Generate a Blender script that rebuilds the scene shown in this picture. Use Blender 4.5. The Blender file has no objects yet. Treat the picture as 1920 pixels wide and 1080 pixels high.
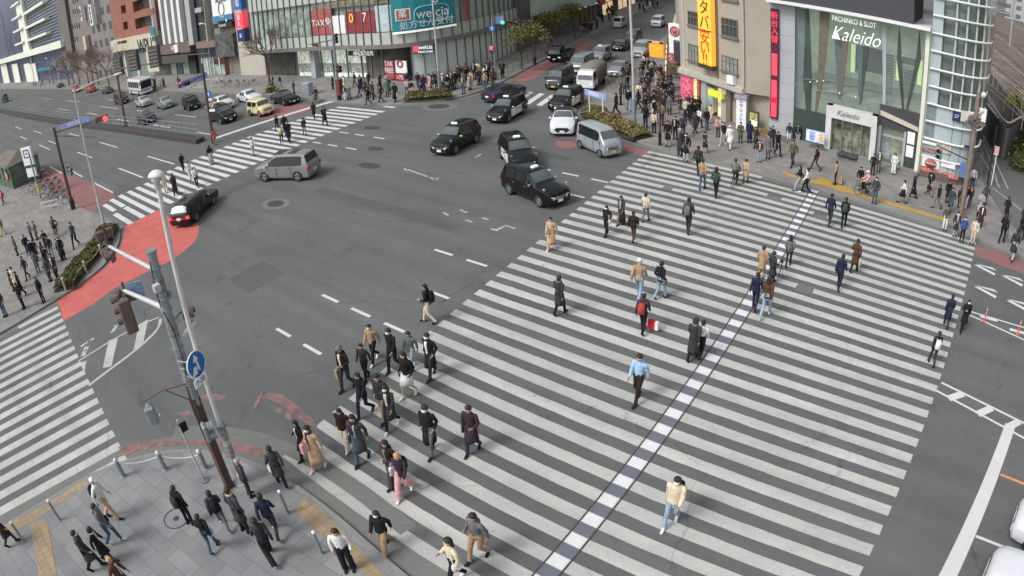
import bpy, bmesh, math, random
from mathutils import Vector, Matrix
R = math.radians
PI = math.pi
rnd = random.Random(7)
S = bpy.context.scene
COL = S.collection
# ---------------------------------------------------------------- camera (wide street camera with barrel distortion)
F0, C3, C5 = 1324.147, -0.2182173, 0.1454965
PITCH, ROLL, YAW, CH = 0.5067362, -0.0687908, 2.2751915, 14.6495
_f = Vector((math.cos(PITCH)*math.cos(YAW), math.cos(PITCH)*math.sin(YAW), -math.sin(PITCH)))
_r0 = Vector((math.sin(YAW), -math.cos(YAW), 0)); _u0 = _r0.cross(_f)
_r = math.cos(ROLL)*_r0 + math.sin(ROLL)*_u0
_u = -math.sin(ROLL)*_r0 + math.cos(ROLL)*_u0
EYE = Vector((0, 0, CH))
def ray(px, py):
    dx, dy = px-960, 540-py
    rr = math.hypot(dx, dy)+1e-9
    th = rr/F0
    for _ in range(25):
        g = F0*(th+C3*th**3+C5*th**5)-rr
        th -= g/(F0*(1+3*C3*th**2+5*C5*th**4))
    s = math.sin(th)/rr
    return s*dx*_r + s*dy*_u + math.cos(th)*_f
def G(px, py, z=0.0):
    "surveyed point of the plane at height z"
    d = ray(px, py); t = (z-CH)/d.z
    return Vector((d.x*t, d.y*t, z))
def FY(px, py, y):
    d = ray(px, py); t = y/d.y
    return Vector((d.x*t, y, CH+d.z*t))
def hgt(foot, head):
    g = G(*foot); d = ray(*head)
    s = (g.x*d.x+g.y*d.y)/(d.x*d.x+d.y*d.y)
    return CH+s*d.z
cd = bpy.data.cameras.new('street_camera'); cam = bpy.data.objects.new('street_camera', cd); COL.objects.link(cam)
cd.type = 'PANO'
cd.sensor_width = 36; cd.sensor_fit = 'HORIZONTAL'
cd.panorama_type = 'FISHEYE_LENS_POLYNOMIAL'
cd.fisheye_fov = R(150)
K = [-0.0007453509502269527, 0.041422530471795754, -0.0003688433691374955, 5.551294596249992e-05, -1.542634688746214e-06]
SG = -1.0
cd.fisheye_polynomial_k0, cd.fisheye_polynomial_k1, cd.fisheye_polynomial_k2, cd.fisheye_polynomial_k3, cd.fisheye_polynomial_k4 = [SG*k for k in K]
cd.clip_start = 0.1; cd.clip_end = 3000
M = Matrix((( _r.x, _u.x, -_f.x, 0), (_r.y, _u.y, -_f.y, 0), (_r.z, _u.z, -_f.z, 0), (0, 0, 0, 1)))
cam.matrix_world = Matrix.Translation(EYE) @ M
S.camera = cam
# ---------------------------------------------------------------- light: overcast winter day
w = bpy.data.worlds.new('World'); S.world = w; w.use_nodes = True
nt = w.node_tree; bg = nt.nodes['Background']
sky = nt.nodes.new('ShaderNodeTexSky'); sky.sky_type = 'NISHITA'; sky.sun_disc = False
SUN_EL, SUN_AZ = R(48), R(200)
sky.sun_elevation = SUN_EL; sky.sun_rotation = SUN_AZ; sky.air_density = 1.0; sky.dust_density = 4.0; sky.ozone_density = 1.0
hsv = nt.nodes.new('ShaderNodeHueSaturation'); hsv.inputs['Saturation'].default_value = 0.25; hsv.inputs['Value'].default_value = 1.26
nt.links.new(sky.outputs[0], hsv.inputs['Color']); nt.links.new(hsv.outputs[0], bg.inputs[0])
bg.inputs[1].default_value = 0.15
sl = bpy.data.lights.new('sun', 'SUN'); sl.energy = 1.5; sl.angle = R(14); sl.color = (1.0, 0.98, 0.96)
so = bpy.data.objects.new('sun', sl); COL.objects.link(so)
sd = Vector((math.sin(SUN_AZ)*math.cos(SUN_EL), math.cos(SUN_AZ)*math.cos(SUN_EL), math.sin(SUN_EL)))
so.rotation_euler = (-sd).to_track_quat('-Z', 'Y').to_euler()
S.view_settings.view_transform = 'Standard'; S.view_settings.look = 'None'; S.view_settings.exposure = 0
S.cycles.max_bounces = 5; S.cycles.diffuse_bounces = 2; S.cycles.glossy_bounces = 2; S.cycles.transmission_bounces = 3
# ---------------------------------------------------------------- materials
MATS = {}
def lin(c):
    return tuple(((v/255)/12.92 if v/255 <= .04045 else ((v/255+.055)/1.055)**2.4) for v in c)
def mat(name, col, rough=.7, metal=0.0, var=.12, scale=3.0, bump=0.0, emit=0.0, spec=.4, coat=0.0, detail=5, obj=True, alpha=1.0, trans=0.0):
    """procedural: base colour modulated by two scales of noise"""
    if name in MATS: return MATS[name]
    m = bpy.data.materials.new(name); m.use_nodes = True
    n = m.node_tree.nodes; l = m.node_tree.links
    b = n['Principled BSDF']
    b.inputs['Roughness'].default_value = rough; b.inputs['Metallic'].default_value = metal
    b.inputs['Specular IOR Level'].default_value = spec; b.inputs['Coat Weight'].default_value = coat
    if trans: b.inputs['Transmission Weight'].default_value = trans
    if alpha < 1: b.inputs['Alpha'].default_value = alpha
    tc = n.new('ShaderNodeTexCoord'); src = tc.outputs['Object']
    nz = n.new('ShaderNodeTexNoise'); nz.inputs['Scale'].default_value = scale; nz.inputs['Detail'].default_value = detail
    nz.inputs['Roughness'].default_value = .65
    l.new(src, nz.inputs['Vector'])
    mr = n.new('ShaderNodeMapRange'); mr.inputs[1].default_value = .3; mr.inputs[2].default_value = .7
    mr.inputs[3].default_value = 1-var; mr.inputs[4].default_value = 1+var
    l.new(nz.outputs['Fac'], mr.inputs[0])
    mx = n.new('ShaderNodeVectorMath'); mx.operation = 'SCALE'; mx.inputs[0].default_value = col
    l.new(mr.outputs[0], mx.inputs['Scale'])
    l.new(mx.outputs[0], b.inputs['Base Color'])
    if emit:
        l.new(mx.outputs[0], b.inputs['Emission Color']); b.inputs['Emission Strength'].default_value = emit
    if bump:
        bp = n.new('ShaderNodeBump'); bp.inputs['Strength'].default_value = bump; bp.inputs['Distance'].default_value = .02
        l.new(nz.outputs['Fac'], bp.inputs['Height']); l.new(bp.outputs[0], b.inputs['Normal'])
    m.diffuse_color = (*col, 1)
    MATS[name] = m
    return m
def cmat(rgb, rough=.75, metal=0, **k):
    "material from an sRGB surface colour"
    key = 'c_%d_%d_%d_%d_%d_%s' % (*[int(v) for v in rgb], int(rough*100), int(metal*100), '_'.join('%s%s' % (a, v) for a, v in sorted(k.items())))
    return mat(key, lin(rgb), rough, metal, **k)
# ---------------------------------------------------------------- mesh building
class MB:
    def __init__(s): s.v = []; s.f = []; s.mi = []; s.sm = []
    def add(s, vs, fs, m=0, smooth=False):
        o = len(s.v); s.v += [tuple(v) for v in vs]
        for f in fs: s.f.append(tuple(i+o for i in f)); s.mi.append(m); s.sm.append(smooth)
        return s
    def quad(s, a, b, c, d, m=0): return s.add([a, b, c, d], [(0, 1, 2, 3)], m)
    def poly(s, pts, z=None, m=0):
        vs = [(p[0], p[1], z if z is not None else p[2]) for p in pts]
        return s.add(vs, [tuple(range(len(vs)))], m)
    def box(s, x0, x1, y0, y1, z0, z1, m=0, T=None):
        vs = [(x, y, z) for z in (z0, z1) for y in (y0, y1) for x in (x0, x1)]
        if T is not None: vs = [T @ Vector(v) for v in vs]
        return s.add(vs, [(0, 2, 3, 1), (4, 5, 7, 6), (0, 1, 5, 4), (2, 6, 7, 3), (0, 4, 6, 2), (1, 3, 7, 5)], m)
    def prism(s, pts, z0, z1, m=0, mside=None):
        n = len(pts); area = sum(pts[i][0]*pts[(i+1) % n][1]-pts[(i+1) % n][0]*pts[i][1] for i in range(n))
        if area < 0: pts = pts[::-1]
        vs = [(p[0], p[1], z0) for p in pts]+[(p[0], p[1], z1) for p in pts]
        s.add(vs, [tuple(range(n))[::-1], tuple(range(n, 2*n))], m)
        s.add(vs, [(i, (i+1) % n, n+(i+1) % n, n+i) for i in range(n)], m if mside is None else mside)
        return s
    def tube(s, pts, rad, seg=8, m=0, caps=True, smooth=True, flat=None):
        "tapered tube along points; flat=(a,b) scales the section"
        pts = [Vector(p) for p in pts]
        if not isinstance(rad, (list, tuple)): rad = [rad]*len(pts)
        rings = []; up = None
        for i, p in enumerate(pts):
            d = (pts[min(i+1, len(pts)-1)]-pts[max(i-1, 0)]).normalized()
            if up is None:
                up = Vector((0, 0, 1)) if abs(d.z) < .9 else Vector((1, 0, 0))
            a = d.cross(up)
            if a.length < 1e-5: a = d.orthogonal()
            a.normalize(); b = a.cross(d); b.normalize(); up = b
            fa, fb = flat if flat else (1, 1)
            rings.append([p+(a*math.cos(2*PI*k/seg)*fa+b*math.sin(2*PI*k/seg)*fb)*rad[i] for k in range(seg)])
        vs = [v for r in rings for v in r]; fs = []
        for i in range(len(rings)-1):
            for k in range(seg):
                k2 = (k+1) % seg
                fs.append((i*seg+k2, i*seg+k, (i+1)*seg+k, (i+1)*seg+k2))
        s.add(vs, fs, m, smooth)
        if caps:
            s.add(rings[0], [tuple(range(seg))], m); s.add(rings[-1], [tuple(range(seg))[::-1]], m)
        return s
    def lathe(s, prof, seg=16, m=0, T=None, smooth=True):
        "prof: (r,z) list"
        vs = []; fs = []
        for r, z in prof:
            for k in range(seg):
                v = Vector((r*math.cos(2*PI*k/seg), r*math.sin(2*PI*k/seg), z))
                vs.append(T @ v if T is not None else v)
        for i in range(len(prof)-1):
            for k in range(seg):
                k2 = (k+1) % seg
                fs.append((i*seg+k, i*seg+k2, (i+1)*seg+k2, (i+1)*seg+k))
        s.add(vs, fs, m, smooth)
        return s
    def rings(s, rr, m=0, smooth=True, caps=True):
        n = len(rr[0]); vs = [v for r in rr for v in r]; fs = []
        for i in range(len(rr)-1):
            for k in range(n):
                k2 = (k+1) % n
                fs.append((i*n+k, i*n+k2, (i+1)*n+k2, (i+1)*n+k))
        if caps: fs += [tuple(range(n))[::-1], tuple((len(rr)-1)*n+k for k in range(n))]
        return s.add(vs, fs, m, smooth)
    def mesh(s, name, mats=None):
        me = bpy.data.meshes.new(name); me.from_pydata(s.v, [], s.f)
        if mats is not None:
            if not isinstance(mats, (list, tuple)): mats = [mats]
            for m in mats: me.materials.append(m)
        me.polygons.foreach_set('material_index', s.mi); me.polygons.foreach_set('use_smooth', s.sm)
        me.update(); return me
    def build(s, name, mats, parent=None, loc=None):
        o = bpy.data.objects.new(name, s.mesh(name, mats)); COL.objects.link(o)
        if parent is not None: o.parent = parent
        if loc is not None: o.location = loc
        return o
def tag(o, label=None, cat=None, group=None, kind=None):
    if label: o['label'] = label
    if cat: o['category'] = cat
    if group: o['group'] = group
    if kind: o['kind'] = kind
    return o
def empty(name, loc=(0, 0, 0), rz=0):
    o = bpy.data.objects.new(name, None); COL.objects.link(o); o.location = loc; o.rotation_euler = (0, 0, rz); o.empty_display_size = .2
    return o
def struct(name, mb, mats): return tag(mb.build(name, mats), kind='structure')
def copy_tree(o, parent=None):
    c = o.copy(); COL.objects.link(c)
    for k in ('label', 'group'):
        pass
    if parent is not None: c.parent = parent
    for ch in list(o.children): copy_tree(ch, c)
    return c
FONT = None
def text(body, size, m, parent, T, name='lettering', ext=.01, sx=1.0, align='CENTER', shear=0, vert=False, off=0):
    "lettering as real extruded geometry"
    cu = bpy.data.curves.new(name, 'FONT'); cu.body = body; cu.size = size; cu.extrude = ext
    cu.align_x = align; cu.align_y = 'CENTER'; cu.shear = shear; cu.offset = off; cu.resolution_u = 3
    if vert: cu.space_line = .92
    tmp = bpy.data.objects.new(name, cu); COL.objects.link(tmp)
    bpy.context.view_layer.update()
    me = bpy.data.meshes.new_from_object(tmp.evaluated_get(bpy.context.evaluated_depsgraph_get()))
    bpy.data.objects.remove(tmp); bpy.data.curves.remove(cu)
    me.materials.clear(); me.materials.append(m)
    me.transform(T @ Matrix.Diagonal((sx, 1, 1, 1)))
    o = bpy.data.objects.new(name, me); COL.objects.link(o)
    if parent is not None: o.parent = parent
    return o
def TF(origin, ax, ay):
    "frame with local x along ax, local y along ay"
    ax = Vector(ax).normalized(); ay = Vector(ay).normalized(); az = ax.cross(ay)
    m = Matrix(((ax.x, ay.x, az.x, origin[0]), (ax.y, ay.y, az.y, origin[1]), (ax.z, ay.z, az.z, origin[2]), (0, 0, 0, 1)))
    return m
# ================================================================= GROUND
def ground_mat(name, base, wear, speck=.25, tint=None, crack=True, s1=.12, s2=2.2, s3=60):
    m = bpy.data.materials.new(name); m.use_nodes = True; n = m.node_tree.nodes; l = m.node_tree.links; b = n['Principled BSDF']
    b.inputs['Roughness'].default_value = .85; b.inputs['Specular IOR Level'].default_value = .25
    tc = n.new('ShaderNodeTexCoord')
    def noise(sc, det=4, rough=.6):
        z = n.new('ShaderNodeTexNoise'); z.inputs['Scale'].default_value = sc; z.inputs['Detail'].default_value = det; z.inputs['Roughness'].default_value = rough
        l.new(tc.outputs['Object'], z.inputs['Vector']); return z
    a, c, d = noise(s1, 5), noise(s2, 6, .7), noise(s3, 2)
    def rng(src, lo, hi, a0=.3, a1=.7):
        r = n.new('ShaderNodeMapRange'); r.inputs[1].default_value = a0; r.inputs[2].default_value = a1; r.inputs[3].default_value = lo; r.inputs[4].default_value = hi
        l.new(src, r.inputs[0]); return r.outputs[0]
    def mul(x, y):
        q = n.new('ShaderNodeMath'); q.operation = 'MULTIPLY'; l.new(x, q.inputs[0]); l.new(y, q.inputs[1]); return q.outputs[0]
    f = mul(mul(rng(a.outputs['Fac'], 1-wear, 1+wear), rng(c.outputs['Fac'], 1-wear*.6, 1+wear*.6)), rng(d.outputs['Fac'], 1-speck, 1+speck))
    mx = n.new('ShaderNodeMix'); mx.data_type = 'RGBA'; mx.inputs[6].default_value = (*base, 1); mx.inputs[7].default_value = (*(tint or base), 1)
    l.new(rng(noise(s1*1.7).outputs['Fac'], 0, 1, .4, .6), mx.inputs[0])
    v = n.new('ShaderNodeVectorMath'); v.operation = 'SCALE'; l.new(mx.outputs[2], v.inputs[0]); l.new(f, v.inputs['Scale'])
    l.new(v.outputs[0], b.inputs['Base Color'])
    bp = n.new('ShaderNodeBump'); bp.inputs['Strength'].default_value = .25; bp.inputs['Distance'].default_value = .01
    l.new(d.outputs['Fac'], bp.inputs['Height']); l.new(bp.outputs[0], b.inputs['Normal'])
    MATS[name] = m; return m, l, n, b, v, tc
def wear_mask(mm, under, lo, hi, sc=1.6):
    "worn paint: noise shows the asphalt below"
    m, l, n, b, v, tc = mm
    z = n.new('ShaderNodeTexNoise'); z.inputs['Scale'].default_value = sc; z.inputs['Detail'].default_value = 9; z.inputs['Roughness'].default_value = .75
    l.new(tc.outputs['Object'], z.inputs['Vector'])
    r = n.new('ShaderNodeMapRange'); r.inputs[1].default_value = lo; r.inputs[2].default_value = hi; l.new(z.outputs['Fac'], r.inputs[0])
    mx = n.new('ShaderNodeMix'); mx.data_type = 'RGBA'; l.new(r.outputs[0], mx.inputs[0]); l.new(v.outputs[0], mx.inputs[6]); mx.inputs[7].default_value = (*under, 1)
    l.new(mx.outputs[2], b.inputs['Base Color']); return m
ASPH = (.108, .113, .112)
def streaks(mm, ax=(.05, 1.3, 1), amp=.10, cracks=0.0, stains=0.0):
    "tyre-polished streaks along the lanes, hairline cracks and dark stains over a ground material"
    m, l, n, b, v, tc = mm; src = b.inputs['Base Color'].links[0].from_socket
    mp = n.new('ShaderNodeMapping'); mp.inputs['Scale'].default_value = ax; l.new(tc.outputs['Object'], mp.inputs['Vector'])
    z = n.new('ShaderNodeTexNoise'); z.inputs['Scale'].default_value = 1.0; z.inputs['Detail'].default_value = 5; l.new(mp.outputs[0], z.inputs['Vector'])
    r = n.new('ShaderNodeMapRange'); r.inputs[1].default_value = .35; r.inputs[2].default_value = .65; r.inputs[3].default_value = 1-amp; r.inputs[4].default_value = 1+amp; l.new(z.outputs['Fac'], r.inputs[0]); f = r.outputs[0]
    def mul(x, y): q = n.new('ShaderNodeMath'); q.operation = 'MULTIPLY'; l.new(x, q.inputs[0]); l.new(y, q.inputs[1]); return q.outputs[0]
    if cracks:
        wz = n.new('ShaderNodeTexNoise'); wz.inputs['Scale'].default_value = .9; wz.inputs['Detail'].default_value = 6; l.new(tc.outputs['Object'], wz.inputs['Vector'])
        ad = n.new('ShaderNodeVectorMath'); ad.operation = 'MULTIPLY_ADD'; l.new(wz.outputs['Color'], ad.inputs[0]); ad.inputs[1].default_value = (1.6, 1.6, 0); l.new(tc.outputs['Object'], ad.inputs[2])
        vo = n.new('ShaderNodeTexVoronoi'); vo.feature = 'DISTANCE_TO_EDGE'; vo.inputs['Scale'].default_value = .16; l.new(ad.outputs[0], vo.inputs['Vector'])
        cr = n.new('ShaderNodeMapRange'); cr.inputs[1].default_value = .0; cr.inputs[2].default_value = .006; cr.inputs[3].default_value = 1-cracks; cr.inputs[4].default_value = 1; l.new(vo.outputs['Distance'], cr.inputs[0])
        mk = n.new('ShaderNodeTexNoise'); mk.inputs['Scale'].default_value = .22; l.new(tc.outputs['Object'], mk.inputs['Vector'])
        mr = n.new('ShaderNodeMapRange'); mr.inputs[1].default_value = .46; mr.inputs[2].default_value = .56; l.new(mk.outputs['Fac'], mr.inputs[0])
        mx = n.new('ShaderNodeMix'); l.new(mr.outputs[0], mx.inputs[0]); mx.inputs[2].default_value = 1; l.new(cr.outputs[0], mx.inputs[3]); f = mul(f, mx.outputs[0])
    if stains:
        st_ = n.new('ShaderNodeTexNoise'); st_.inputs['Scale'].default_value = .55; st_.inputs['Detail'].default_value = 4; st_.inputs['Distortion'].default_value = 1.2; l.new(tc.outputs['Object'], st_.inputs['Vector'])
        sr = n.new('ShaderNodeMapRange'); sr.inputs[1].default_value = .64; sr.inputs[2].default_value = .74; sr.inputs[3].default_value = 1; sr.inputs[4].default_value = 1-stains; l.new(st_.outputs['Fac'], sr.inputs[0]); f = mul(f, sr.outputs[0])
    q = n.new('ShaderNodeVectorMath'); q.operation = 'SCALE'; l.new(src, q.inputs[0]); l.new(f, q.inputs['Scale']); l.new(q.outputs[0], b.inputs['Base Color']); return m
M_ASPH = streaks(ground_mat('asphalt', ASPH, .10, .22, tint=(.117, .119, .120)), (.05, .9, 1), .09, .35, .22)
_p = ground_mat('road_paint', (.435, .435, .41), .08, .30, tint=(.40, .405, .395), s1=.4, s2=3)
wear_mask(_p, (.16, .16, .16), .60, .72, 2.6); M_PAINT = streaks(_p, (.04, 1.1, 1), .10, .3, .15)
M_PAINT2 = wear_mask(ground_mat('bright_paint', (.55, .55, .56), .05, .08, s1=.5), (.2, .2, .2), .66, .8, 3)
M_WORN = wear_mask(ground_mat('worn_paint', (.42, .42, .40), .1, .2), (.11, .11, .11), .5, .56, 3.5)
M_RED = wear_mask(ground_mat('red_surface', (.49, .135, .115), .07, .1, tint=(.44, .11, .105), s1=.5), (.17, .1, .1), .64, .8, 1.2)
M_RED2 = wear_mask(ground_mat('faded_red_surface', (.26, .115, .11), .1, .12, tint=(.22, .12, .115), s1=.6), (.12, .11, .11), .55, .72, 1.2)
M_REDW = wear_mask(ground_mat('worn_red_surface', (.31, .15, .138), .1, .2, s1=.5), (.115, .11, .11), .38, .60, 2.6)
def tile_mat(name, c1, c2, mort, sc, w=.6, h=.3, off=.5, ms=.012, rotz=0.0):
    m, l, n, b, v, tc = ground_mat(name, c1, .1, .14, tint=c2, s1=.3)
    mp = n.new('ShaderNodeMapping'); mp.inputs['Rotation'].default_value = (0, 0, rotz); l.new(tc.outputs['Object'], mp.inputs['Vector'])
    br = n.new('ShaderNodeTexBrick'); br.inputs['Scale'].default_value = sc; br.inputs['Brick Width'].default_value = w; br.inputs['Row Height'].default_value = h
    br.offset = off; br.inputs['Mortar Size'].default_value = ms; br.inputs['Color1'].default_value = (.88, .88, .88, 1); br.inputs['Color2'].default_value = (1.1, 1.1, 1.1, 1); br.inputs['Mortar'].default_value = (mort, mort, mort, 1)
    l.new(mp.outputs[0], br.inputs['Vector'])
    q = n.new('ShaderNodeVectorMath'); q.operation = 'MULTIPLY'; l.new(v.outputs[0], q.inputs[0]); l.new(br.outputs['Color'], q.inputs[1]); l.new(q.outputs[0], b.inputs['Base Color'])
    return m
M_PAVE = tile_mat('paving', (.235, .235, .235), (.195, .20, .21), .6, 1.0, 1.2, .6, .5, .01, -.15)
M_PAVE2 = tile_mat('paving_far', (.235, .225, .21), (.20, .195, .19), .75, 1.0, .9, .45)
M_YEL = tile_mat('tactile_yellow', (.34, .255, .155), (.28, .225, .155), .8, 1.0, .3, .3, 0, .02)
M_YEL2 = tile_mat('tactile_yellow_far', (.42, .28, .06), (.36, .25, .08), .85, 1.0, .3, .3, 0, .02)
M_KERB = ground_mat('kerb_stone', (.21, .21, .2), .12, .15)[0]
M_GUT = ground_mat('gutter_concrete', (.155, .155, .15), .12, .2)[0]
M_DARK = ground_mat('dark_asphalt', (.06, .06, .062), .1, .15)[0]
g = MB(); g.quad((-1500, -60, 0), (60, -60, 0), (60, 1500, 0), (-1500, 1500, 0)); g.add([(-1500, -1500, 0), (60, -1500, 0), (60, -60, 0), (-1500, -60, 0), (60, -60, 0), (1500, -60, 0), (1500, 1500, 0), (60, 1500, 0)], [(0, 1, 2, 3), (4, 5, 6, 7)])
struct('road', g, M_ASPH)
SZ = .13
def offs(pts, d):
    "offset an open polyline to its left by d"
    out = []
    for i, p in enumerate(pts):
        a = Vector(pts[max(i-1, 0)][:2]); b = Vector(pts[min(i+1, len(pts)-1)][:2]); t = (b-a).normalized(); n = Vector((-t.y, t.x))
        out.append((p[0]+n.x*d, p[1]+n.y*d))
    return out
def smooth_line(pts, n=2):
    for _ in range(n):
        q = [pts[0]]
        for a, b in zip(pts[:-1], pts[1:]):
            q += [(a[0]*.75+b[0]*.25, a[1]*.75+b[1]*.25), (a[0]*.25+b[0]*.75, a[1]*.25+b[1]*.75)]
        q.append(pts[-1]); pts = q
    return pts
def sheet(name, polys, z, m): 
    b = MB()
    for z_i, p in enumerate(polys):
        n = len(p); ar = sum(p[i][0]*p[(i+1) % n][1]-p[(i+1) % n][0]*p[i][1] for i in range(n))
        b.poly(p if ar > 0 else p[::-1], z+.003*z_i)
    return struct(name, b, m)
def ribbon(b, line, w0, w1, z, m=0):
    "strip between offsets w0 and w1 of a line"
    A, B = offs(line, w0), offs(line, w1)
    for i in range(len(line)-1):
        b.add([(*A[i], z), (*A[i+1], z), (*B[i+1], z), (*B[i], z)], [(0, 1, 2, 3) if w1 > w0 else (3, 2, 1, 0)], m)
def pavement(name, line, back, mtop, kerbname, side=1, gutter=.5):
    "raised sidewalk: kerb line (interior on its left when side=1) closed by back points"
    b = MB(); b.prism(list(offs(line, side*.16))+list(back), 0, SZ); struct(name, b, mtop)
    k = MB(); A, B = list(line), offs(line, side*.162)
    for i in range(len(line)-1):
        q = [A[i], A[i+1], B[i+1], B[i]]
        k.prism(q, 0.0, SZ+.006)
    struct(kerbname, k, M_KERB)
    if gutter:
        gt = MB(); ribbon(gt, line, 0, -side*gutter, .002); struct('gutter', gt, M_GUT)
# south-west corner (bottom left of the picture)
swl = smooth_line([(-21.6, -30), (-21.6, -4), (-21.5, -1.2), (-21.4, .8), (-20.9, 2.5), (-20.1, 4.0), (-19.0, 5.1), (-17.6, 5.95), (-16.3, 6.35), (-15, 6.55), (-13, 6.6), (-11, 6.4), (-8, 6.1), (30, 5.6)])
pavement('sidewalk_south', swl, [(30, -30)], M_PAVE, 'kerb_south', side=-1, gutter=.0)
gt = MB(); ribbon(gt, swl, 0, .95, .0025); struct('gutter_south', gt, M_GUT)
gt = MB(); ribbon(gt, smooth_line([(-20.1, 4.0), (-19.0, 5.1), (-17.6, 5.95), (-16.3, 6.35), (-15, 6.55), (-13, 6.6), (-11, 6.4)]), .9, 1.5, .0055); struct('gutter_inlet', gt, M_GUT)
# yellow tactile bands on the south corner
sheet('tactile_paving_corner', [[tuple(G(*p)[:2]) for p in L] for L in (
    [(572, 936), (602, 957), (646, 1002), (694, 1054), (726, 1092), (694, 1092), (678, 1072), (628, 1024), (585, 992), (556, 962)],
    [(10, 992), (60, 966), (100, 945), (160, 905), (168, 912), (130, 940), (60, 985), (12, 1012)],
    [(60, 985), (92, 978), (112, 1090), (78, 1090)])], SZ+.004, M_YEL)
# north-west corner (left of the picture)
nwl = smooth_line([(-38.3, -40), (-38.4, 0), (-38.7, 3), (-39.0, 5.2), (-39.4, 7), (-40.2, 8.6), (-41.6, 10), (-43.4, 11.1), (-45.5, 11.8), (-48.5, 12.1), (-54, 11.5), (-60, 11.3), (-75, 11.2), (-120, 11), (-700, -60)])
pavement('sidewalk_west', nwl, [(-700, -200), (-200, -40)], M_PAVE2, 'kerb_west', side=1)
# north side in front of the curved shop, turning into the side street
nl = smooth_line([(-70, 140), (-58.6, 98.5), (-50.8, 75.3), (-46.6, 60.8), (-44.6, 54.7), (-43.7, 50.8), (-43.1, 47.4), (-43.6, 44.8), (-44.9, 42.9), (-47, 41.6), (-50.5, 40.9), (-56, 40.8), (-75, 41.4), (-120, 41.6), (-200, 41.6), (-700, 41.6)])
pavement('sidewalk_north', nl, [(-700, 60), (-90, 60), (-90, 140)], M_PAVE2, 'kerb_north', side=-1)
# east side
el = smooth_line([(-58, 140), (-48.5, 104), (-40, 75), (-35, 60), (-32.4, 51.5), (-30.6, 46.4), (-28.6, 44.2), (-25.7, 42.9), (-22.8, 41.2), (-20.6, 40.3), (-17.6, 39.95), (-4, 39.9), (.2, 39.65), (4, 39.1), (7, 38.6), (30, 33)])
pavement('sidewalk_east', el, [(30, 140)], M_PAVE2, 'kerb_east', side=1)
sheet('tactile_paving_east', [[tuple(G(*p)[:2]) for p in L] for L in ([(1519, 344), (1540, 336), (1600, 359), (1580, 364)],)]+[[(-11.6, 40.9), (.3, 40.6), (.3, 41.2), (-11.6, 41.5)]], SZ+.004, M_YEL2)
# side lane beside the tracks on the right
sheet('side_lane', [[(3.3, 140), (3.3, 62), (3.0, 52), (4.8, 44.5), (7.5, 40.2), (14, 38.5), (14, 45), (8.3, 50), (8.3, 62), (9, 140)]], SZ+.004, ground_mat('lane_asphalt', (.13, .13, .13), .1, .15)[0])
b = MB()
for a, c in (((1828, 225), (1890, 355)), ((1833, 238), (1870, 340)), ((1838, 290), (1874, 352)), ((1860, 352), (1925, 402))):
    A, C = G(*a, SZ), G(*c, SZ); d = (C-A).normalized(); n = Vector((-d.y, d.x, 0))*.06
    b.add([A-n, A+n, C+n, C-n], [(0, 1, 2, 3)] if d.cross(n).z < 0 else [(3, 2, 1, 0)])
o = struct('lane_line', b, M_PAINT); o.location.z = .01
# ---- main crosswalk
Y0 = 39.954
def xl(i): return -21.027+.1254*i
def xr(i): return 1.65-.0574*(i-18)
JR = random.Random(5)
def stripe(b, x0, x1, yt, h=.45, z=.004):
    "thermoplastic bar with slightly ragged edges"
    n = max(int((x1-x0)/.45), 2); lo = []; hi = []
    for k in range(n+1):
        f = k/n; j = .012
        lo.append((x0+(x1-x0)*f+(JR.uniform(-j, j) if 0 < k < n else 0), yt-h+JR.uniform(-j, j), z)); hi.append((x0-.05+(x1-x0+.07)*f, yt+JR.uniform(-j, j), z))
    b.add(lo+hi, [(k, k+1, n+2+k, n+1+k) for k in range(n)])
b = MB()
gaps = {}
for px, py in ((1255, 351), (1454, 367), (1538, 404), (1510, 540)):
    g_ = G(px, py); gaps.setdefault(round((Y0-.225-g_.y)/.9), []).append(g_.x)
gapw = {0: .35, 1: .6}
for i in range(0, 41):
    yt = Y0-.9*i; a, c = xl(i), xr(i)
    if i == 0: a, c = -21.0, -12.6
    if i == 36: a = xl(i)+.1
    if i > 36: a = {37: -9.6, 38: -6.5, 39: -2.5, 40: -1}.get(i, 0)
    if yt < 6.9: break
    segs = [(a, c)]
    for gx in gaps.get(i, []):
        w_ = .32 if gx < -15 else (.5 if gx < -9 else .45)
        segs = [s for (p, q) in segs for s in ((p, gx-w_), (gx+w_, q))]
    for p, q in segs: stripe(b, p, q, yt)
struct('crosswalk_marking', b, M_PAINT)
# guide strip for the blind running across it
def xt(y): return -7.594+.0598*((Y0-.225-y)/.9-21)
b = MB(); hw = .30
b.add([(xt(6.9)-hw, 6.9, .008), (xt(6.9)+hw, 6.9, .008), (xt(39.6)+hw, 39.6, .008), (xt(39.6)-hw, 39.6, .008)], [(0, 1, 2, 3)], 0)
for s_ in (-1, 1):
    b.add([(xt(6.9)+s_*hw-.03, 6.9, .012), (xt(6.9)+s_*hw+.03, 6.9, .012), (xt(39.6)+s_*hw+.03, 39.6, .012), (xt(39.6)+s_*hw-.03, 39.6, .012)], [(0, 1, 2, 3)], 2)
for i in range(0, 37):
    yt = Y0-.9*i; yb = yt-.45
    if yb < 6.9: break
    b.quad((xt(yb)-hw+.03, yb, .013), (xt(yb)+hw-.03, yb, .013), (xt(yt)+hw-.03, yt, .013), (xt(yt)-hw+.03, yt, .013), 1)
    for k in range(5):
        y_ = yb+.07+.075*k
        b.box(xt(y_)-.22, xt(y_)+.22, y_-.013, y_+.013, .0135, .019, 3)
struct('guide_strip', b, [ground_mat('guide_base', (.135, .14, .165), .08, .12)[0], M_PAINT2, M_DARK, mat('guide_rib', (.72, .72, .74), .6)])
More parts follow.
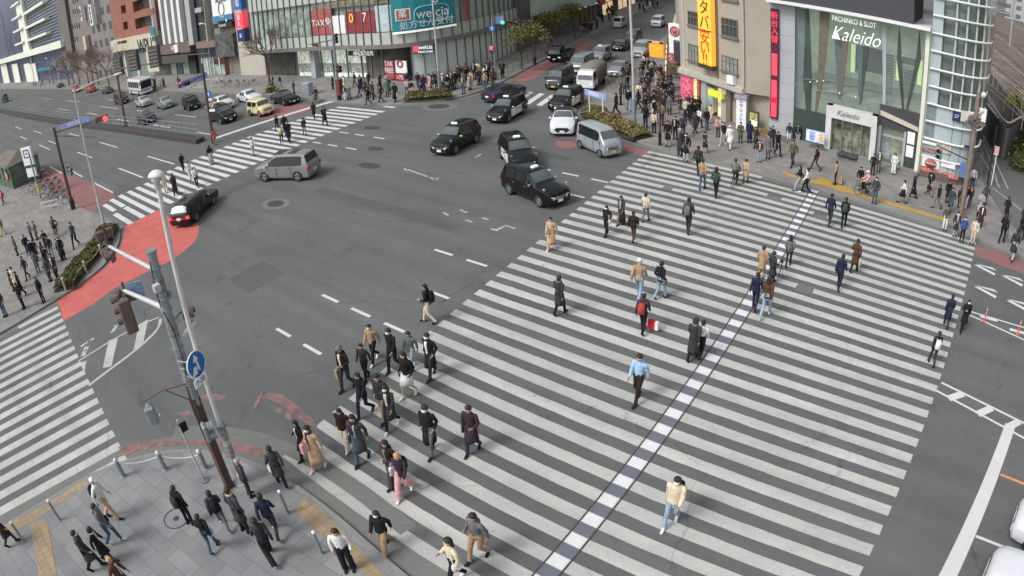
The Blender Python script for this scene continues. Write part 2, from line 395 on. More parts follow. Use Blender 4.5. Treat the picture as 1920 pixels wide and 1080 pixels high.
# ---- crosswalk over the avenue to the north
b = MB()
for j in range(0, 31):
    yt = 13.33+.9*j+.08
    a = -54.6 if yt < 20 else -55.3
    if yt > 30: a = -55.3+(yt-30)*.13
    if yt > 40.4: continue
    c = -45.9-.042*(yt-13)
    if j == 0: stripe(b, -54.0, -50.9, yt); stripe(b, -50.1, c, yt-.25); continue
    if j == 1: stripe(b, -54.6, -50.9, yt); stripe(b, -50.5, c, yt); continue
    stripe(b, a, c, yt)
stripe(b, -48.7, -47.2, 41.0, .35)
struct('crosswalk_marking', b, M_PAINT2)
# ---- crosswalk on the left side street (stripes run along y)
b = MB(); M1 = []
for k in range(0, 18):
    x0 = -38.05+1.01*k-.003*k*k*.6; yt = 4.33-.105*k
    dx = -.09
    yb = yt-10
    if k == 0: x0 = -38.1; yb = 1.4
    if k == 17: yb = .85
    w_ = .5
    b.quad((x0+dx*(yt-yb), yb, .004), (x0+w_+dx*(yt-yb), yb, .004), (x0+w_, yt-.05, .004), (x0, yt, .004))
struct('crosswalk_marking', b, M_PAINT)
# ---- side street crosswalk
b = MB()
for k in range(9):
    t = k*.95
    x0 = -41.9+1.33*k
    p = [(x0, 46.6-.06*k), (x0+.62, 46.55-.06*k), (x0-.55, 50.4-.06*k), (x0-1.17, 50.45-.06*k)]
    if x0 > -31.6: break
    b.poly(p, .004)
struct('crosswalk_marking', b, M_PAINT2)
# ---- lane dashes in the junction
b = MB()
def dash(x0, x1, y, w=.15): b.quad((x0, y-w/2, .004), (x1, y-w/2, .004), (x1, y+w/2, .004), (x0, y+w/2, .004))
for y, L in ((11.9, ((-23.45, -22.35), (-21.35, -20.15))), (15.0, ((-24, -22.8), (-21.85, -20.6), (-19.7, -18.5))), (21.1, ((-22.7, -21.5), (-20.6, -19.35))), (17.95, ((-20.1, -18.8),)),
             (30.5, ((-46, -44.9), (-43.9, -42.6), (-41.5, -40.2))), (33.3, ((-45.9, -44.7), (-43.8, -42.6), (-41.4, -40.1))), (33.15, ((-25.2, -24.4), (-23.5, -22.3), (-21.4, -20.2))), (30.4, ((-22.6, -22.0), (-21.3, -20.1)))):
    for a, c in L: dash(a, c, y, .17)
struct('lane_dash', b, M_PAINT2)
b = MB()
for L in ([(765, 318), (820, 338)], [(757, 316), (765, 321)], [(812, 338), (823, 333)], [(862, 393), (875, 398)], [(872, 412), (886, 416)], [(830, 398), (842, 404)], [(904, 408), (918, 412)], [(919, 428), (934, 432)], [(932, 430), (947, 424)], [(947, 422), (966, 428)], [(1180, 452), (1020, 447)][:0]):
    if not L: continue
    A, C = G(*L[0]), G(*L[1]); d = (C-A).normalized(); n = Vector((-d.y, d.x, 0))*.075
    b.add([(p.x, p.y, .004) for p in (A+n, A-n, C-n, C+n)], [(0, 1, 2, 3)])
A, C = G(889, 297), G(902, 289); d = (C-A).normalized(); n = Vector((-d.y, d.x, 0))*.07
b.add([(p.x, p.y, .004) for p in (A+n, A-n, C-n, C+n)], [(0, 1, 2, 3)])
struct('junction_marking', b, M_WORN)
# ---- avenue to the west: lane lines, stop line, edge lines
b = MB()
for y, xs in ((14.9, [(-56.5, -63.3), (-68, -74)]), (13.9, [(-74.3, -81.5)]), (18.3, [(-56.9, -64.6), (-75.5, -83), (-95, -103)]), (21.7, [(-56.7, -64.3), (-75.3, -83.4), (-94, -102)]),
              (16.6, [(-94.2, -102.7), (-115, -123)]), (18.6, [(-133, -142)]), (19.4, [(-114.4, -123.1)]), (28.6, [(-62.2, -66), (-74, -80), (-90, -96)]), (29.2, [(-110, -117.5), (-132, -143)]),
              (32.4, [(-107, -119), (-90, -97), (-74, -81)]), (33.8, [(-171, -185), (-140, -152)]), (35.9, [(-72, -79), (-92, -99), (-115, -124)]), (24.7, [(-215, -225)])):
    for a, c in xs: dash(c, a, y, .17)
b.quad((-60.3, 27.9, .004), (-59.6, 27.9, .004), (-56.6, 41.0, .004), (-57.4, 41.0, .004))
struct('lane_line', b, M_PAINT2)
# ---- hatched island between the crosswalks on the left
b = MB()
outl = smooth_line([(-27.5, 3.1), (-27.7, 3.9), (-27.9, 5.0), (-28.25, 6.5), (-28.7, 7.6), (-29.2, 8.2), (-29.8, 8.5)])
ribbon(b, outl, -.09, .09, .004)
ribbon(b, [(-30.2, 3.4), (-30.35, 5.5), (-30.3, 7.4), (-30.0, 8.5)], -.06, .06, .005)
for L in ([(770, 600), (835, 590), (885, 370), (815, 395)], [(1000, 470), (1070, 430), (1110, 235), (1040, 275)], [(600, 560), (650, 545), (630, 640), (618, 600)]):
    P = [G(p[0]/4, 540+p[1]/4) for p in L]; b.poly([(p.x, p.y) for p in P], .006)
struct('hatched_marking', b, M_PAINT)
b = MB(); ribbon(b, [tuple(G(*p)[:2]) for p in ((151, 650), (176, 634))], -.1, .1, .004); ribbon(b, [tuple(G(*p)[:2]) for p in ((155, 668), (163, 650))], -.15, .15, .005); ribbon(b, [tuple(G(*p)[:2]) for p in ((208, 625), (222, 607), (214, 612))], -.1, .1, .005)
struct('junction_marking', b, M_WORN)
# ---- red surfaces
def rs(name, L, m, z=.003):
    b = MB(); P = smooth_line([tuple(G(*p)[:2]) for p in L+L[:1]], 1)[:-1] if name == 'red_lane' and m is M_RED2 else [tuple(G(*p)[:2]) for p in L]
    n = len(P); ar = sum(P[i][0]*P[(i+1) % n][1]-P[(i+1) % n][0]*P[i][1] for i in range(n))
    b.poly(P if ar > 0 else P[::-1], z); return struct(name, b, m)
rs('red_lane', [(232, 426), (302, 391), (315, 405), (345, 419), (366, 413), (373, 425), (372, 440), (366, 452), (357, 460), (343, 472), (330, 482), (310, 494), (295, 500), (250, 523), (215, 540), (175, 570), (119, 602), (112, 575), (106, 566), (130, 549), (150, 537), (175, 513), (195, 505), (214, 480), (225, 465), (231, 445)], M_RED)
rs('red_lane', [(72, 315), (92, 314), (120, 325), (150, 336), (175, 343), (225, 364), (190, 384), (175, 398), (148, 392), (130, 370), (95, 357), (76, 337)], M_RED2)
rs('red_lane', [(455, 212), (510, 200), (560, 196), (598, 198), (572, 210), (545, 218), (500, 226)], M_RED2)
rs('red_lane', [(960, 148), (1000, 126), (1075, 88), (1105, 74), (1120, 78), (1085, 100), (1040, 125), (985, 158)], M_RED2)
rs('red_lane', [(1225, 287), (1213, 294), (1160, 280), (1130, 268), (1150, 264), (1190, 277)], M_RED2)
rs('red_lane', [(1043, 264), (1080, 266), (1082, 275), (1060, 280), (1040, 272)], M_RED2)
rs('red_lane', [(1180, 128), (1200, 112), (1216, 108), (1204, 130), (1170, 165), (1130, 205), (1110, 225), (1104, 214), (1120, 196), (1150, 160)], M_RED2)
rs('red_lane', [(1828, 462), (1870, 470), (1922, 490), (1960, 520), (1960, 542), (1920, 513), (1870, 495), (1828, 480)], M_RED2)
b = MB()
for L in ([(380, 739), (420, 740), (428, 748), (400, 752), (375, 748)], [(480, 745), (520, 733), (560, 760), (598, 795), (592, 803), (560, 785), (520, 752)], [(330, 775), (360, 768), (352, 790)], [(512, 768), (530, 765), (526, 778)],
          [(222, 838), (255, 830), (300, 826), (380, 825), (450, 832), (500, 842), (500, 858), (470, 855), (440, 845), (380, 832), (300, 836), (260, 842), (232, 860)], [(250, 836), (300, 829), (268, 848)], [(475, 762), (492, 732), (496, 736), (480, 768)], [(540, 770), (556, 790), (530, 785)]):
    P = smooth_line([tuple(G(*p)[:2]) for p in L+L[:1]], 2)[:-1]; n = len(P); ar = sum(P[i][0]*P[(i+1) % n][1]-P[(i+1) % n][0]*P[i][1] for i in range(n)); b.poly(P if ar > 0 else P[::-1], .0065+.0015*len(b.f))
struct('red_marking', b, M_REDW)
# ---- right hand carriageway: stop line, centre lines, arrows
b = MB()
b.poly([(3.35, 13.4), (3.95, 13.6), (5.35, 21.85), (4.9, 21.9)], .004)
b.poly([(.5, 5), (1.4, 5), (3.95, 13.6), (3.35, 13.4)], .0041)
def bar(a, c, w, z=.004, m=0):
    a, c = Vector((*a, 0)), Vector((*c, 0)); d = (c-a).normalized(); n = Vector((-d.y, d.x, 0))*w/2
    b.add([(p.x, p.y, z) for p in (a+n, a-n, c-n, c+n)], [(0, 1, 2, 3)], m)
bar((1.75, 23.15), (12, 20.9), .13, .0061); bar((1.6, 22.5), (12, 19.6), .13, .0067)
for x in (2.2, 3.6, 4.9, 6.3): bar((x, 22.4-.27*(x-1.6)), (x+.6, 23.0-.22*(x-1.6)), .35, .0055)
bar((2.6, 29.9), (12, 30.3), .12); bar((2.5, 29.55), (12, 27.4), .12); bar((3.2, 29.75), (4.2, 29.85), .25, .0055); bar((4.9, 29.4), (6.0, 29.5), .25, .0055)
struct('centre_line', b, M_PAINT2)
b = MB()
for (x, y) in ((2.6, 35.6), (2.7, 32.8), (4.4, 35.3), (4.7, 32.4), (6.2, 35.0), (6.6, 32.0)):
    b.poly([(x, y), (x+1.35, y-.6), (x+1.4, y-.28), (x+.3, y+.12)], .004); b.poly([(x+.1, y+.2), (x+.35, y+.16), (x+1.5, y+.15), (x+1.2, y+.42)], .004)
    
struct('road_arrow', b, M_PAINT2)
b = MB(); bar((4.9, 18.85), (11, 18.4), .13); struct('orange_line', b, mat('orange_paint', (.6, .25, .08), .8))
b = MB(); bar((4.32, 15.6), (11, 15.2), .12, .0045); struct('lane_dash', b, M_PAINT2)
b = MB()
for (x0, x1, y0, y1) in ((-36, -23.5, 23.2, 24.1), (-43.5, -42.2, 14, 27), (-30, -27.5, 13, 15.4), (-35, -24.5, 35.2, 36.0)): b.quad((x0, y0, .0018), (x1, y0-.1, .0018), (x1, y1-.1, .0018), (x0, y1, .0018))
struct('asphalt_patch', b, streaks(ground_mat('patched_asphalt', (.094, .096, .097), .1, .25), (.3, .3, 1), .06, .2, 0))
# ---- manholes and patches
def manhole(px, py, r=.35, ring=.0, el=1.0, cast=True):
    p = G(px, py); b = MB(); n = 24
    if ring: b.poly([(p.x+r*1.7*el*math.cos(2*PI*k/n), p.y+r*1.7*math.sin(2*PI*k/n)) for k in range(n)], .004, 0)
    b.poly([(p.x+r*el*math.cos(2*PI*k/n), p.y+r*math.sin(2*PI*k/n)) for k in range(n)], .007, 1)
    return struct('manhole_cover', b, [M_GUT, M_DARK])
manhole(517, 382, .5, 1, 1.5); manhole(823, 200, .8, 1, 1.4); manhole(698, 240, .5, 0, 1.9); manhole(704, 279, .4, 0, 1.9); manhole(693, 311, .5, 0, 2.1)
b = MB()
for L in ([(1244, 347), (1264, 350), (1270, 357), (1246, 355)], [(1434, 362), (1467, 371), (1470, 379), (1432, 371)], [(1528, 400), (1549, 405), (1550, 413), (1526, 408)], [(1494, 530), (1527, 540), (1524, 553), (1490, 545)], [(620, 700), (660, 670), (665, 676), (610, 770)][:0]):
    if L: P = [tuple(G(*p)[:2]) for p in L]; b.poly(P[::-1], .0035)
struct('asphalt_patch', b, M_GUT)
# ================================================================= BUILDINGS
M_CHR = mat('chrome', (.6, .61, .62), .2, .9, .1)
class Wall:
    "vertical facade plane from A to B; n points to the street; local (s along, d out, z)"
    def __init__(s, A, B, flip=False):
        s.A = Vector((A[0], A[1], 0)); s.B = Vector((B[0], B[1], 0)); s.u = (s.B-s.A).normalized(); s.L = (s.B-s.A).length
        s.n = Vector((s.u.y, -s.u.x, 0)) * (-1 if flip else 1)
    def hit(s, px, py):
        d = ray(px, py); t = (s.A.x*s.n.x+s.A.y*s.n.y)/(d.x*s.n.x+d.y*s.n.y); P = d*t
        return ((P-s.A).dot(s.u), CH+d.z*t)
    def P(s, a, z, d=0.0): v = s.A+s.u*a+s.n*d; return Vector((v.x, v.y, z))
    def box(s, b, a0, a1, z0, z1, d0, d1, m=0):
        vs = [s.P(a, z, d) for z in (z0, z1) for d in (d0, d1) for a in (a0, a1)]
        fs = [(0, 1, 3, 2), (4, 6, 7, 5), (0, 4, 5, 1), (2, 3, 7, 6), (0, 2, 6, 4), (1, 5, 7, 3)]
        if s.u.cross(s.n).z < 0: pass
        return b.add(vs, fs, m)
    def pbox(s, b, p, q, d0, d1, m=0):
        "box between two surveyed corner pixels"
        a0, z1 = s.hit(*p); a1, z0 = s.hit(*q)
        return s.box(b, min(a0, a1), max(a0, a1), max(min(z0, z1), 0), max(z0, z1), d0, d1, m)
    def ppoly(s, b, pts, d, th=.06, m=0):
        P = [s.hit(*p) for p in pts]; n = len(P)
        f = [s.P(a, z, d) for a, z in P]; k = [s.P(a, z, d-th) for a, z in P]
        b.add(f+k, [tuple(range(n)), tuple(range(n, 2*n))[::-1]]+[(i, n+i, n+(i+1) % n, (i+1) % n) for i in range(n)], m)
    def T(s, a, z, d): return TF(s.P(a, z, d), s.u, (0, 0, 1))
M_BEIGE = mat('beige_render', (.36, .33, .275), .85, 0, .10, .35, .2)
M_BEIGE2 = mat('pale_trim', (.42, .40, .35), .8, 0, .1, .6)
M_WIN = mat('window_glass', (.045, .055, .055), .08, 0, .3, .5, spec=.8)
M_WINL = mat('bright_window', (.33, .40, .37), .25, 0, .35, .7)
M_FRAME = mat('window_frame', (.16, .155, .14), .6)
M_GREYP = mat('grey_panel', (.36, .38, .40), .5, 0, .06, .3)
M_DKP = mat('dark_fascia', (.052, .055, .062), .5, 0, .1, .3)
M_WHT = mat('white_metal', (.68, .69, .68), .45, 0, .06, .8)
M_CONC = mat('concrete', (.27, .26, .24), .85, 0, .16, .5, .3)
M_CONCD = mat('dark_concrete', (.14, .135, .13), .85, 0, .2, .5, .3)
M_BROWN = mat('brown_tile_wall', (.20, .175, .16), .8, 0, .15, .4)
M_BRICK = mat('terracotta_wall', (.27, .115, .085), .85, 0, .12, .5)
M_CREAM = mat('cream_wall', (.50, .46, .37), .8, 0, .1, .5)
M_TEAL = mat('teal_panel', (.03, .20, .24), .5, 0, .1)
M_BLUE = mat('blue_sign', (.02, .12, .42), .5)
M_NAVY = mat('navy_sign', (.02, .03, .12), .5)
M_REDS = mat('red_sign', (.36, .085, .085), .5, 0, .3, 1.8, emit=.04)
M_REDL = mat('lit_red_sign', (.9, .06, .10), .5, 0, .25, 3, emit=.55)
M_ORG = mat('orange_sign', (1, .28, .02), .5, 0, .12, 2, emit=.55)
M_YELS = mat('lit_yellow_sign', (1, .44, .05), .5, 0, .08, 1, emit=.55)
M_LIT = mat('lit_lettering', (.95, .97, .93), .5, emit=.35)
M_WSIGN = mat('white_sign', (.74, .75, .75), .6, 0, .04)
M_BLKS = mat('black_lettering', (.02, .02, .02), .6)
M_REDT = mat('red_lettering', (.75, .03, .02), .6, emit=.2)
M_WARM = mat('warm_shop_light', (1, .72, .42), .8, 0, .5, 1.5, emit=.5)
M_SHOPW = mat('bright_shop_interior', (.62, .68, .60), .8, 0, .55, 2.2, emit=.35)
M_YG = mat('green_yellow_sign', (.66, .74, .06), .6, 0, .3, 3, emit=.2)
M_PINK = mat('pink_shop_front', (.62, .12, .2), .6, 0, .8, 4, emit=.2)
M_GLS = mat('shop_glass', (.30, .36, .34), .05, 0, .2, .5, spec=.8, alpha=.22)
M_GLST = mat('tinted_curtain_glass', (.20, .26, .24), .1, 0, .35, .25, spec=.8)
M_MULL = mat('dark_mullion', (.17, .175, .15), .5, .2, .1)
M_SPAN = mat('pale_spandrel', (.42, .455, .425), .6, 0, .06, .6)
def bld(name, label, group=None, cat='building'): return tag(empty(name), label, cat, group)
def grid_mat(name, base, dark, sx, sz, fx=.5, fz=.5, rough=.7, axis='X', var=.3):
    "distant facade: window rows from object coordinates"
    m = bpy.data.materials.new(name); m.use_nodes = True; n = m.node_tree.nodes; l = m.node_tree.links; b = n['Principled BSDF']
    tc = n.new('ShaderNodeTexCoord'); sp = n.new('ShaderNodeSeparateXYZ'); l.new(tc.outputs['Object'], sp.inputs[0])
    def cell(o, s, f):
        a = n.new('ShaderNodeMath'); a.operation = 'DIVIDE'; a.inputs[1].default_value = s; l.new(o, a.inputs[0])
        c = n.new('ShaderNodeMath'); c.operation = 'FRACT'; l.new(a.outputs[0], c.inputs[0])
        d = n.new('ShaderNodeMath'); d.operation = 'LESS_THAN'; d.inputs[1].default_value = f; l.new(c.outputs[0], d.inputs[0]); return d.outputs[0]
    q = n.new('ShaderNodeMath'); q.operation = 'MULTIPLY'; l.new(cell(sp.outputs['XYZ'.index(axis)], sx, fx), q.inputs[0]); l.new(cell(sp.outputs[2], sz, fz), q.inputs[1])
    nz = n.new('ShaderNodeTexNoise'); nz.inputs['Scale'].default_value = .4; nz.inputs['Detail'].default_value = 6; l.new(tc.outputs['Object'], nz.inputs['Vector'])
    mx = n.new('ShaderNodeMix'); mx.data_type = 'RGBA'; mx.inputs[6].default_value = (*base, 1); mx.inputs[7].default_value = (*dark, 1); l.new(q.outputs[0], mx.inputs[0])
    mr = n.new('ShaderNodeMapRange'); mr.inputs[3].default_value = 1-var; mr.inputs[4].default_value = 1+var; l.new(nz.outputs['Fac'], mr.inputs[0])
    v = n.new('ShaderNodeVectorMath'); v.operation = 'SCALE'; l.new(mx.outputs[2], v.inputs[0]); l.new(mr.outputs[0], v.inputs['Scale']); l.new(v.outputs[0], b.inputs['Base Color'])
    b.inputs['Roughness'].default_value = rough; return m
# ---------------------------------------------------------------- glass office tower, far left
t = bld('office_tower', 'glass office tower with white frame and thin horizontal fins at the far left')
W = Wall((-600, 51), (-214, 51))
b = MB(); b.box(-600, -214.2, 51.2, 90, 0, 60); b.build('wall', [mat('tower_dark_glass', (.055, .07, .13), .3, 0, .5, .08, spec=.4)], t)
b = MB()
W.pbox(b, (44, -2), (50, 100), 0, 1.2)
W.box(b, 0, 386, 11.2, 13.6, 0, 2.4)
for p, q in (((49, 23), (91, 5)), ((53, 50.5), (94, 34)), ((56, 75), (97, 59))):
    a0, z0 = W.hit(*p); a1, z1 = W.hit(*q); W.box(b, a0, a1, (z0+z1)/2-.45, (z0+z1)/2+.45, 0, 2.2)
for p, q in (((27.5, 9), (43, 3)), ((30, 34.5), (46, 27)), ((32.5, 58), (49, 51)), ((36, 82.5), (51, 76))):
    a0, z0 = W.hit(*p); a1, z1 = W.hit(*q); W.box(b, a0, a1, (z0+z1)/2-.4, (z0+z1)/2+.4, 0, 2.2)
b.build('facade_frame', [mat('tower_white', (.74, .77, .66), .5, 0, .08, .1)], t)
b = MB()
for k in range(22):
    z = 14.6+1.05*k; W.box(b, 20, 250, z, z+.09, .1, .5); W.box(b, 322, 386, z, z+.09, .1, .5)
f = b.build('sun_fins', [mat('fin_grey', (.60, .68, .68), .5)], t)
b = MB()
for px in (13, 34, 57, 68): b = MB(); W.pbox(b, (px, 118), (px+.9, 176), 0, .6); b.build('column', [MATS['tower_white']], t)
b = MB(); W.pbox(b, (58, 104), (69, 155), .1, .6); b.build('mural_panel', [mat('mural', (.45, .50, .56), .6, 0, .6, .3)], t)
b = MB(); W.pbox(b, (79, 131), (109, 122), .3, 2.0); b.build('teal_canopy', [M_TEAL], t)
# ---------------------------------------------------------------- brown and grey blocks behind the bare trees
t = bld('apartment_block', 'grey brown tile block with slit windows behind bare trees')
W = Wall((-213, 51), (-184, 51))
b = MB(); b.box(-213.8, -184, 51.1, 80, 0, 45); b.build('wall', [M_BROWN], t)
for j, (yy, n_) in enumerate(((2, 3), (22, 5), (50, 4), (74, 3))):
    for k in range(n_):
        b = MB(); W.pbox(b, (136+k*4, yy-4-k), (138+k*4, yy+5-k), 0, .1); b.build('slit_window', [M_WIN], t)
b = MB(); W.pbox(b, (126, -5), (130, 130), 0, 1.0); b.build('drain_strip', [M_CONCD], t)
t = bld('apartment_block', 'narrow grey block with vertical white shop signs beside the terracotta building')
W = Wall((-184, 51), (-161.5, 51))
b = MB(); b.box(-184, -161.7, 51.1, 80, 0, 42); b.build('wall', [grid_mat('narrow_block', (.20, .19, .18), (.06, .065, .07), 5.5, 4.2, .5, .5)], t)
b = MB(); W.pbox(b, (184, -2), (190, 45), 0, 1.2); b.build('glazed_bay', [mat('pale_bay', (.38, .4, .38), .5, 0, .3, .3)], t)
def sign(name, label, W, p, q, d0, d1, m, group=None, cat='sign', frame=None):
    a0, z1 = W.hit(*p); a1, z0 = W.hit(*q); a0, a1 = sorted((a0, a1)); z0, z1 = sorted((z0, z1))
    b = MB(); W.box(b, 0, a1-a0, 0, z1-z0, 0, d1-d0)
    o = W.P(a0, z0, d0); me = MB(); me.v = [tuple(Vector(v)-Vector((W.A.x, W.A.y, 0))) for v in b.v]; me.f = b.f; me.mi = b.mi; me.sm = b.sm
    s = me.build(name, [m]); s.location = o; tag(s, label, cat, group)
    s.select_set(False)
    return s, (a0+a1)/2, (z0+z1)/2, a1-a0, z1-z0
def sign_text(s, W, a, z, d, body, size, m, **k):
    T = Matrix.Translation(-Vector(s.location)) @ W.T(a, z, d)
    return text(body, size, m, s, T, **k)
s, a, z, w_, h_ = sign('shop_sign', 'white vertical sign with black characters on a purple side', W, (174, 8), (184, 44), .2, 1.4, M_WSIGN); sign_text(s, W, a, z, 1.45, '新\n宿\n会\n館', h_/4.6, M_BLKS, ext=.05)
s, a, z, w_, h_ = sign('shop_sign', 'white vertical sign with blue marks on the brown block', Wall((-184, 50.9), (-161, 50.9)), (157, 10), (163, 37), .2, 1.4, M_WSIGN); sign_text(s, W, a, z, 1.6, '占\nい', h_/3.4, M_NAVY, ext=.05)
s, a, z, w_, h_ = sign('shop_sign', 'slim pale vertical sign low on the brown block', W, (163, 66), (172, 95), .2, 1.4, M_CREAM)
# ---------------------------------------------------------------- terracotta hotel
t = bld('hotel', 'terracotta building with recessed balconies over a cream ground floor')
W = Wall((-161.5, 51), (-130, 51))
b = MB(); b.box(-161.4, -130.2, 52.5, 80, 0, 40); b.build('wall', [M_BRICK], t)
b = MB()
A = [0, 8.5, 12.0, 17.0, 28.0, 31.3]
for (a0, a1) in ((0, 8.5), (12, 17.5), (28.0, 31.3)): W.box(b, a0, a1, 9.6, 40, -1.6, 0)
for z in (9.6, 13.6, 17.6, 21.6): W.box(b, 8.5, 12, z-.2, z+1.9, -1.6, -.02); W.box(b, 17.5, 28, z-.2, z+1.4, -1.6, -.02)
b.build('balcony_parapet', [M_BRICK], t)
for z in (11.5, 15.5): 
    b = MB(); W.box(b, 8.6, 11.9, z, z+2, -1.5, -1.3); b.build('window', [M_WIN], t); b = MB(); W.box(b, 18, 27.5, z-.2, z+2, -1.5, -1.3); b.build('window', [M_WIN], t)
b = MB(); W.box(b, -1, 31.4, 6.7, 9.6, -1, 1.0); b.build('cream_fascia', [M_CREAM], t)
b = MB(); W.box(b, -1, 31.4, 0, 6.7, -1.5, -.4); b.build('shop_glazing', [M_GLST], t)
b = MB(); W.box(b, 24.5, 31.4, 1.2, 6.8, -.5, 1.0); b.build('cream_pier', [M_CREAM], t)
for a in (6, 15): b = MB(); W.box(b, a, a+.9, 0, 6.7, -.4, .2); b.build('pier', [M_WHT], t)
a, z = W.hit(279.5, 84); text('WPU', 4.4, M_BLKS, t, W.T(a, z, 1.05), ext=.05, sx=.95)
a, z = W.hit(236, 77); text('HOTEL SHINJUKU', .95, M_BLKS, t, W.T(a, z, 1.05), ext=.03)
# ---------------------------------------------------------------- white finned building
t = bld('white_fin_building', 'pale building with tall white vertical fins above a brown band')
W = Wall((-130, 51), (-112.5, 51))
b = MB(); b.box(-129.8, -112.6, 51.6, 80, 0, 40); b.build('wall', [M_CONCD], t)
for px in (308, 319, 331, 342): 
    b = MB(); a0, z0 = W.hit(px, 30); W.box(b, a0-.35, a0+.95, 6.6, 40, 0, .9); b.build('fin', [M_WHT], t)
b = MB(); W.box(b, 0, 17.3, 4.6, 6.7, -.5, .9); b.build('brown_band', [mat('brown_band', (.16, .10, .095), .7, 0, .2)], t)
b = MB(); W.box(b, 0, 17.3, 2.9, 4.3, 0, 1.6); b.build('awning', [mat('dark_awning', (.07, .065, .06), .8)], t)
for k in range(5): b = MB(); W.box(b, 1+3.3*k, 3.9+3.3*k, .2, 2.9, -.3, .05); b.build('shop_window', [M_GLST if k % 2 else M_DKP], t)
b = MB(); W.box(b, 10.6, 12.2, 4.9, 6.4, .9, 1.3); b.build('sign_panel', [M_WSIGN], t)
a, z = W.hit(333, 88); text('Hills', 1.5, M_WSIGN, t, W.T(a, z, .95), ext=.03)
t = bld('grey_block', 'smooth light grey tower block with one white edged glazed bay')
W = Wall((-112.5, 51), (-95.5, 51))
b = MB(); b.box(-112.4, -95.6, 51.3, 80, 0, 40); b.build('wall', [M_DKP], t)
b = MB(); W.pbox(b, (348, -60), (372, 81), 0, 1); b.build('grey_slab', [M_GREYP], t)
b = MB(); W.pbox(b, (385, -60), (399, 80), 0, 1); b.build('pale_slab', [M_BEIGE2], t)
b = MB(); W.pbox(b, (372, 14), (385, 20), .1, .8); b.build('balcony', [M_GREYP], t)
b = MB(); W.box(b, 3.5, 16.8, 5.2, 6.3, 0, 1.3); b.build('brown_canopy', [mat('brown_canopy', (.20, .145, .12), .7, 0, .3)], t)
s, a, z, w_, h_ = sign('shop_fascia_sign', 'long dark navy fascia sign reading ALLVISION over a glazed shop', W, (360, 99), (416, 94), .9, 1.5, M_NAVY); sign_text(s, W, a, z, 1.55, 'ALLVISION', h_*.82, M_LIT, ext=.04, sx=.92*w_/(h_*.82*6.2))
b = MB(); W.box(b, 3.2, 13, 0, 3.1, -.3, .3); b.build('shop_window', [M_WINL], t)
for k in range(5): b = MB(); W.box(b, 3.2+2.4*k, 3.45+2.4*k, 0, 3.2, .2, .5); b.build('shop_pier', [M_WHT], t)
b = MB(); W.box(b, 7.4, 12.6, 1.9, 3.0, .3, .42); b.build('dark_poster', [mat('dark_poster', (.08, .02, .02), .6, 0, .6, 2)], t)
t = bld('sign_tower', 'narrow building covered by large sign boards beside the curved shop')
W = Wall((-103.6, 50.6), (-94, 50.6))
b = MB(); b.box(-103.5, -93.6, 51.0, 80, 0, 40); b.build('wall', [mat('sign_tower_wall', (.20, .19, .165), .8, 0, .3)], t)
s, a, z, w_, h_ = sign('billboard', 'large white billboard with a grey emblem and blue foot', W, (400, -6), (440, 27), .1, .5, M_WSIGN); sign_text(s, W, a, z+h_*.28, .55, 'ALEXUS', 1.1, M_BLKS, ext=.02)
ring = MB(); T = Matrix.Translation(-Vector(s.location)) @ W.T(a, z-h_*.12, .55); ring.tube([T @ Vector((1.0*math.sin(x)*(1 if x else 1), 1.15*math.cos(x), 0)) for x in [2*PI*k/20 for k in range(21)]], .1, 5, caps=False); ring.build('emblem', [M_FRAME], s)
s, a, z, w_, h_ = sign('billboard', 'blue billboard strip with white numbers under the emblem board', W, (402, 30), (441, 34), .1, .55, mat('mid_blue', (.05, .2, .38), .5)); sign_text(s, W, a, z+.25, .6, '1790', .9, M_WSIGN, ext=.02); sign_text(s, W, a+1.6, z-.55, .6, '■', .6, M_WSIGN, ext=.02)
s, a, z, w_, h_ = sign('billboard', 'black sign band with white gothic lettering Destreich', W, (406, 44), (441, 47), .1, .6, M_BLKS); sign_text(s, W, a, z, .65, 'Destreich', .9*h_, M_WSIGN, ext=.02)
b = MB(); W.box(b, 2.6, 9.4, 3.4, 7.2, .05, 1.0); b.build('sculpted_entrance', [mat('sculpted_metal', (.12, .12, .115), .5, .4, .8, 1.2, .8)], t)
b = MB(); W.pbox(b, (425, 88), (433, 150), .1, .9); b.build('terracotta_pier', [mat('terracotta_pier', (.30, .16, .10), .8)], t)
W2 = Wall((-94, 49.9), (-89.5, 49.9))
t = bld('cream_pier_building', 'narrow cream pier building with vertical lit signs next to the curved glass shop')
b = MB(); b.box(-93.5, -85.6, 50.0, 80, 0, 40); b.build('wall', [M_BEIGE2], t)
for (p, q, m, lab, tx, tm) in (((446, -20), (463, 14), M_BLUE, 'blue vertical sign panel at the top of the cream pier', '酒\n場', M_WSIGN), ((450, 24), (467, 49), M_REDL, 'red framed lit sign panel in the middle of the cream pier', '磯\n丸', M_WSIGN), ((454, 54), (470, 74), M_NAVY, 'navy sign panel with pale blue mark, lowest on the cream pier', '鳥', mat('pale_blue_mark', (.3, .6, .9), .5, emit=.4))):
    s, a, z, w_, h_ = sign('vertical_sign', lab, W2, p, q, .1, 1.0, m, 'sign panels stacked on the cream pier'); sign_text(s, W2, a, z, 1.05, tx, min(w_*.62, h_*.42), tm, ext=.03)
s, a, z, w_, h_ = sign('vertical_sign', 'tall stacked sign column with white, green and blue panels beside the terracotta building', Wall((-131, 50), (-127, 50)), (288, -15), (297, 66), .1, 1.0, M_WSIGN)
Wc = Wall((-131, 49.9), (-127, 49.9))
b = MB(); T0 = Vector(s.location)
def sub(p, q, m, nm):
    a0, z1 = Wc.hit(*p); a1, z0 = Wc.hit(*q); bb = MB(); Wc.box(bb, min(a0, a1), max(a0, a1), min(z0, z1), max(z0, z1), .9, 1.1); bb.v = [tuple(Vector(v)-T0) for v in bb.v]; bb.build(nm, [m], s)
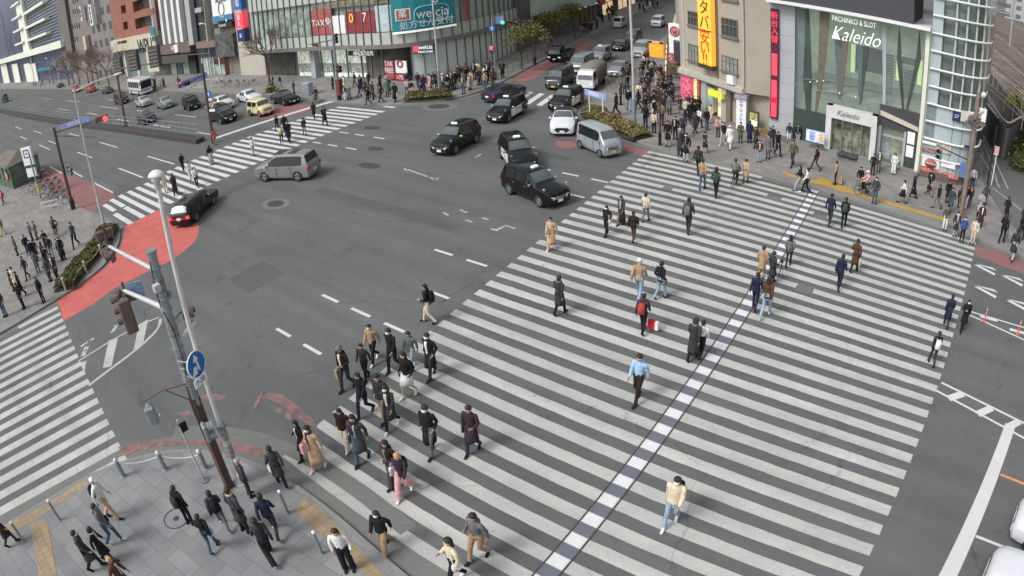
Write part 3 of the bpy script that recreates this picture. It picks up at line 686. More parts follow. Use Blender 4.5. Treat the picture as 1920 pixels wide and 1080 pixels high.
sub((288.5, 15), (297, 24), M_BRICK, 'red_panel'); sub((289, 50), (299, 63), M_TEAL, 'blue_panel'); sub((293, 66), (301, 74), mat('green_panel', (.05, .12, .09), .5), 'green_panel')
# ---------------------------------------------------------------- curved glass shop building (drugstore)
t = bld('curved_shop_building', 'long curved glass building with dark mullions and a drugstore on the corner')
crv = smooth_line([(-84.9, 47.7), (-78, 47.5), (-70, 47.9), (-62.5, 48.3), (-57, 48.2), (-54.2, 49.2), (-52.6, 51.5), (-51.8, 54.5), (-51.9, 58), (-52.8, 62.5), (-54.8, 69)], 3)
b = MB(); poly = crv+[(-56, 90), (-86, 90), (-86, 47.8)]
b.prism(offs(crv, .35)+[(-56, 90), (-84.9, 90)], 4.4, 19); b.build('upper_wall', [mat('curtain_wall', (.36, .44, .40), .2, 0, .30, .45, spec=.5)], t)
def band(b, z0, z1, d, th=.12, m=0, line=None, i0=0, i1=None):
    L = (line or crv)[i0:i1]; A, B = offs(L, -d), offs(L, -d-th)
    for i in range(len(L)-1):
        vs = [(*A[i], z0), (*A[i+1], z0), (*B[i+1], z0), (*B[i], z0), (*A[i], z1), (*A[i+1], z1), (*B[i+1], z1), (*B[i], z1)]
        b.add(vs, [(0, 1, 2, 3), (7, 6, 5, 4), (3, 2, 6, 7), (0, 3, 7, 4), (1, 5, 6, 2)], m)
for z0, z1, nm in ((4.55, 6.0, 'spandrel'), (10.3, 12.6, 'spandrel'), (16.5, 18.5, 'spandrel')):
    b = MB(); band(b, z0, z1, .0, .1); b.build(nm, [M_SPAN], t)
b = MB(); band(b, 4.15, 4.6, .02, .45); b.build('soffit_edge', [mat('soffit_grey', (.17, .16, .15), .6)], t)
# cumulative length table
cl = [0.0]
for p, q in zip(crv[:-1], crv[1:]): cl.append(cl[-1]+math.hypot(q[0]-p[0], q[1]-p[1]))
def cpt(s_, d):
    for i in range(len(crv)-1):
        if cl[i] <= s_ <= cl[i+1] or i == len(crv)-2:
            f = (s_-cl[i])/(cl[i+1]-cl[i]+1e-9); p = Vector(crv[i]).lerp(Vector(crv[i+1]), f); tt = (Vector(crv[i+1])-Vector(crv[i])).normalized(); nn = Vector((tt.y, -tt.x)); return p+nn*d, tt, nn
n_m = 0; b = MB(); s_ = .3
while s_ < cl[-1]-.1:
    p, tt, nn = cpt(s_, 0.0); e = p+nn*.24
    for z0, z1, top in ((4.6, 19.2, 1),):
        w2 = tt*.055
        b.add([(*(p-w2), z0), (*(p+w2), z0), (*(e+w2), z0), (*(e-w2), z0), (*(p-w2), z1), (*(p+w2), z1), (*(e+w2), z1), (*(e-w2), z1)], [(0, 1, 2, 3), (7, 6, 5, 4), (0, 4, 5, 1), (1, 5, 6, 2), (2, 6, 7, 3), (3, 7, 4, 0)])
    s_ += 1.38
mu = b.build('mullion_screen', [M_MULL], t)
# upper floor windows: shop posters behind the mullions
def cpanel(b, s0, s1, z0, z1, d, m=0, n=6):
    for k in range(n):
        p, _, _ = cpt(s0+(s1-s0)*k/n, d); q, _, _ = cpt(s0+(s1-s0)*(k+1)/n, d)
        b.add([(*p, z0), (*q, z0), (*q, z1), (*p, z1)], [(0, 1, 2, 3)], m)
def s_at(px, py, z):
    "position along the facade seen at that pixel for height z"
    g_ = G(px, py, z); best = min(range(len(crv)), key=lambda i: (crv[i][0]-g_.x)**2+(crv[i][1]-g_.y)**2); return cl[best]
def cposter(px0, px1, py, z0, z1, m, nm, d=.14):
    g0 = None
    def find(px):
        bs, bd = 0, 1e9; k = 0.0
        while k < cl[-1]:
            p, _, _ = cpt(k, 0); r_ = ray(px, py); c = r_.x*p.y-r_.y*p.x
            if abs(c) < bd and (p.x*r_.x+p.y*r_.y) > 0:
                bs, bd = k, abs(c)
            k += .1
            if p.x > -52.3 and p.y > 57: break
        return bs
    s0, s1 = find(px0), find(px1); b = MB(); cpanel(b, s0, s1, z0, z1, d); b.build(nm, [m], t); return s0, s1
sp = cposter(588, 625, 55, 6.1, 9.4, M_REDS, 'red_poster'); cposter(625, 650, 55, 6.1, 8.4, M_WSIGN, 'white_poster')
s7 = cposter(650, 706, 50, 6.1, 8.8, mat('crimson_poster', (.24, .035, .045), .6, 0, .35, 1.5), 'price_poster'); cposter(706, 738, 45, 6.1, 9.2, mat('pale_poster', (.45, .53, .56), .6, 0, .25, 1.2), 'pale_poster')
cposter(505, 586, 60, 6.1, 9.4, mat('first_floor_interior', (.22, .27, .24), .5, 0, .8, .9), 'first_floor_glazing')
cposter(588, 738, 20, 9.4, 10.2, mat('stained_panels', (.19, .17, .13), .7, 0, .6, 1.5), 'upper_poster_strip')
s0, s1 = cposter(738, 849, 40, 6.0, 11.6, mat('teal_sign_board', (.02, .22, .26), .5, 0, .06), 'teal_board', d=.5)
cposter(738, 849, 40, 5.75, 5.98, M_LIT, 'sign_light_strip', d=.52)
cposter(872, 915, 25, 6.1, 10.2, mat('red_pattern_poster', (.42, .06, .07), .6, 0, .8, 2), 'red_patterned_poster')
def czat(sf, px, py, d=.5):
    "height seen at that pixel on the curved board"
    p, tt, nn = cpt(s0+(s1-s0)*sf, d); r_ = ray(px, py); return CH+r_.z*p.length/math.hypot(r_.x, r_.y)
def ctext(body, sf, z, size, m, d=.56, **k):
    p, tt, nn = cpt(s0+(s1-s0)*sf, d); return text(body, size, m, t, TF((p.x, p.y, z), (tt.x, tt.y, 0), (0, 0, 1)), **k)
def cplate(sf0, sf1, z0, z1, m, nm, d=.54): b = MB(); cpanel(b, s0+(s1-s0)*sf0, s0+(s1-s0)*sf1, z0, z1, d, n=2); return b.build(nm, [m], t)
za, zb = czat(.17, 760, 38), czat(.17, 757, 16); zc = (za+zb)/2; zh = abs(zb-za)/2
cplate(.06, .28, zc-zh, zc+zh, M_WSIGN, 'kanji_frame'); cplate(.08, .26, zc-zh*.85, zc+zh*.85, M_REDS, 'kanji_plate', .56); ctext('薬', .17, zc, zh*1.5, M_WSIGN, .6)
zw = czat(.57, 806, 24); ctext('welcia', .60, zw, 1.55, M_WSIGN, .6, sx=.98)
b = MB(); pts = []
for k in range(29):
    x = 2*PI*k/28; p, tt, nn = cpt(s0+(s1-s0)*(.60+.27*math.copysign(abs(math.cos(x))**.5, math.cos(x))), .6); pts.append((p.x, p.y, zw-.05+.95*math.copysign(abs(math.sin(x))**.6, math.sin(x))))
b.tube(pts, .06, 5, caps=False); b.build('sign_outline', [mat('sign_outline_blue', (.25, .55, .65), .5)], t)
b = MB(); pts = []
for k in range(17):
    x = 2*PI*k/16; p, tt, nn = cpt(s0+(s1-s0)*(.66+.035*math.cos(x)), .6); pts.append((p.x, p.y, zw+1.5+.4*math.sin(x)))
b.tube(pts, .08, 5, caps=False); b.build('sign_ring', [M_WSIGN], t)
ctext('処方せん受付', .50, czat(.5, 797, 43), 1.0, M_WSIGN, .6)
print('welcia z', zc, zh, zw, czat(.02, 740, 57), czat(.02, 737, 9), czat(.98, 848, 44))
def ptext(sr, sf, z, body, size, m, d=.2, **k):
    p, tt, nn = cpt(sr[0]+(sr[1]-sr[0])*sf, d); return text(body, size, m, t, TF((p.x, p.y, z), (tt.x, tt.y, 0), (0, 0, 1)), **k)
ptext(s7, .22, 7.9, '0', 1.6, M_YELS); ptext(s7, .68, 7.9, '7', 1.6, M_WSIGN); ptext(sp, .5, 7.6, 'TAX免', 1.3, M_WSIGN)
# ground floor: recess, shop windows, piers
gl_ = smooth_line([(-84.6, 50.2), (-78, 50.0), (-70, 50.0), (-62.5, 50.4), (-58, 50.8), (-56.5, 53.2), (-55.9, 56.5), (-55.8, 60), (-57, 69)], 3)
b = MB(); b.prism(gl_+[(-58, 88), (-84.6, 88)], 0, 4.3); b.build('ground_floor_wall', [M_CONCD], t)
b = MB(); b.prism(offs(crv, -.05)+[(-58, 88), (-84.6, 88)], 4.14, 4.44); b.build('soffit', [M_GREYP], t)
def gband(x0, x1, z0, z1, d, m, nm, par=t, line=None):
    L = [p for p in gl_ if x0 <= p[0] <= x1 and p[1] < 52.5]; b = MB(); band(b, z0, z1, d, .06, line=L); return b.build(nm, [m], par)
gband(-84.5, -77, .1, 3.9, .05, mat('dark_lobby', (.05, .06, .055), .2, 0, .5, .6), 'lobby_glazing')
gband(-76.5, -62.2, .1, 3.7, .05, M_SHOPW, 'shop_display')
gband(-76.5, -62.2, .7, 1.9, .12, mat('shelf_goods', (.35, .38, .36), .7, 0, .9, 4), 'shelf_display')
gband(-76.5, -60, 3.75, 4.05, .1, mat('strip_light_warm', (1, .95, .7), .6, emit=.8), 'strip_light')
W3 = Wall((-76.5, 49.8), (-58, 49.9))
for px in (607, 628, 655, 682, 700, 722): b = MB(); a, z = W3.hit(px, 140); W3.box(b, a-.06, a+.06, 0, 4.1, .0, .2); b.build('shop_mullion', [M_MULL], t)
for px in (599,): b = MB(); a, z = W3.hit(px, 140); W3.box(b, a-.5, a+.5, 0, 4.2, .0, .9); b.build('round_pier', [M_GREYP], t)
b = MB(); a, z = W3.hit(690, 104); W3.box(b, a-3.2, a+2.2, 3.0, 3.6, .2, .4); b.build('dark_fascia', [M_DKP], t); text('AINZ&TULPE', .8, M_LIT, t, W3.T(a-.3, 3.3, .45), ext=.03, sx=.8)
for p, q, m, nm, tx, ts in (((728, 112), (747, 146), M_REDS, 'tax_free_board', 'TAX\nFREE', .8), ((748, 112), (771, 136), M_WSIGN, 'white_board', '', 0), ((748, 137), (769, 150), mat('crimson_board', (.4, .03, .05), .6), 'crimson_board', '×7%', .7)):
    a0, z1 = W3.hit(*p); a1, z0 = W3.hit(*q); b = MB(); W3.box(b, a0, a1, max(z0, .2), z1, .5, .6); b.build(nm, [m], t)
    if tx: text(tx, ts, M_WSIGN, t, W3.T((a0+a1)/2, (max(z0, .2)+z1)/2+.3*(len(tx) > 5), .63), ext=.02, sx=.9)
b = MB(); a, z = W3.hit(758, 120); T = W3.T(a, z+.15, .65); b.tube([T @ Vector((.4*math.cos(2*PI*k/14), .35*math.sin(2*PI*k/14), 0)) for k in range(15)], .1, 5, caps=False); b.build('round_mark', [M_REDS], t)
W4 = Wall((-57.3, 48.4), (-53.2, 50.2))
p0, z1 = W4.hit(777, 84); p1, z0 = W4.hit(817, 98); b = MB(); W4.box(b, p0, p1, z0, z1, .3, .6); b.build('entrance_sign', [mat('dark_teal_sign', (.03, .10, .12), .5)], t)
text('welcia', .62, M_LIT, t, W4.T((p0+p1)/2+.35, (z0+z1)/2+.22, .65), ext=.02); text('DRUG STORE', .28, M_LIT, t, W4.T((p0+p1)/2+.3, z0+.2, .65), ext=.02); b = MB(); W4.box(b, p0+.1, p0+.75, z0+.25, z1-.1, .6, .66); b.build('red_mark', [M_REDL], t)
# pale corrugated glass wall turning into the side street
W5 = Wall((-53.6, 50.4), (-52.9, 62.0), )
cw = [p for p in crv if p[1] > 49.6]
b = MB(); band(b, 0.15, 4.2, -.3, .1, line=cw); b.build('pale_wall', [mat('pale_glass_wall', (.55, .61, .59), .3, 0, .12, .5)], t)
b = MB(); s_ = cl[-len(cw)]
while s_ < cl[-1]-.2:
    p, tt, nn = cpt(s_, -.2); w2 = tt*.04; e = p+nn*.12
    b.add([(*(p-w2), .15), (*(p+w2), .15), (*(e+w2), .15), (*(e-w2), .15), (*(p-w2), 4.2), (*(p+w2), 4.2), (*(e+w2), 4.2), (*(e-w2), 4.2)], [(0, 4, 5, 1), (1, 5, 6, 2), (2, 6, 7, 3), (3, 7, 4, 0)]); s_ += 1.38
b.build('wall_ribs', [M_MULL], t)
# ---------------------------------------------------------------- side street, left side
def block(name, label, x0, y0, x1, y1, depth, H, m, group=None):
    "building along the street line from (x0,y0) to (x1,y1)"
    W = Wall((x0, y0), (x1, y1)); t = bld(name, label, group); b = MB(); W.box(b, 0, W.L, 0, H, -depth, 0); b.build('wall', [m], t); return t, W
t, W = block('dark_block', 'plain dark grey block between the curved shop and the shop row', -54.2, 69, -59.2, 85.5, 20, 16, mat('charcoal_cladding', (.10, .10, .11), .6, 0, .08, .2))
b = MB(); W.box(b, 0, W.L, 0, 3.5, 0, .15); b.build('ground_floor', [M_CONCD], t)
t, W = block('arcade_shop', 'shop with a pale canopy and brown columns behind the street trees', -59.2, 85.5, -65.0, 104, 20, 16, M_DKP)
b = MB(); W.box(b, 0, W.L, 3.9, 6.2, 0, 1.2); b.build('pale_canopy', [M_SPAN], t)
for k in range(7): b = MB(); W.box(b, .8+2.8*k, 1.6+2.8*k, 0, 3.9, 0, .5); b.build('column', [mat('brown_column', (.20, .16, .12), .8)], t)
for k in range(5): b = MB(); b.lathe([(.001, -.18), (.15, -.1), (.18, 0), (.15, .1), (.001, .18)], 8, 0, Matrix.Translation(W.P(1.5+3.6*k, 3.5, 1.3))); b.build('lamp_globe', [M_LIT], t)
t, W = block('shop_row', 'crowded row of small shops with red shop fronts far up the side street', -65.0, 104, -76, 140, 20, 17, grid_mat('shop_row', (.22, .18, .15), (.06, .05, .05), 3.1, 3.0, .55, .6, axis='Y', var=.6))
for k, c in enumerate((M_REDS, M_WARM, M_CREAM, M_REDS, M_DKP, M_WARM, M_WSIGN, M_REDS)): b = MB(); W.box(b, 1+4.4*k, 4.8+4.4*k, 2.6+(k % 3)*.4, 4.0+(k % 2), 0, .9); b.build('shop_sign_board', [c], t)
for k in range(8): b = MB(); W.box(b, 1.2+4.4*k, 4.6+4.4*k, 0, 2.5, 0, .1); b.build('shop_front', [M_WARM if k % 3 else M_DKP], t)
t, W = block('shop_row', 'distant buildings closing the side street on its left', -76, 140, -110, 250, 40, 20, grid_mat('far_row', (.21, .19, .175), (.07, .07, .07), 4, 3.4, .5, .5, axis='Y', var=.5))
t, W = block('shop_row', 'distant buildings closing the side street at its far end', -110, 250, -20, 262, 40, 22, grid_mat('far_row2', (.22, .20, .185), (.08, .08, .08), 4.5, 3.4, .5, .5, axis='X', var=.5))
# ---------------------------------------------------------------- side street, right side: pubs with awnings
t = bld('pub_row', 'low row of pubs with cluttered dark awnings and lanterns along the crowded pavement')
W = Wall((-33, 71), (-24.7, 53.6)); 
b = MB(); W.box(b, 0, W.L, 0, 15.5, -14, 0); b.build('wall', [mat('pub_wall', (.22, .19, .155), .85, 0, .5, .6)], t)
b = MB(); W.box(b, 0, W.L, 2.7, 3.4, 0, 1.5); b.build('awning', [mat('cluttered_awning', (.085, .07, .045), .9, 0, .8, 3, .8)], t)
for k in range(16):
    b = MB(); a = .6+1.15*k; b.lathe([(.001, -.26), (.16, -.22), (.21, 0), (.16, .22), (.001, .26)], 10, 0, Matrix.Translation(W.P(a, 2.4+.12*(k % 3), 1.45))); b.build('lantern', [M_REDS if k % 3 == 0 else (M_WSIGN if k % 3 == 1 else M_WARM)], t)
for k in range(8): b = MB(); W.box(b, .4+2.3*k, 2.3+2.3*k, .1, 2.5, 0, .08); b.build('pub_front', [(M_WARM, M_DKP, M_ORG, M_DKP)[k % 4]], t)
for k in range(6): b = MB(); W.box(b, 1+3*k, 3.4+3*k, 3.6+.2*(k % 2), 5.0+.3*(k % 3), .1, .5+.3*(k % 2)); b.build('pub_sign', [(M_CREAM, M_DKP, mat('olive_board', (.16, .14, .05), .8), M_WSIGN)[k % 4]], t)
t, W = block('shop_building', 'grey building beyond the pubs on the right of the side street', -44, 96, -33, 71, 14, 16, grid_mat('grey_back', (.27, .26, .24), (.08, .09, .09), 3.3, 3.3, .5, .5, axis='Y', var=.3))
b = MB(); W.box(b, 0, W.L, 2.8, 3.3, 0, 1.3); b.build('awning', [M_CREAM], t)
for k in range(7): b = MB(); W.box(b, .5+3.8*k, 3.6+3.8*k, .1, 2.6, 0, .08); b.build('shop_front', [(M_WARM, M_DKP, M_WINL)[k % 3]], t)
t, W = block('shop_building', 'far buildings on the right side of the side street', -70, 200, -44, 96, 14, 18, grid_mat('far_right', (.24, .225, .2), (.07, .075, .08), 3.6, 3.3, .5, .5, axis='Y', var=.4))
# signs hanging over the pavement
def hang_sign(name, label, px0, py0, px1, py1, dist, m, depth=.25, parts=()):
    "box sign facing the junction; dist = world y of its face"
    W = Wall((-60, dist), (20, dist)); s, a, z, w_, h_ = sign(name, label, W, (px0, py0), (px1, py1), -depth, 0, m)
    return s, W, a, z, w_, h_
s, W, a, z, w_, h_ = hang_sign('ramen_sign', 'orange lit ramen sign with a black header over the crowded pavement', 1217, 76, 1244, 109, 61, M_ORG)
b = MB(); W.box(b, a-w_/2, a+w_/2, z+h_*.36, z+h_*.5, 0, .05); b.v = [tuple(Vector(v)-s.location) for v in b.v]; b.build('header', [M_BLKS], s)
sign_text(s, W, a, z+h_*.43, .08, 'RAMEN', h_*.15, M_LIT, ext=.01); sign_text(s, W, a, z-h_*.07, .03, '味噌醤油\n中華そば', h_*.3, M_YELS, ext=.02, sx=.8)
s, W, a, z, w_, h_ = hang_sign('octopus_sign', 'tall white sign with a red round emblem and white characters on red at its foot', 1253, 43, 1280, 122, 55.4, M_WSIGN)
def sp_(pts_or_fn, nm, m):
    b = MB(); pts_or_fn(b); b.v = [tuple(Vector(v)-s.location) for v in b.v]; return b.build(nm, [m], s)
sp_(lambda b: W.box(b, a-w_/2, a+w_/2, z-h_/2, z-h_*.24, 0, .04), 'red_foot', M_REDS); sp_(lambda b: W.box(b, a+w_*.32, a+w_/2, z+h_*.14, z+h_*.5, 0, .04), 'navy_edge', M_NAVY)
sp_(lambda b: W.box(b, a-w_*.1, a+w_*.06, z-h_*.14, z+h_*.1, 0, .04), 'red_figure', M_REDS)
sp_(lambda b: b.tube([W.P(a-.05+.42*w_*.75*math.cos(2*PI*k/16), z+h_*.31+.42*w_*.75*math.sin(2*PI*k/16), .03) for k in range(17)], .085, 5, caps=False), 'emblem_ring', M_REDS)
sp_(lambda b: b.lathe([(.001, 0), (.26, .0), (.26, .05), (.001, .06)], 14, 0, TF(W.P(a-.05, z+h_*.31, .03), W.u, (0, 0, 1))), 'emblem_disc', M_REDS)
sign_text(s, W, a, z-h_*.37, .06, 'うすぐ', w_*.42, M_WSIGN, ext=.01)
# ---------------------------------------------------------------- beige building
t = bld('beige_building', 'beige rendered building with metal windows beside the pachinko hall')
W = Wall((-24.7, 53.1), (-17.2, 49.0)); W2 = Wall((-17.2, 49.0), (-15.05, 49.4))
b = MB(); b.prism([(-24.7, 53.1), (-17.2, 49.0), (-15.05, 49.4), (-15.05, 70), (-33, 70)], 3.2, 17); b.prism([(-24.3, 53.7), (-17.2, 49.9), (-15.05, 49.7), (-15.05, 70), (-33, 70)], 0, 3.2); b.build('wall', [M_BEIGE], t)
b = MB(); W.pbox(b, (1284, 128), (1388, 160), 0, .35); 
b = MB(); W.box(b, 0, W.L, 3.1, 3.5, 0, .35); W.box(b, 0, W.L, 3.5, 3.62, 0, .2); b.build('cornice', [M_BEIGE2], t)
for i_, (p, q) in enumerate((((1291, 20), (1313, 50)), ((1292, 82), (1315, 118)), ((1354, 32), (1384, 72)), ((1355, 103), (1384, 139)), ((1291, -40), (1313, -10)), ((1354, -40), (1384, 2)))):
    a0, z1 = W.hit(*p); a1, z0 = W.hit(*q); a0, a1 = sorted((a0, a1)); b = MB(); W.box(b, a0, a1, z0, z1, .01, .05); wo = b.build('window', [M_WIN if i_ % 2 == 0 else mat('curtained_window', (.25, .27, .24), .3, 0, .35, 3)], t)
    b = MB(); w_ = a1-a0
    for k in range(5): x = a0+w_*k/4; W.box(b, x-.03, x+.03, z0, z1, .05, .10)
    for zz_ in (z0, z0+(z1-z0)*.62, z1): W.box(b, a0-.05, a1+.05, zz_-.035, zz_+.035, .05, .11)
    W.box(b, a0-.15, a1+.15, z0-.14, z0-.04, .0, .22); b.build('frame', [M_FRAME], wo)
b = MB(); b.tube([W.P(W.L-.05, 0, .12), W.P(W.L-.05, 30, .12)], .07, 8); b.build('drain_pipe', [M_BEIGE2], t)
a, z = W.hit(1345, 100); b = MB(); b.tube([W.P(a+.15, 3.6, .08), W.P(a+.15, 30, .08)], .045, 6); b.build('cable_pipe', [M_FRAME], t)
for px, dd in ((1283, 0), (1326, 0), (1341, 0)): a, z = W.hit(px, 90); b = MB(); W.box(b, a-.1, a+.1, 3.6, 35, 0, .05); b.build('wall_joint', [M_BEIGE2], t)
b = MB(); a, z = W.hit(1376, 156); W.box(b, a-.4, a+.4, 3.62, 4.3, .05, .45); b.build('air_conditioner', [M_WSIGN], t)
# shop fronts
def pf(p, q, d0, d1, m, nm, W_=None):
    b = MB(); (W_ or W).pbox(b, p, q, d0, d1); return b.build(nm, [m], t)
def af(a0, a1, z0, z1, d0, d1, m, nm): b = MB(); W.box(b, a0, a1, z0, z1, d0, d1); return b.build(nm, [m], t)
af(.0, 1.45, .13, 3.05, -.5, .05, M_PINK, 'pink_shop_front'); af(1.45, 2.4, .13, 2.9, -.6, -.3, M_WARM, 'warm_shop_interior'); af(2.4, 2.75, .13, 2.9, -.3, .1, mat('orange_pier', (.45, .13, .05), .6), 'orange_pier')
af(2.85, 3.6, .13, 3.05, -.5, 0, M_GREYP, 'grey_pier'); af(3.6, 4.4, .5, 2.6, -.5, -.1, M_WINL, 'shop_window'); af(4.4, 5.6, .13, 2.6, -.9, -.6, M_WARM, 'warm_entrance')
a0, z1 = W.hit(1336, 168); a1, z0 = W.hit(1362, 186); af(min(a0, a1), max(a0, a1), min(z0, z1), max(z0, z1)+.1, .2, .5, M_YG, 'yellow_shop_sign')
af(5.6, 6.2, .13, 3.1, -.5, .05, M_BEIGE2, 'beige_pier'); af(0, W.L, 2.95, 3.1, -.6, .15, M_BEIGE2, 'shop_lintel')
# lit yellow vertical sign
s, a, z, w_, h_ = sign('vertical_sign', 'tall lit yellow sign with black and red characters on the beige building', W, (1317, -70), (1347, 124), .25, .7, M_YELS)
b = MB(); a2, z2 = W.hit(1333, 55); Wd = W
zt = lambda px, py: W.hit(px, py)
for ch, py, m in (('レ', -38, M_BLKS), ('ン', -12, M_BLKS), ('タ', 15, M_BLKS), ('バ', 42, M_BLKS), ('安', 70, M_REDT), ('い', 90, M_REDT), ('!!', 110, M_REDT)):
    aa, zz_ = W.hit(1331, py); sign_text(s, W, a, zz_, .73, ch, 1.35, m, ext=.01)
b = MB(); aa, zz_ = W.hit(1332, 56); W.box(b, a-w_/2, a+w_/2, zz_-.06, zz_+.03, .7, .74); b.v = [tuple(Vector(v)-s.location) for v in b.v]; b.build('divider', [M_BLKS], s)
b = MB(); W.box(b, a-w_/2-.05, a+w_/2+.05, z-h_/2-.35, z-h_/2, .2, .75); b.v = [tuple(Vector(v)-s.location) for v in b.v]; b.build('bottom_frame', [mat('dark_olive', (.06, .05, .02), .7)], s)
# white vertical sign and poster case by the corner
Wq = Wall((-18.6, 49.2), (-15.2, 49.0))
s, a, z, w_, h_ = sign('vertical_sign', 'white standing vertical sign with blue characters next to the beige building entrance', Wq, (1384, 182), (1401, 243), .1, .35, M_WSIGN); sign_text(s, Wq, a, z+.3, .37, 'ム\nサ\nシ\nノ\nト', h_/6.8, M_NAVY, ext=.01)
b = MB(); Wq.box(b, a-w_/2-.1, a+w_/2+.1, z+h_/2, z+h_/2+.3, .0, .5); b.v = [tuple(Vector(v)-s.location) for v in b.v]; b.build('cap', [mat('lilac_metal', (.30, .28, .36), .5)], s)
s, a, z, w_, h_ = sign('poster_case', 'lit poster case with food pictures by the grey pillar of the pachinko hall', Wq, (1407, 206), (1424, 240), .1, .3, M_DKP)
b = MB(); Wq.box(b, a-w_*.4, a+w_*.4, z, z+h_*.42, .3, .33); b.v = [tuple(Vector(v)-s.location) for v in b.v]; b.build('upper_picture', [mat('food_picture', (.32, .30, .12), .6, 0, .9, 5, emit=.2)], s)
b = MB(); Wq.box(b, a-w_*.4, a+w_*.4, z-h_*.42, z-.04, .3, .33); b.v = [tuple(Vector(v)-s.location) for v in b.v]; b.build('lower_picture', [mat('pale_picture', (.62, .72, .5), .6, 0, .3, 5, emit=.3)], s)
# ---------------------------------------------------------------- pachinko hall
t = bld('pachinko_hall', 'glass fronted pachinko hall with dark fascia and rounded corner tower')
W = Wall((-15.05, 48.9), (-2.4, 48.9))
b = MB(); W.box(b, 0, 2.0, .13, 11.2, -1.5, .12); b.build('grey_pillar', [M_GREYP], t)
b = MB()
for k in range(9): b = MB(); W.box(b, -.002, 2.002, .9+1.25*k, .92+1.25*k, .11, .125); b.build('panel_joint', [M_FRAME], t)
b = MB(); W.box(b, -.05, 11.3, 11.15, 16, -10, .9); b.build('dark_fascia', [M_DKP], t)
b = MB(); W.box(b, -.05, 12.6, 10.9, 11.15, -10, 1.0); b.build('fascia_edge', [M_WHT], t)
# interior room behind the glass
b = MB()
M_INT = mat('hall_interior_glow', (.46, .56, .44), .8, 0, .35, .5, emit=.30)  # lit hall put into the wall colour as its own glow
W.box(b, 1.9, 12.7, .13, 11.1, -8.2, -8.0); W.box(b, 1.7, 1.9, .13, 11.1, -8, -1.5); W.box(b, 12.5, 12.7, .13, 11.1, -8, -.2); W.box(b, 1.9, 12.7, 10.95, 11.05, -8, -.2)
b.build('interior_wall', [M_INT], t)
b = MB(); W.box(b, 1.9, 12.7, 4.6, 4.75, -8, -.35); b.build('interior_floor', [mat('hall_floor', (.33, .36, .30), .6, 0, .2, .5, emit=.05)], t)
b = MB(); W.box(b, 1.9, 12.7, .02, .15, -8, -.2); b.build('lobby_floor', [M_CONC], t)
b = MB(); W.box(b, 2.0, 12.5, .15, 11.05, -.12, -.06); b.build('curtain_glass', [M_GLS], t)
def kp(L, nm, m, d, th=.08, par=None): b = MB(); W.ppoly(b, L, d, th); return b.build(nm, [m], par or t)
M_FIN = mat('dark_glass_fin', (.07, .085, .08), .2, .2, .3, .6); M_FINB = mat('bronze_fin', (.15, .13, .095), .5, .2, .2)
M_FING = mat('blue_green_fin', (.11, .16, .155), .2, .1, .2)
kp([(1494, 15), (1512, 17), (1508, 160), (1493, 215)], 'teal_glass_bay', mat('teal_bay', (.12, .22, .20), .2, 0, .4, .4), -.3)
for L, m in (([(1511, 16), (1517, 17), (1522, 150), (1519, 235), (1514, 235), (1506, 150)], M_FIN), ([(1537, 21), (1556, 24), (1543, 150), (1530, 218), (1527, 218), (1533, 150)], M_FINB), ([(1564, 66), (1578, 68), (1575, 186), (1571, 186)], M_FING), ([(1578, 68), (1591, 70), (1577, 186), (1575, 186)], M_FINB),
             ([(1607, 84), (1618, 86), (1613, 195), (1610, 195)], M_FING), ([(1618, 86), (1629, 88), (1615, 195), (1613, 195)], M_FIN), ([(1653, 40), (1661, 42), (1660, 208), (1655, 206)], M_GREYP), ([(1686, 48), (1691, 110), (1695, 222), (1693, 222), (1681, 110)], M_FIN), ([(1724, 56), (1727, 110), (1698, 222), (1695, 222), (1717, 110)], M_FIN)):
    kp(L, 'facade_fin', m, .0)
for p, q in (((1505, 148), (1532, 150)), ((1545, 150), (1570, 154)), ((1580, 157), (1612, 162)), ((1530, 170), (1571, 175)), ((1618, 165), (1654, 172))):
    b = MB(); (a0, z0), (a1, z1) = W.hit(*p), W.hit(*q); b.tube([W.P(a0, z0, .03), W.P(a1, z1, .03)], .035, 6); b.build('cable_strut', [M_MULL], t)
for p in ((1520, 153), (1533, 152), (1545, 151), (1575, 174), (1605, 181)): b = MB(); a0, z0 = W.hit(*p); b.lathe([(.001, -.07), (.07, 0), (.001, .07)], 8, 0, Matrix.Translation(W.P(a0, z0, .1))); b.build('spot_lamp', [M_LIT], t)
Wi = Wall((-15.05, 53.5), (-2.4, 53.5))
def ip(p, q, nm, m): b = MB(); Wi.pbox(b, p, q, 0, .15); return b.build(nm, [m], t)
ip((1608, 84), (1655, 140), 'dark_screen', mat('dark_screen', (.03, .035, .04), .3, 0, .6, 1)); ip((1597, 82), (1604, 136), 'lit_blade', mat('lit_blade', (.8, 1, .45), .5, emit=.7)); ip((1604, 84), (1607, 136), 'blue_blade', mat('blue_blade', (.02, .05, .35), .4))
ip((1606, 80), (1650, 90), 'lit_header', mat('lit_header', (.65, .72, .7), .5, emit=.35)); ip((1682, 100), (1690, 152), 'lit_blade', MATS['lit_blade']); ip((1722, 112), (1727, 160), 'lit_blade', MATS['lit_blade']); ip((1690, 105), (1722, 125), 'dark_screen', MATS['dark_screen'])
for (x0, y0, x1, y1) in ((1661, 98, 1673, 178), (1697, 128, 1708, 190)):
    b = MB(); a0, z1 = Wi.hit(x0, y0); a1, z0 = Wi.hit(x1, y1); n_ = 16
    for k in range(n_): zz_ = z0+(z1-z0)*k/n_; Wi.box(b, a0, a1, zz_, zz_+(z1-z0)/n_*.5, .1, .4)
    b.build('escalator_ribs', [M_DKP], t)
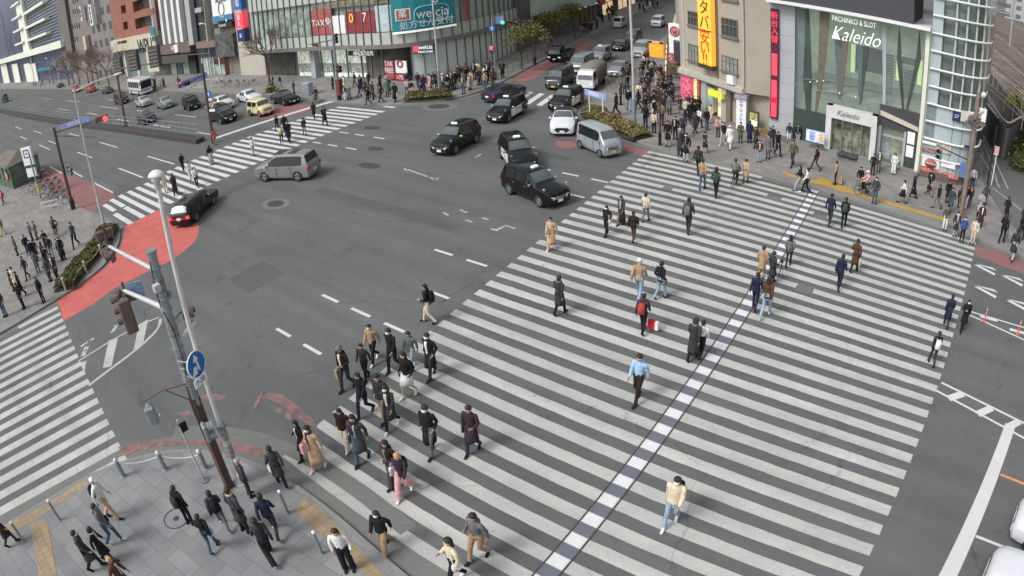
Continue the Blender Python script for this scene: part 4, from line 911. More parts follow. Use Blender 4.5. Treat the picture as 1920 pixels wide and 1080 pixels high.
# green base wall and steps
b = MB(); W.box(b, 1.95, 4.9, .13, 2.9, -.05, .1); b.build('dark_green_base', [mat('dark_green_base', (.045, .065, .055), .4, 0, .2)], t)
b = MB(); W.box(b, 2.0, 12.6, .0, .30, .1, 1.35); W.box(b, 2.2, 12.6, .3, .46, .1, .85); b.build('entrance_steps', [M_KERB], t)
# main portal
W6 = Wall((-15.05, 48.2), (-2.4, 48.2))
a0, z1 = W6.hit(1551, 188); a1, z0 = W6.hit(1647, 205); zt_ = 3.85
b = MB(); W6.box(b, a0, a0+.45, .46, zt_, -.7, .1); W6.box(b, a1-.45, a1, .46, zt_, -.7, .1); W6.box(b, a0, a1, zt_-.9, zt_, -.7, .12); b.build('white_portal', [mat('portal_grey', (.56, .57, .56), .5, 0, .1, 1)], t)
b = MB(); W6.box(b, a0+.45, a1-.45, .46, zt_-.9, -.6, -.5); b.build('portal_glazing', [mat('portal_glass', (.16, .18, .13), .15, 0, .9, 1.6)], t)
for k in range(1, 4): b = MB(); x = a0+.45+(a1-a0-.9)*k/4; W6.box(b, x-.04, x+.04, .46, zt_-.9, -.5, -.42); b.build('door_frame', [M_CHR], t)
text('Kaleido', .6, M_FRAME, t, W6.T((a0+a1)/2-.3, zt_-.42, .14), ext=.015, shear=.3)
b = MB(); W6.box(b, a0+1.2, a1-1.3, .461, .475, -.5, .9); b.build('door_mat', [M_DKP], t)
# right hand entrance
def af2(a0, a1, z0, z1, d0, d1, m, nm): b = MB(); W.box(b, a0, a1, z0, z1, d0, d1); return b.build(nm, [m], t)
x0 = 9.0
af2(x0, 12.4, 3.1, 4.7, .0, .15, M_DKP, 'dark_lintel'); af2(x0+.1, 11.2, .46, 3.0, -.9, -.8, mat('shop_inside', (.34, .32, .2), .7, 0, .9, 1.8, emit=.15), 'side_entrance'); af2(x0, x0+.25, .4, 3.1, -.5, .2, M_GREYP, 'door_pier'); af2(11.1, 11.3, .4, 3.1, -.5, .2, M_GREYP, 'door_pier')
af2(x0+.1, 11.2, 2.3, 2.45, -.7, -.2, M_WHT, 'door_header'); af2(11.3, 12.4, .3, 3.1, -.1, .12, mat('dark_green_base', (.045, .065, .055)), 'dark_green_pier')
for (zz0, zz1) in ((2.3, 3.2), (1.3, 2.15)): p_ = af2(11.4, 12.0, zz0, zz1, .12, .2, M_WSIGN, 'poster'); 
af2(x0+.3, x0+1.0, .5, 2.2, -.75, -.7, mat('leaflet', (.55, .56, .6), .6, 0, .4, 4), 'leaflet_stand')
b = MB(); W.ppoly(b, [(1652, 205), (1722, 238), (1722, 246), (1652, 214)], .3, .3); b.build('slanted_eave', [M_CREAM], t)
b = MB(); W.box(b, 12.25, 12.55, .13, 10.9, -.2, .45); b.build('white_corner_post', [mat('cream_post', (.66, .66, .55), .5)], t)
# big lettering
zz1 = W.hit(1606, 38)[1]
A0, Z0 = W.hit(1557, 32); A1, Z1 = W.hit(1650, 52)
text('PACHINKO & SLOT', .56, M_LIT, t, W.T((A0+A1)/2, (Z0+Z1)/2+.05, .55), ext=.015, sx=(A1-A0)/(.56*9.9))
A0, Z0 = W.hit(1556, 55); A1, Z1 = W.hit(1655, 72)
text('Kaleido', 1.5, M_LIT, t, W.T((A0+A1)/2, (Z0+Z1)/2-.2, .5), ext=.006, sx=(A1-A0)/(1.5*3.3), shear=.4, off=-.018)
# red vertical sign
s, a, z, w_, h_ = sign('vertical_sign', 'tall narrow red lit sign on the grey pillar with four red capsules', Wall((-15.05, 48.78), (-2.4, 48.78)), (1446, 15), (1459, 223), 0, .2, mat('maroon_sign', (.10, .01, .03), .5))
Wp = Wall((-15.05, 48.58), (-2.4, 48.58))
for k, ch in enumerate('新台入替'): sign_text(s, Wp, a, z+h_/2-.55-.62*k, .02, ch, .62, M_REDL, ext=.01)
for z0_, z1_ in ((.36, .57), (.11, .33), (.0, .0)):
    if z1_: b = MB(); Wp.box(b, a-w_*.36, a+w_*.36, z-h_/2+h_*z0_+.3, z-h_/2+h_*z1_+.2, 0, .05); b.v = [tuple(Vector(v)-s.location) for v in b.v]; o = b.build('red_capsule', [M_REDL], s); o.modifiers.new('bevel', 'BEVEL').width = .15
b = MB(); Wp.box(b, a-w_*.36, a+w_*.36, z-h_/2+.15, z-h_/2+h_*.2, 0, .05); b.v = [tuple(Vector(v)-s.location) for v in b.v]; o = b.build('red_capsule', [M_REDL], s); o.modifiers.new('bevel', 'BEVEL').width = .15
# rounded corner tower
arc = [(-4.2, 48.88), (-2.35, 48.88)]+[(-.55+2.65*math.sin(R(x)), 51.5-2.62*math.cos(R(x))) for x in range(0, 91, 9)]+[(3.2, 61.5)]
arc_low = arc[1:]
def aband(b, z0, z1, d, th, L, m=0):
    A, B = offs(L, -d), offs(L, -d-th)
    for i in range(len(L)-1):
        vs = [(*A[i], z0), (*A[i+1], z0), (*B[i+1], z0), (*B[i], z0), (*A[i], z1), (*A[i+1], z1), (*B[i+1], z1), (*B[i], z1)]
        b.add(vs, [(0, 1, 2, 3), (7, 6, 5, 4), (3, 2, 6, 7), (0, 3, 7, 4), (1, 5, 6, 2)], m)
b = MB(); b.prism(offs(arc_low, .3)+[(3, 68), (-2.4, 68)], 0, 18); b.build('tower_core', [mat('tower_core_glass', (.15, .19, .17), .15, 0, .5, .6, spec=.6)], t)
M_PT = mat('pale_teal_panel', (.37, .44, .46), .35, 0, .06, .5)
L1 = arc_low[:3]+[]; 
for k in range(-1, 9):
    z0 = .45+1.305*k
b = MB(); aband(b, 3.15, 14.8, .0, .04, [(-2.35, 48.88), (-1.55, 48.88)]); aband(b, .5, 5.55, .0, .04, arc_low[:9]); b.build('pale_panels', [M_PT], t)
b = MB()
for i, p in enumerate(arc_low[:10]):
    if i in (1, 3, 5, 7, 9): b.tube([(p[0], p[1], 5.6), (p[0], p[1], 18)], .09, 6)
b.build('tower_column', [M_SPAN], t)
b = MB()
for i, p in enumerate(arc_low[:9]):
    if i in (2, 4, 6): b.tube([(p[0], p[1]-.05, .5), (p[0], p[1]-.05, 5.5)], .03, 5)
b.build('panel_joint', [M_FRAME], t)
for k in range(0, 12):
    z0 = 3.06+1.29*k if k < 11 else 1.7
    L = smooth_line(arc_low[:11]+[(2.2, 53.0)], 1) if k != 11 else smooth_line(arc_low[:6], 1); pts = offs(L, -.16); b = MB(); b.tube([(p[0], p[1], z0) for p in pts], .085, 8); b.build('white_ring', [M_WHT], t)
b = MB(); aband(b, .13, .75, .05, .12, arc_low[:8]); b.build('brown_base', [mat('brown_base', (.13, .10, .09), .6)], t)
def tw(p, q, m, nm, tx=None, sz=.5, tm=None):
    W8 = Wall((-2.35, 48.7), (1.5, 48.9)); a0, z1 = W8.hit(*p); a1, z0 = W8.hit(*q); b = MB(); W8.box(b, a0, a1, z0, z1, 0, .05); o = b.build(nm, [m], t)
    if tx: text(tx, sz, tm or M_WSIGN, t, W8.T((a0+a1)/2, (z0+z1)/2, .07), ext=.01)
tw((1730, 292), (1760, 318), M_WSIGN, 'white_poster'); tw((1765, 299), (1790, 318), M_WSIGN, 'white_poster'); tw((1724, 318), (1797, 330), mat('red_strip', (.55, .16, .14), .6, 0, .5, 3), 'red_strip')
tw((1729, 262), (1755, 274), M_WSIGN, 'photo_strip'); tw((1729, 274), (1755, 288), mat('face_photo', (.30, .14, .10), .6, 0, .9, 4), 'photo_poster'); tw((1757, 265), (1782, 290), mat('pale_photo', (.45, .38, .33), .6, 0, .6, 4), 'photo_poster')
W8 = Wall((-2.35, 48.6), (1.5, 48.8)); a, z = W8.hit(1745, 306)
b = MB(); b.lathe([(.001, 0), (.5, 0), (.5, .05), (.001, .05)], 18, 0, TF(W8.P(a, z, .02), W8.u, (0, 0, 1)) @ Matrix.Diagonal((1, .65, 1, 1))); b.build('red_oval', [M_REDS], t); text('Pachinko', .26, M_WSIGN, t, W8.T(a, z, .09), ext=.01, shear=.3)
tw((1787, 207), (1800, 229), M_NAVY, 'navy_flag_sign', '57', .35); tw((1800, 206), (1822, 232), mat('cream_banner', (.52, .48, .42), .7), 'cream_banner'); tw((1808, 271), (1826, 281), M_NAVY, 'navy_sign')
tw((1801, 303), (1812, 335), mat('blue_strip', (.1, .18, .35), .6), 'blue_strip')
W9 = Wall((1.9, 50.6), (3.6, 50.3)); 
s, a, z, w_, h_ = sign('projecting_sign', 'white projecting box sign on the right side of the rounded tower', W9, (1833, 200), (1848, 229), 0, .3, M_WSIGN)
s, a, z, w_, h_ = sign('a_board', 'pale blue and white advertising panel with cartoon stripes in front of the hall', Wall((-15.05, 47.6), (-2.4, 47.6)), (1513, 241), (1546, 270), 0, .15, mat('blue_white_board', (.45, .55, .85), .5, 0, .3, 4, emit=.2))
Wb = Wall((-15.05, 47.45), (-2.4, 47.45))
for k, (f0, f1, c_) in enumerate(((.05, .2, (.85, .85, .9)), (.22, .45, (.25, .35, .8)), (.52, .7, (.85, .85, .85)), (.72, .95, (.8, .45, .2)))):
    b = MB(); Wb.box(b, a-w_/2+w_*f0, a-w_/2+w_*f1, z-h_*.35, z+h_*.35, .0, .03); b.v = [tuple(Vector(v)-s.location) for v in b.v]; b.build('picture_strip', [mat('picture_%d' % k, c_, .6, 0, .7, 6)], s)
# ---------------------------------------------------------------- railway land on the right
bank = MB(); bank.prism([(9.2, 61), (9.2, 400), (4.6, 400), (4.6, 61)], 0, 3.0)
g_ = MB(); g_.prism([(8.6, 48), (16, 44), (400, 20), (400, 900), (4.2, 900), (4.6, 100)], 0.01, 3.2)
struct('railway_embankment', g_, ground_mat('ballast_earth', (.125, .10, .085), .3, .4, tint=(.16, .13, .11), s1=.15, s2=1.5, s3=20)[0])
def rail_line(name, label, p, q, z, r, m, cat='rail', posts=0, wires=1, gap=0.0, post_h=1.0):
    A, C = G(*p, z), G(*q, z); d = (C-A); L = d.length; d.normalize(); A -= d*30; C += d*20; t_ = empty(name); tag(t_, label, cat)
    for k in range(wires):
        b = MB(); o = Vector((0, 0, gap*k)); b.tube([A+o, C+o], r, 5); b.build('rail_bar', [m], t_)
    n = posts
    for k in range(n):
        f = k/(n-1); P = A.lerp(C, f); b = MB(); b.tube([P-Vector((0, 0, post_h)), P+Vector((0, 0, gap*(wires-1)))], .05, 5); b.build('post', [m], t_)
    return t_
M_RAIL = mat('rail_steel', (.22, .19, .17), .5, .5, .3); M_STL = mat('galvanised_steel', (.38, .38, .36), .5, .3, .2)
i = 0
for (p, q) in (((1845, 40), (1920, 97)), ((1845, 50), (1920, 108)), ((1842, 68), (1920, 130)), ((1842, 78), (1920, 142)), ((1840, 104), (1920, 166)), ((1838, 114), (1920, 178)), ((1860, 8), (1920, 48)), ((1858, 16), (1920, 58))):
    i += 1; rail_line('railway_rail', ['first', 'second', 'third', 'fourth', 'fifth', 'sixth', 'seventh', 'eighth'][i-1]+' steel rail line crossing the brown railway land at the upper right', p, q, 3.3, .11, M_RAIL if i % 2 else M_STL)
rail_line('railway_fence', 'dark mesh fence with posts along the tracks above the lane', (1840, 122), (1915, 192), 4.2, .05, M_STL, 'fence', 24, 4, .28, 1.2)
rail_line('railway_fence', 'lower pale railing at the edge of the railway land', (1836, 150), (1905, 212), 4.0, .06, M_STL, 'fence', 20, 2, .5, 1.0)
for k, (px, py) in enumerate(((1893, 88), (1862, 60))):
    tt_ = empty('catenary_mast', G(px, py, 3.2)); tag(tt_, ('slim grey overhead line mast between the railway tracks, nearer one', 'slim grey overhead line mast between the railway tracks, farther one')[k], 'mast')
    b = MB(); b.tube([(0, 0, 0), (0, 0, 11)], .22, 8); b.build('mast', [M_STL], tt_); b = MB(); b.tube([(0, 0, 7), (-5, 0, 7.2)], .1, 5); b.tube([(0, 0, 8.4), (-5, 0, 7.2)], .06, 5); b.build('cross_arm', [M_STL], tt_)
t_ = empty('bridge_parapet'); tag(t_, 'curving grey parapet with three bands where the tracks cross the lane', 'railing')
for k, z in enumerate((3.2, 3.6, 4.0)):
    b = MB(); pts = smooth_line([tuple(G(*p, z)[:2]) for p in ((1838, 172), (1865, 205), (1882, 226), (1893, 232), (1905, 224), (1925, 215))], 2); b.tube([(p[0], p[1], z) for p in pts], .09, 6); b.build('parapet_band', [M_STL], t_)
b = MB(); pts = smooth_line([tuple(G(*p, 3.6)[:2]) for p in ((1838, 172), (1865, 205), (1882, 226), (1893, 232), (1905, 224), (1925, 215))], 2)
for i_ in range(len(pts)-1): b.quad((*pts[i_], 0), (*pts[i_+1], 0), (*pts[i_+1], 3.1), (*pts[i_], 3.1))
b.build('abutment', [M_CONCD], t_)
t, W = block('rail_side_building', 'pale distant building beyond the railway tracks', 20, 330, 140, 300, 40, 40, grid_mat('rail_far', (.34, .35, .36), (.1, .11, .13), 5, 4, .5, .5))
t, W = block('distant_block', 'long distant grey buildings closing the view behind the tracks', 4, 420, 20, 331, 40, 45, grid_mat('rail_far2', (.24, .23, .22), (.09, .09, .09), 5, 4, .5, .5, axis='Y'))
# wall backing north of everything so the street canyon is closed
# ================================================================= VEHICLES
def paint(name, rgb, metal=0.0, rough=.28): return mat('paint_'+name, lin(rgb), rough, metal, .06, .8, coat=.6, spec=.5)
M_GLASS = mat('car_glass', (.018, .022, .024), .12, 0, .15, .7, spec=.35)
M_GLASSL = mat('windscreen_glass', (.085, .10, .105), .1, 0, .35, 1.6, spec=.5)
M_TYRE = mat('tyre_rubber', (.022, .022, .023), .85)
M_RIM = mat('rim_alloy', (.42, .43, .44), .35, .7, .1)
M_BLK = mat('black_plastic', (.02, .02, .021), .55)
M_CHR = mat('chrome', (.6, .61, .62), .2, .9, .1)
M_HEAD = mat('headlamp_glass', (.8, .83, .85), .12, .1, .1, 8, emit=.3)
M_TAIL = mat('tail_lamp', (.45, .02, .02), .25, 0, .1, 8)
M_BRAKE = mat('brake_lamp_lit', (.9, .05, .05), .3, 0, .05, 8, emit=1.3)
M_PLATE = mat('number_plate', (.75, .76, .74), .6)
M_PLATEY = mat('yellow_plate', (.75, .6, .05), .6)
M_WHITEP = paint('white_panel', (225, 226, 228))
M_LAMPW = mat('roof_lamp_white', (.85, .85, .82), .4, emit=.5)
KINDS = {
 # stations: x fraction(front=1), zbot, zbelt, ztop, w, wt   (front to rear)
 'taxi': dict(L=4.4, W=1.70, H=1.75, wb=(1.38, -1.32), r=.32, st=[(2.2, .30, .62, .70, .60, .52), (2.12, .22, .78, .92, .78, .66), (1.95, .2, .9, 1.0, .84, .74), (1.15, .2, 1.0, 1.10, .85, .76), (.98, .2, 1.02, 1.16, .85, .74), (.30, .2, 1.03, 1.68, .85, .64), (.05, .2, 1.03, 1.74, .85, .64), (-1.3, .2, 1.05, 1.75, .85, .64), (-1.85, .2, 1.06, 1.68, .84, .63), (-2.08, .22, 1.06, 1.2, .82, .72), (-2.2, .35, .95, 1.02, .72, .62)],
   ws=(4, 5), rw=(8, 9), win=[(.62, .22), (.12, -.72), (-.82, -1.62)], door=[(1.0, .1), (.06, -.95)]),
 'minivan': dict(L=4.95, W=1.85, H=1.92, wb=(1.48, -1.50), r=.35, st=[(2.47, .32, .62, .74, .66, .55), (2.38, .22, .85, .98, .86, .74), (2.15, .2, .98, 1.08, .92, .82), (1.6, .2, 1.05, 1.16, .925, .82), (1.4, .2, 1.08, 1.24, .925, .80), (.55, .2, 1.1, 1.80, .925, .70), (.2, .2, 1.1, 1.90, .925, .69), (-1.6, .2, 1.14, 1.92, .92, .70), (-2.15, .2, 1.16, 1.84, .91, .70), (-2.38, .24, 1.1, 1.22, .88, .80), (-2.47, .36, .95, 1.02, .78, .68)],
   ws=(4, 5), rw=(8, 9), win=[(1.05, .55), (.45, -.55), (-.62, -1.95)], door=[(1.3, .3), (.26, -1.0)]),
 'keivan': dict(L=3.4, W=1.48, H=1.88, wb=(1.12, -1.28), r=.28, st=[(1.7, .35, .7, .8, .62, .58), (1.66, .22, .85, .98, .72, .66), (1.55, .2, 1.0, 1.12, .74, .68), (1.42, .2, 1.02, 1.2, .74, .66), (.92, .2, 1.04, 1.76, .74, .60), (.68, .2, 1.04, 1.85, .74, .6), (-1.3, .2, 1.04, 1.88, .74, .61), (-1.62, .2, 1.04, 1.82, .735, .6), (-1.68, .22, .98, 1.1, .73, .68), (-1.7, .35, .9, .95, .68, .62)],
   ws=(3, 4), rw=(7, 8), win=[(1.02, .45), (.36, -1.42)], door=[(1.15, .4), (.36, -.6)]),
 'sedan': dict(L=4.7, W=1.78, H=1.46, wb=(1.4, -1.35), r=.32, st=[(2.35, .3, .55, .62, .62, .52), (2.25, .2, .66, .76, .82, .7), (2.0, .18, .76, .86, .88, .76), (1.2, .18, .86, .95, .89, .78), (.95, .18, .88, 1.0, .89, .76), (.25, .18, .9, 1.40, .89, .62), (-.1, .18, .9, 1.45, .89, .6), (-.85, .18, .92, 1.43, .89, .6), (-1.55, .18, .94, 1.06, .88, .72), (-2.15, .2, .92, 1.02, .85, .72), (-2.33, .3, .85, .92, .72, .62)],
   ws=(4, 5), rw=(7, 8), win=[(.55, -.3), (-.38, -1.1)], door=[(.95, -.32), (-.36, -1.25)]),
 'wagon': dict(L=4.85, W=1.72, H=1.48, wb=(1.4, -1.4), r=.31, st=[(2.42, .3, .6, .68, .74, .62), (2.38, .22, .72, .82, .82, .72), (2.2, .2, .8, .88, .86, .78), (1.2, .2, .86, .96, .86, .78), (1.0, .2, .9, 1.0, .86, .74), (.4, .2, .9, 1.4, .86, .62), (.1, .2, .9, 1.46, .86, .62), (-1.5, .2, .92, 1.48, .86, .63), (-2.0, .2, .93, 1.42, .85, .63), (-2.34, .22, .93, 1.02, .84, .74), (-2.42, .34, .8, .86, .8, .7)],
   ws=(4, 5), rw=(8, 9), win=[(.75, -.2), (-.28, -1.1), (-1.2, -1.95)], door=[(1.0, -.22), (-.26, -1.15)]),
 'suv': dict(L=4.4, W=1.8, H=1.58, wb=(1.33, -1.33), r=.35, st=[(2.2, .34, .66, .74, .62, .52), (2.1, .24, .8, .92, .82, .7), (1.9, .22, .9, 1.0, .89, .76), (1.2, .22, .98, 1.08, .9, .78), (.95, .22, 1.0, 1.14, .9, .76), (.2, .22, 1.02, 1.52, .9, .62), (-.1, .22, 1.03, 1.57, .9, .6), (-.95, .22, 1.06, 1.53, .9, .6), (-1.75, .22, 1.1, 1.25, .88, .7), (-2.08, .26, 1.05, 1.12, .84, .72), (-2.2, .36, .9, .98, .74, .62)],
   ws=(4, 5), rw=(7, 8), win=[(.55, -.35), (-.42, -1.3)], door=[(1.0, -.35), (-.38, -1.2)]),
 'hatch': dict(L=3.9, W=1.69, H=1.55, wb=(1.22, -1.25), r=.3, st=[(1.95, .3, .6, .7, .6, .5), (1.86, .2, .72, .84, .78, .66), (1.65, .18, .84, .94, .84, .74), (1.15, .18, .92, 1.02, .845, .74), (.98, .18, .94, 1.08, .845, .72), (.3, .18, .96, 1.48, .845, .6), (.0, .18, .96, 1.54, .845, .6), (-1.1, .18, 1.0, 1.53, .84, .6), (-1.6, .18, 1.02, 1.4, .83, .62), (-1.84, .22, 1.0, 1.1, .8, .7), (-1.95, .34, .86, .92, .72, .6)],
   ws=(4, 5), rw=(8, 9), win=[(.6, -.2), (-.3, -1.25)], door=[(.95, -.22), (-.26, -1.1)]),
 'jeep': dict(L=3.7, W=1.65, H=1.75, wb=(1.15, -1.1), r=.36, st=[(1.85, .4, .8, .9, .7, .66), (1.8, .32, .92, 1.02, .78, .72), (1.1, .3, 1.0, 1.08, .8, .76), (.85, .3, 1.02, 1.12, .8, .74), (.6, .3, 1.04, 1.68, .8, .7), (.45, .3, 1.04, 1.74, .8, .7), (-1.65, .3, 1.04, 1.75, .8, .7), (-1.75, .3, 1.04, 1.7, .8, .7), (-1.8, .3, 1.0, 1.08, .79, .72), (-1.83, .4, .9, .95, .74, .7)],
   ws=(3, 4), rw=(7, 8), win=[(.55, -.4), (-.5, -1.6)], door=[(.8, -.4), (-.46, -1.0)]),
}
KINDS['van'] = dict(L=4.7, W=1.7, H=1.98, wb=(1.5, -1.4), r=.32, st=[(2.35, .35, .75, .85, .7, .62), (2.3, .24, .9, 1.0, .8, .74), (2.1, .22, 1.05, 1.15, .845, .77), (1.9, .22, 1.08, 1.22, .845, .75), (1.25, .22, 1.1, 1.85, .845, .66), (.95, .22, 1.1, 1.95, .845, .66), (-2.0, .22, 1.1, 1.98, .845, .68), (-2.28, .22, 1.1, 1.9, .84, .68), (-2.33, .24, 1.0, 1.12, .83, .76), (-2.35, .36, .9, .95, .78, .7)],
   ws=(3, 4), rw=(7, 8), win=[(1.4, .75), (.65, -.6), (-.72, -2.0)], door=[(1.6, .7), (.64, -.6)])
PLATE_N = [0]
def make_car(kind, name, label, body, group=None, panel=None, taxi=False, brake=False, yellow=False, roof=None, seats=0, glass=None, twotone=None, plate='品川'):
    K_ = KINDS[kind]; st = K_['st']; t = empty(name); tag(t, label, {'taxi': 'taxi'}.get('taxi' if taxi else '', 'van' if 'van' in name else 'car'), group)
    def sec(s):
        x, zb, zl, zt, w_, wt = s
        half = [(w_*.86, zb), (w_*.985, zb+.12), (w_, zb+(zl-zb)*.55), (w_*.985, zl), (wt+.02, zt-.07), (wt-.08, zt), (wt*.45, zt+.025)]
        return [Vector((x, y, z)) for y, z in half]+[Vector((x, -y, z)) for y, z in half[::-1]]
    b = MB(); b.rings([sec(s) for s in st][::-1], 0, True, True)
    ob = b.build('body', [body], t)
    md = ob.modifiers.new('split', 'EDGE_SPLIT'); md.split_angle = R(38)
    def side(x, tt, i0=3, i1=4, off=.008, sg=1):
        for a, c in zip(st[:-1], st[1:]):
            if c[0] <= x <= a[0]:
                f = (a[0]-x)/(a[0]-c[0]); A, C = sec(a), sec(c)
                p = A[i0].lerp(C[i0], f).lerp(A[i1].lerp(C[i1], f), tt)
                return Vector((x, sg*(p.y+off), p.z))
        return Vector((x, sg*.8, 1))
    gl = glass or M_GLASS
    xs_all = [s[0] for s in st]
    for sg in (1, -1):
        for (xa, xc) in K_['win']:
            b = MB(); xs = sorted([xa, xc]+[x for x in xs_all if xc < x < xa], reverse=True)
            for p, q in zip(xs[:-1], xs[1:]):
                v = [side(p, .05, sg=sg), side(p, .9, sg=sg), side(q, .9, sg=sg), side(q, .05, sg=sg)]
                b.add(v, [(0, 1, 2, 3) if sg > 0 else (3, 2, 1, 0)])
            b.build('window', [gl], t)
        if kind in ('minivan', 'suv', 'hatch', 'keivan'):
            b = MB(); x0, x1 = K_['win'][0][0], K_['win'][-1][1]; xs = sorted([x0, x1]+[x for x in xs_all if x1 < x < x0], reverse=True)
            for p, q in zip(xs[:-1], xs[1:]):
                v = [side(p, .03, off=.004, sg=sg), side(p, .93, off=.004, sg=sg), side(q, .93, off=.004, sg=sg), side(q, .03, off=.004, sg=sg)]
                b.add(v, [(0, 1, 2, 3) if sg > 0 else (3, 2, 1, 0)])
            b.build('pillar_trim', [M_BLK], t)
        for di, (xa, xc) in enumerate(K_['door']):
            b = MB(); n_ = 4
            for k in range(n_):
                p = xa+(xc-xa)*k/n_; q = xa+(xc-xa)*(k+1)/n_
                for (i0, i1, t0, t1) in ((1, 2, .15, 1), (2, 3, 0, .92)):
                    v = [side(p, t0, i0, i1, .011, sg), side(p, t1, i0, i1, .011, sg), side(q, t1, i0, i1, .011, sg), side(q, t0, i0, i1, .011, sg)]
                    b.add(v, [(0, 1, 2, 3) if sg > 0 else (3, 2, 1, 0)])
            # dark shut line around the door
            for xx in (xa, xc):
                for (i0, i1, t0, t1) in ((1, 2, .1, 1), (2, 3, 0, 1)):
                    v = [side(xx-.012, t0, i0, i1, .013, sg), side(xx-.012, t1, i0, i1, .013, sg), side(xx+.012, t1, i0, i1, .013, sg), side(xx+.012, t0, i0, i1, .013, sg)]
                    b.add(v, [(3, 2, 1, 0) if sg > 0 else (0, 1, 2, 3)], 1)
            d = b.build('door', [panel or body, M_BLK], t)
            hp = side(xc+.14, .7, 2, 3, .02, sg); b = MB(); b.box(hp.x-.09, hp.x+.09, hp.y-.015, hp.y+.015, hp.z-.015, hp.z+.015); b.build('handle', [M_CHR], d)
        for xw in K_['wb']:
            r = K_['r']; w_ = K_['W']/2
            b = MB()
            n = 14; ang = [R(-14)+R(208)*k/n for k in range(n+1)]
            y = sg*(w_+.006)
            vs = [(xw, y, r)]+[(xw+(r+.075)*math.cos(a), y, r+(r+.075)*math.sin(a)) for a in ang]
            b.add(vs, [(0, k+1, k+2) if sg < 0 else (0, k+2, k+1) for k in range(n)]); b.build('wheel_arch', [M_BLK], t)
            T = Matrix.Translation((xw, sg*(w_-.19), r)) @ Matrix.Rotation(-sg*PI/2, 4, 'X')
            wl = MB(); wl.lathe([(r*.6, 0), (r-.02, 0), (r, .03), (r, .18), (r-.03, .215), (r*.66, .215)], 22, 0, T)
            wo = wl.build('wheel', [M_TYRE], t)
            rm = MB(); rm.lathe([(r*.68, .212), (r*.64, .222), (.001, .20)], 22, 0, T, False)
            for k in range(5):
                a = 2*PI*k/5+.3; ca, sa = math.cos(a), math.sin(a)
                pts = [(r*.25, -.03), (r*.6, -.07), (r*.6, .07), (r*.25, .03)]
                a2 = a+PI/5; ca, sa = math.cos(a2), math.sin(a2)
                rm.add([T @ Vector((u*ca-v*sa, u*sa+v*ca, .222)) for u, v in pts], [(0, 1, 2, 3)], 1)
            rm.build('rim', [M_RIM, M_BLK], wo)
        # mirrors
        i_ = K_['ws'][0]; mp = side(st[i_][0]-.25, .15, sg=sg)
        b = MB(); b.box(mp.x-.05, mp.x+.06, min(mp.y, mp.y+sg*.2), max(mp.y, mp.y+sg*.2), mp.z-.02, mp.z+.13)
        mo = b.build('mirror', [M_CHR if taxi else body], t); mo.modifiers.new('bevel', 'BEVEL').width = .03
    if kind == 'taxi':
        for sg in (1, -1):   # fender mirrors
            p = side(st[2][0]-.15, .9, 3, 4, 0, sg); b = MB(); b.tube([(p.x, p.y*.97, p.z-.03), (p.x+.03, p.y*1.02, p.z+.14)], .018, 6); b.tube([(p.x+.07, p.y*1.02-.0, p.z+.16), (p.x-.02, p.y*1.02, p.z+.17)], .075, 8)
            b.build('fender_mirror', [M_CHR], t)
    def screen(i, j, nm, m, inset=.1):
        A, C = sec(st[i]), sec(st[j]); b = MB()
        rows = []
        for f in (.1, .5, .9):
            P = [A[k].lerp(C[k], f) for k in (5, 6, 7, 8)]
            P[0].y += .03; P[3].y -= .03; rows.append(P)
        d = (C[6]-A[6]); nrm = Vector((-d.z, 0, d.x)); nrm = -nrm if nrm.z < 0 else nrm; nrm.normalize()
        rows = [[p+nrm*.014 for p in r_] for r_ in rows]
        vs = [p for r_ in rows for p in r_]; fs = []
        for r_ in range(2):
            for k in range(3): fs.append((r_*4+k, r_*4+k+1, (r_+1)*4+k+1, (r_+1)*4+k))
        if i > 5: fs = [f[::-1] for f in fs]
        b.add(vs, fs, 0, True)
        # side edge of the screen pillars in glass too
        return b.build(nm, [m], t)
    i, j = K_['ws']; screen(i, j, 'windscreen', M_GLASSL); i, j = K_['rw']; rw = screen(i, j, 'rear_window', M_GLASS)
    # front face
    s1, s0 = st[1], st[0]; xf = s0[0]; h = s1[2]; wf = s0[4]
    b = MB(); b.box(xf-.05, xf+.012, -wf*.72, wf*.72, h-.24, h-.08, 0)
    for k in range(3): b.box(xf, xf+.02, -wf*.7, wf*.7, h-.22+.05*k, (h-.195 if taxi else h-.205)+.05*k, 1)
    b.build('grille', [M_BLK, M_CHR], t)
    if twotone:
        b = MB(); b.add([(xf+.024, y, z) for y, z in ((-wf*.92, h-.2), (-wf*.55, h-.42), (wf*.55, h-.42), (wf*.92, h-.2), (wf*.6, h-.1), (-wf*.6, h-.1))], [tuple(range(6))[::-1] if False else tuple(range(6))]); b.build('lower_grille', [M_BLK], t)
    b = MB(); b.box(xf-.1, xf+.02, -wf*.95, wf*.95, .3, .42, 0); bo = b.build('bumper', [M_BLK if kind in ('jeep',) else body], t); bo.modifiers.new('bevel', 'BEVEL').width = .03
    b = MB(); b.box(xf+.02, xf+.03, -.17, .17, .36, .52); b.build('number_plate', [M_PLATEY if yellow else M_PLATE], t)
    for sg in (1, -1):
        b = MB(); ya, yb = sg*wf*.7, sg*(wf+.19)
        pts = [Vector((xf+.012, ya, h-.08)), Vector((xf+.012, ya, h-.24)), Vector((xf-.02, sg*wf*1.0, h-.24)), Vector((xf-.02, sg*wf*1.0, h-.07)), Vector((s1[0]-.02, sg*(s1[4]+.004), h-.2)), Vector((s1[0]-.06, sg*(s1[4]+.006), h-.06))]
        b.add(pts, [(0, 1, 2, 3), (3, 2, 4, 5)] if sg < 0 else [(3, 2, 1, 0), (5, 4, 2, 3)]); b.build('headlight', [M_HEAD], t)
        sr = st[-2]; xr_ = st[-1][0]; hr = sr[2]
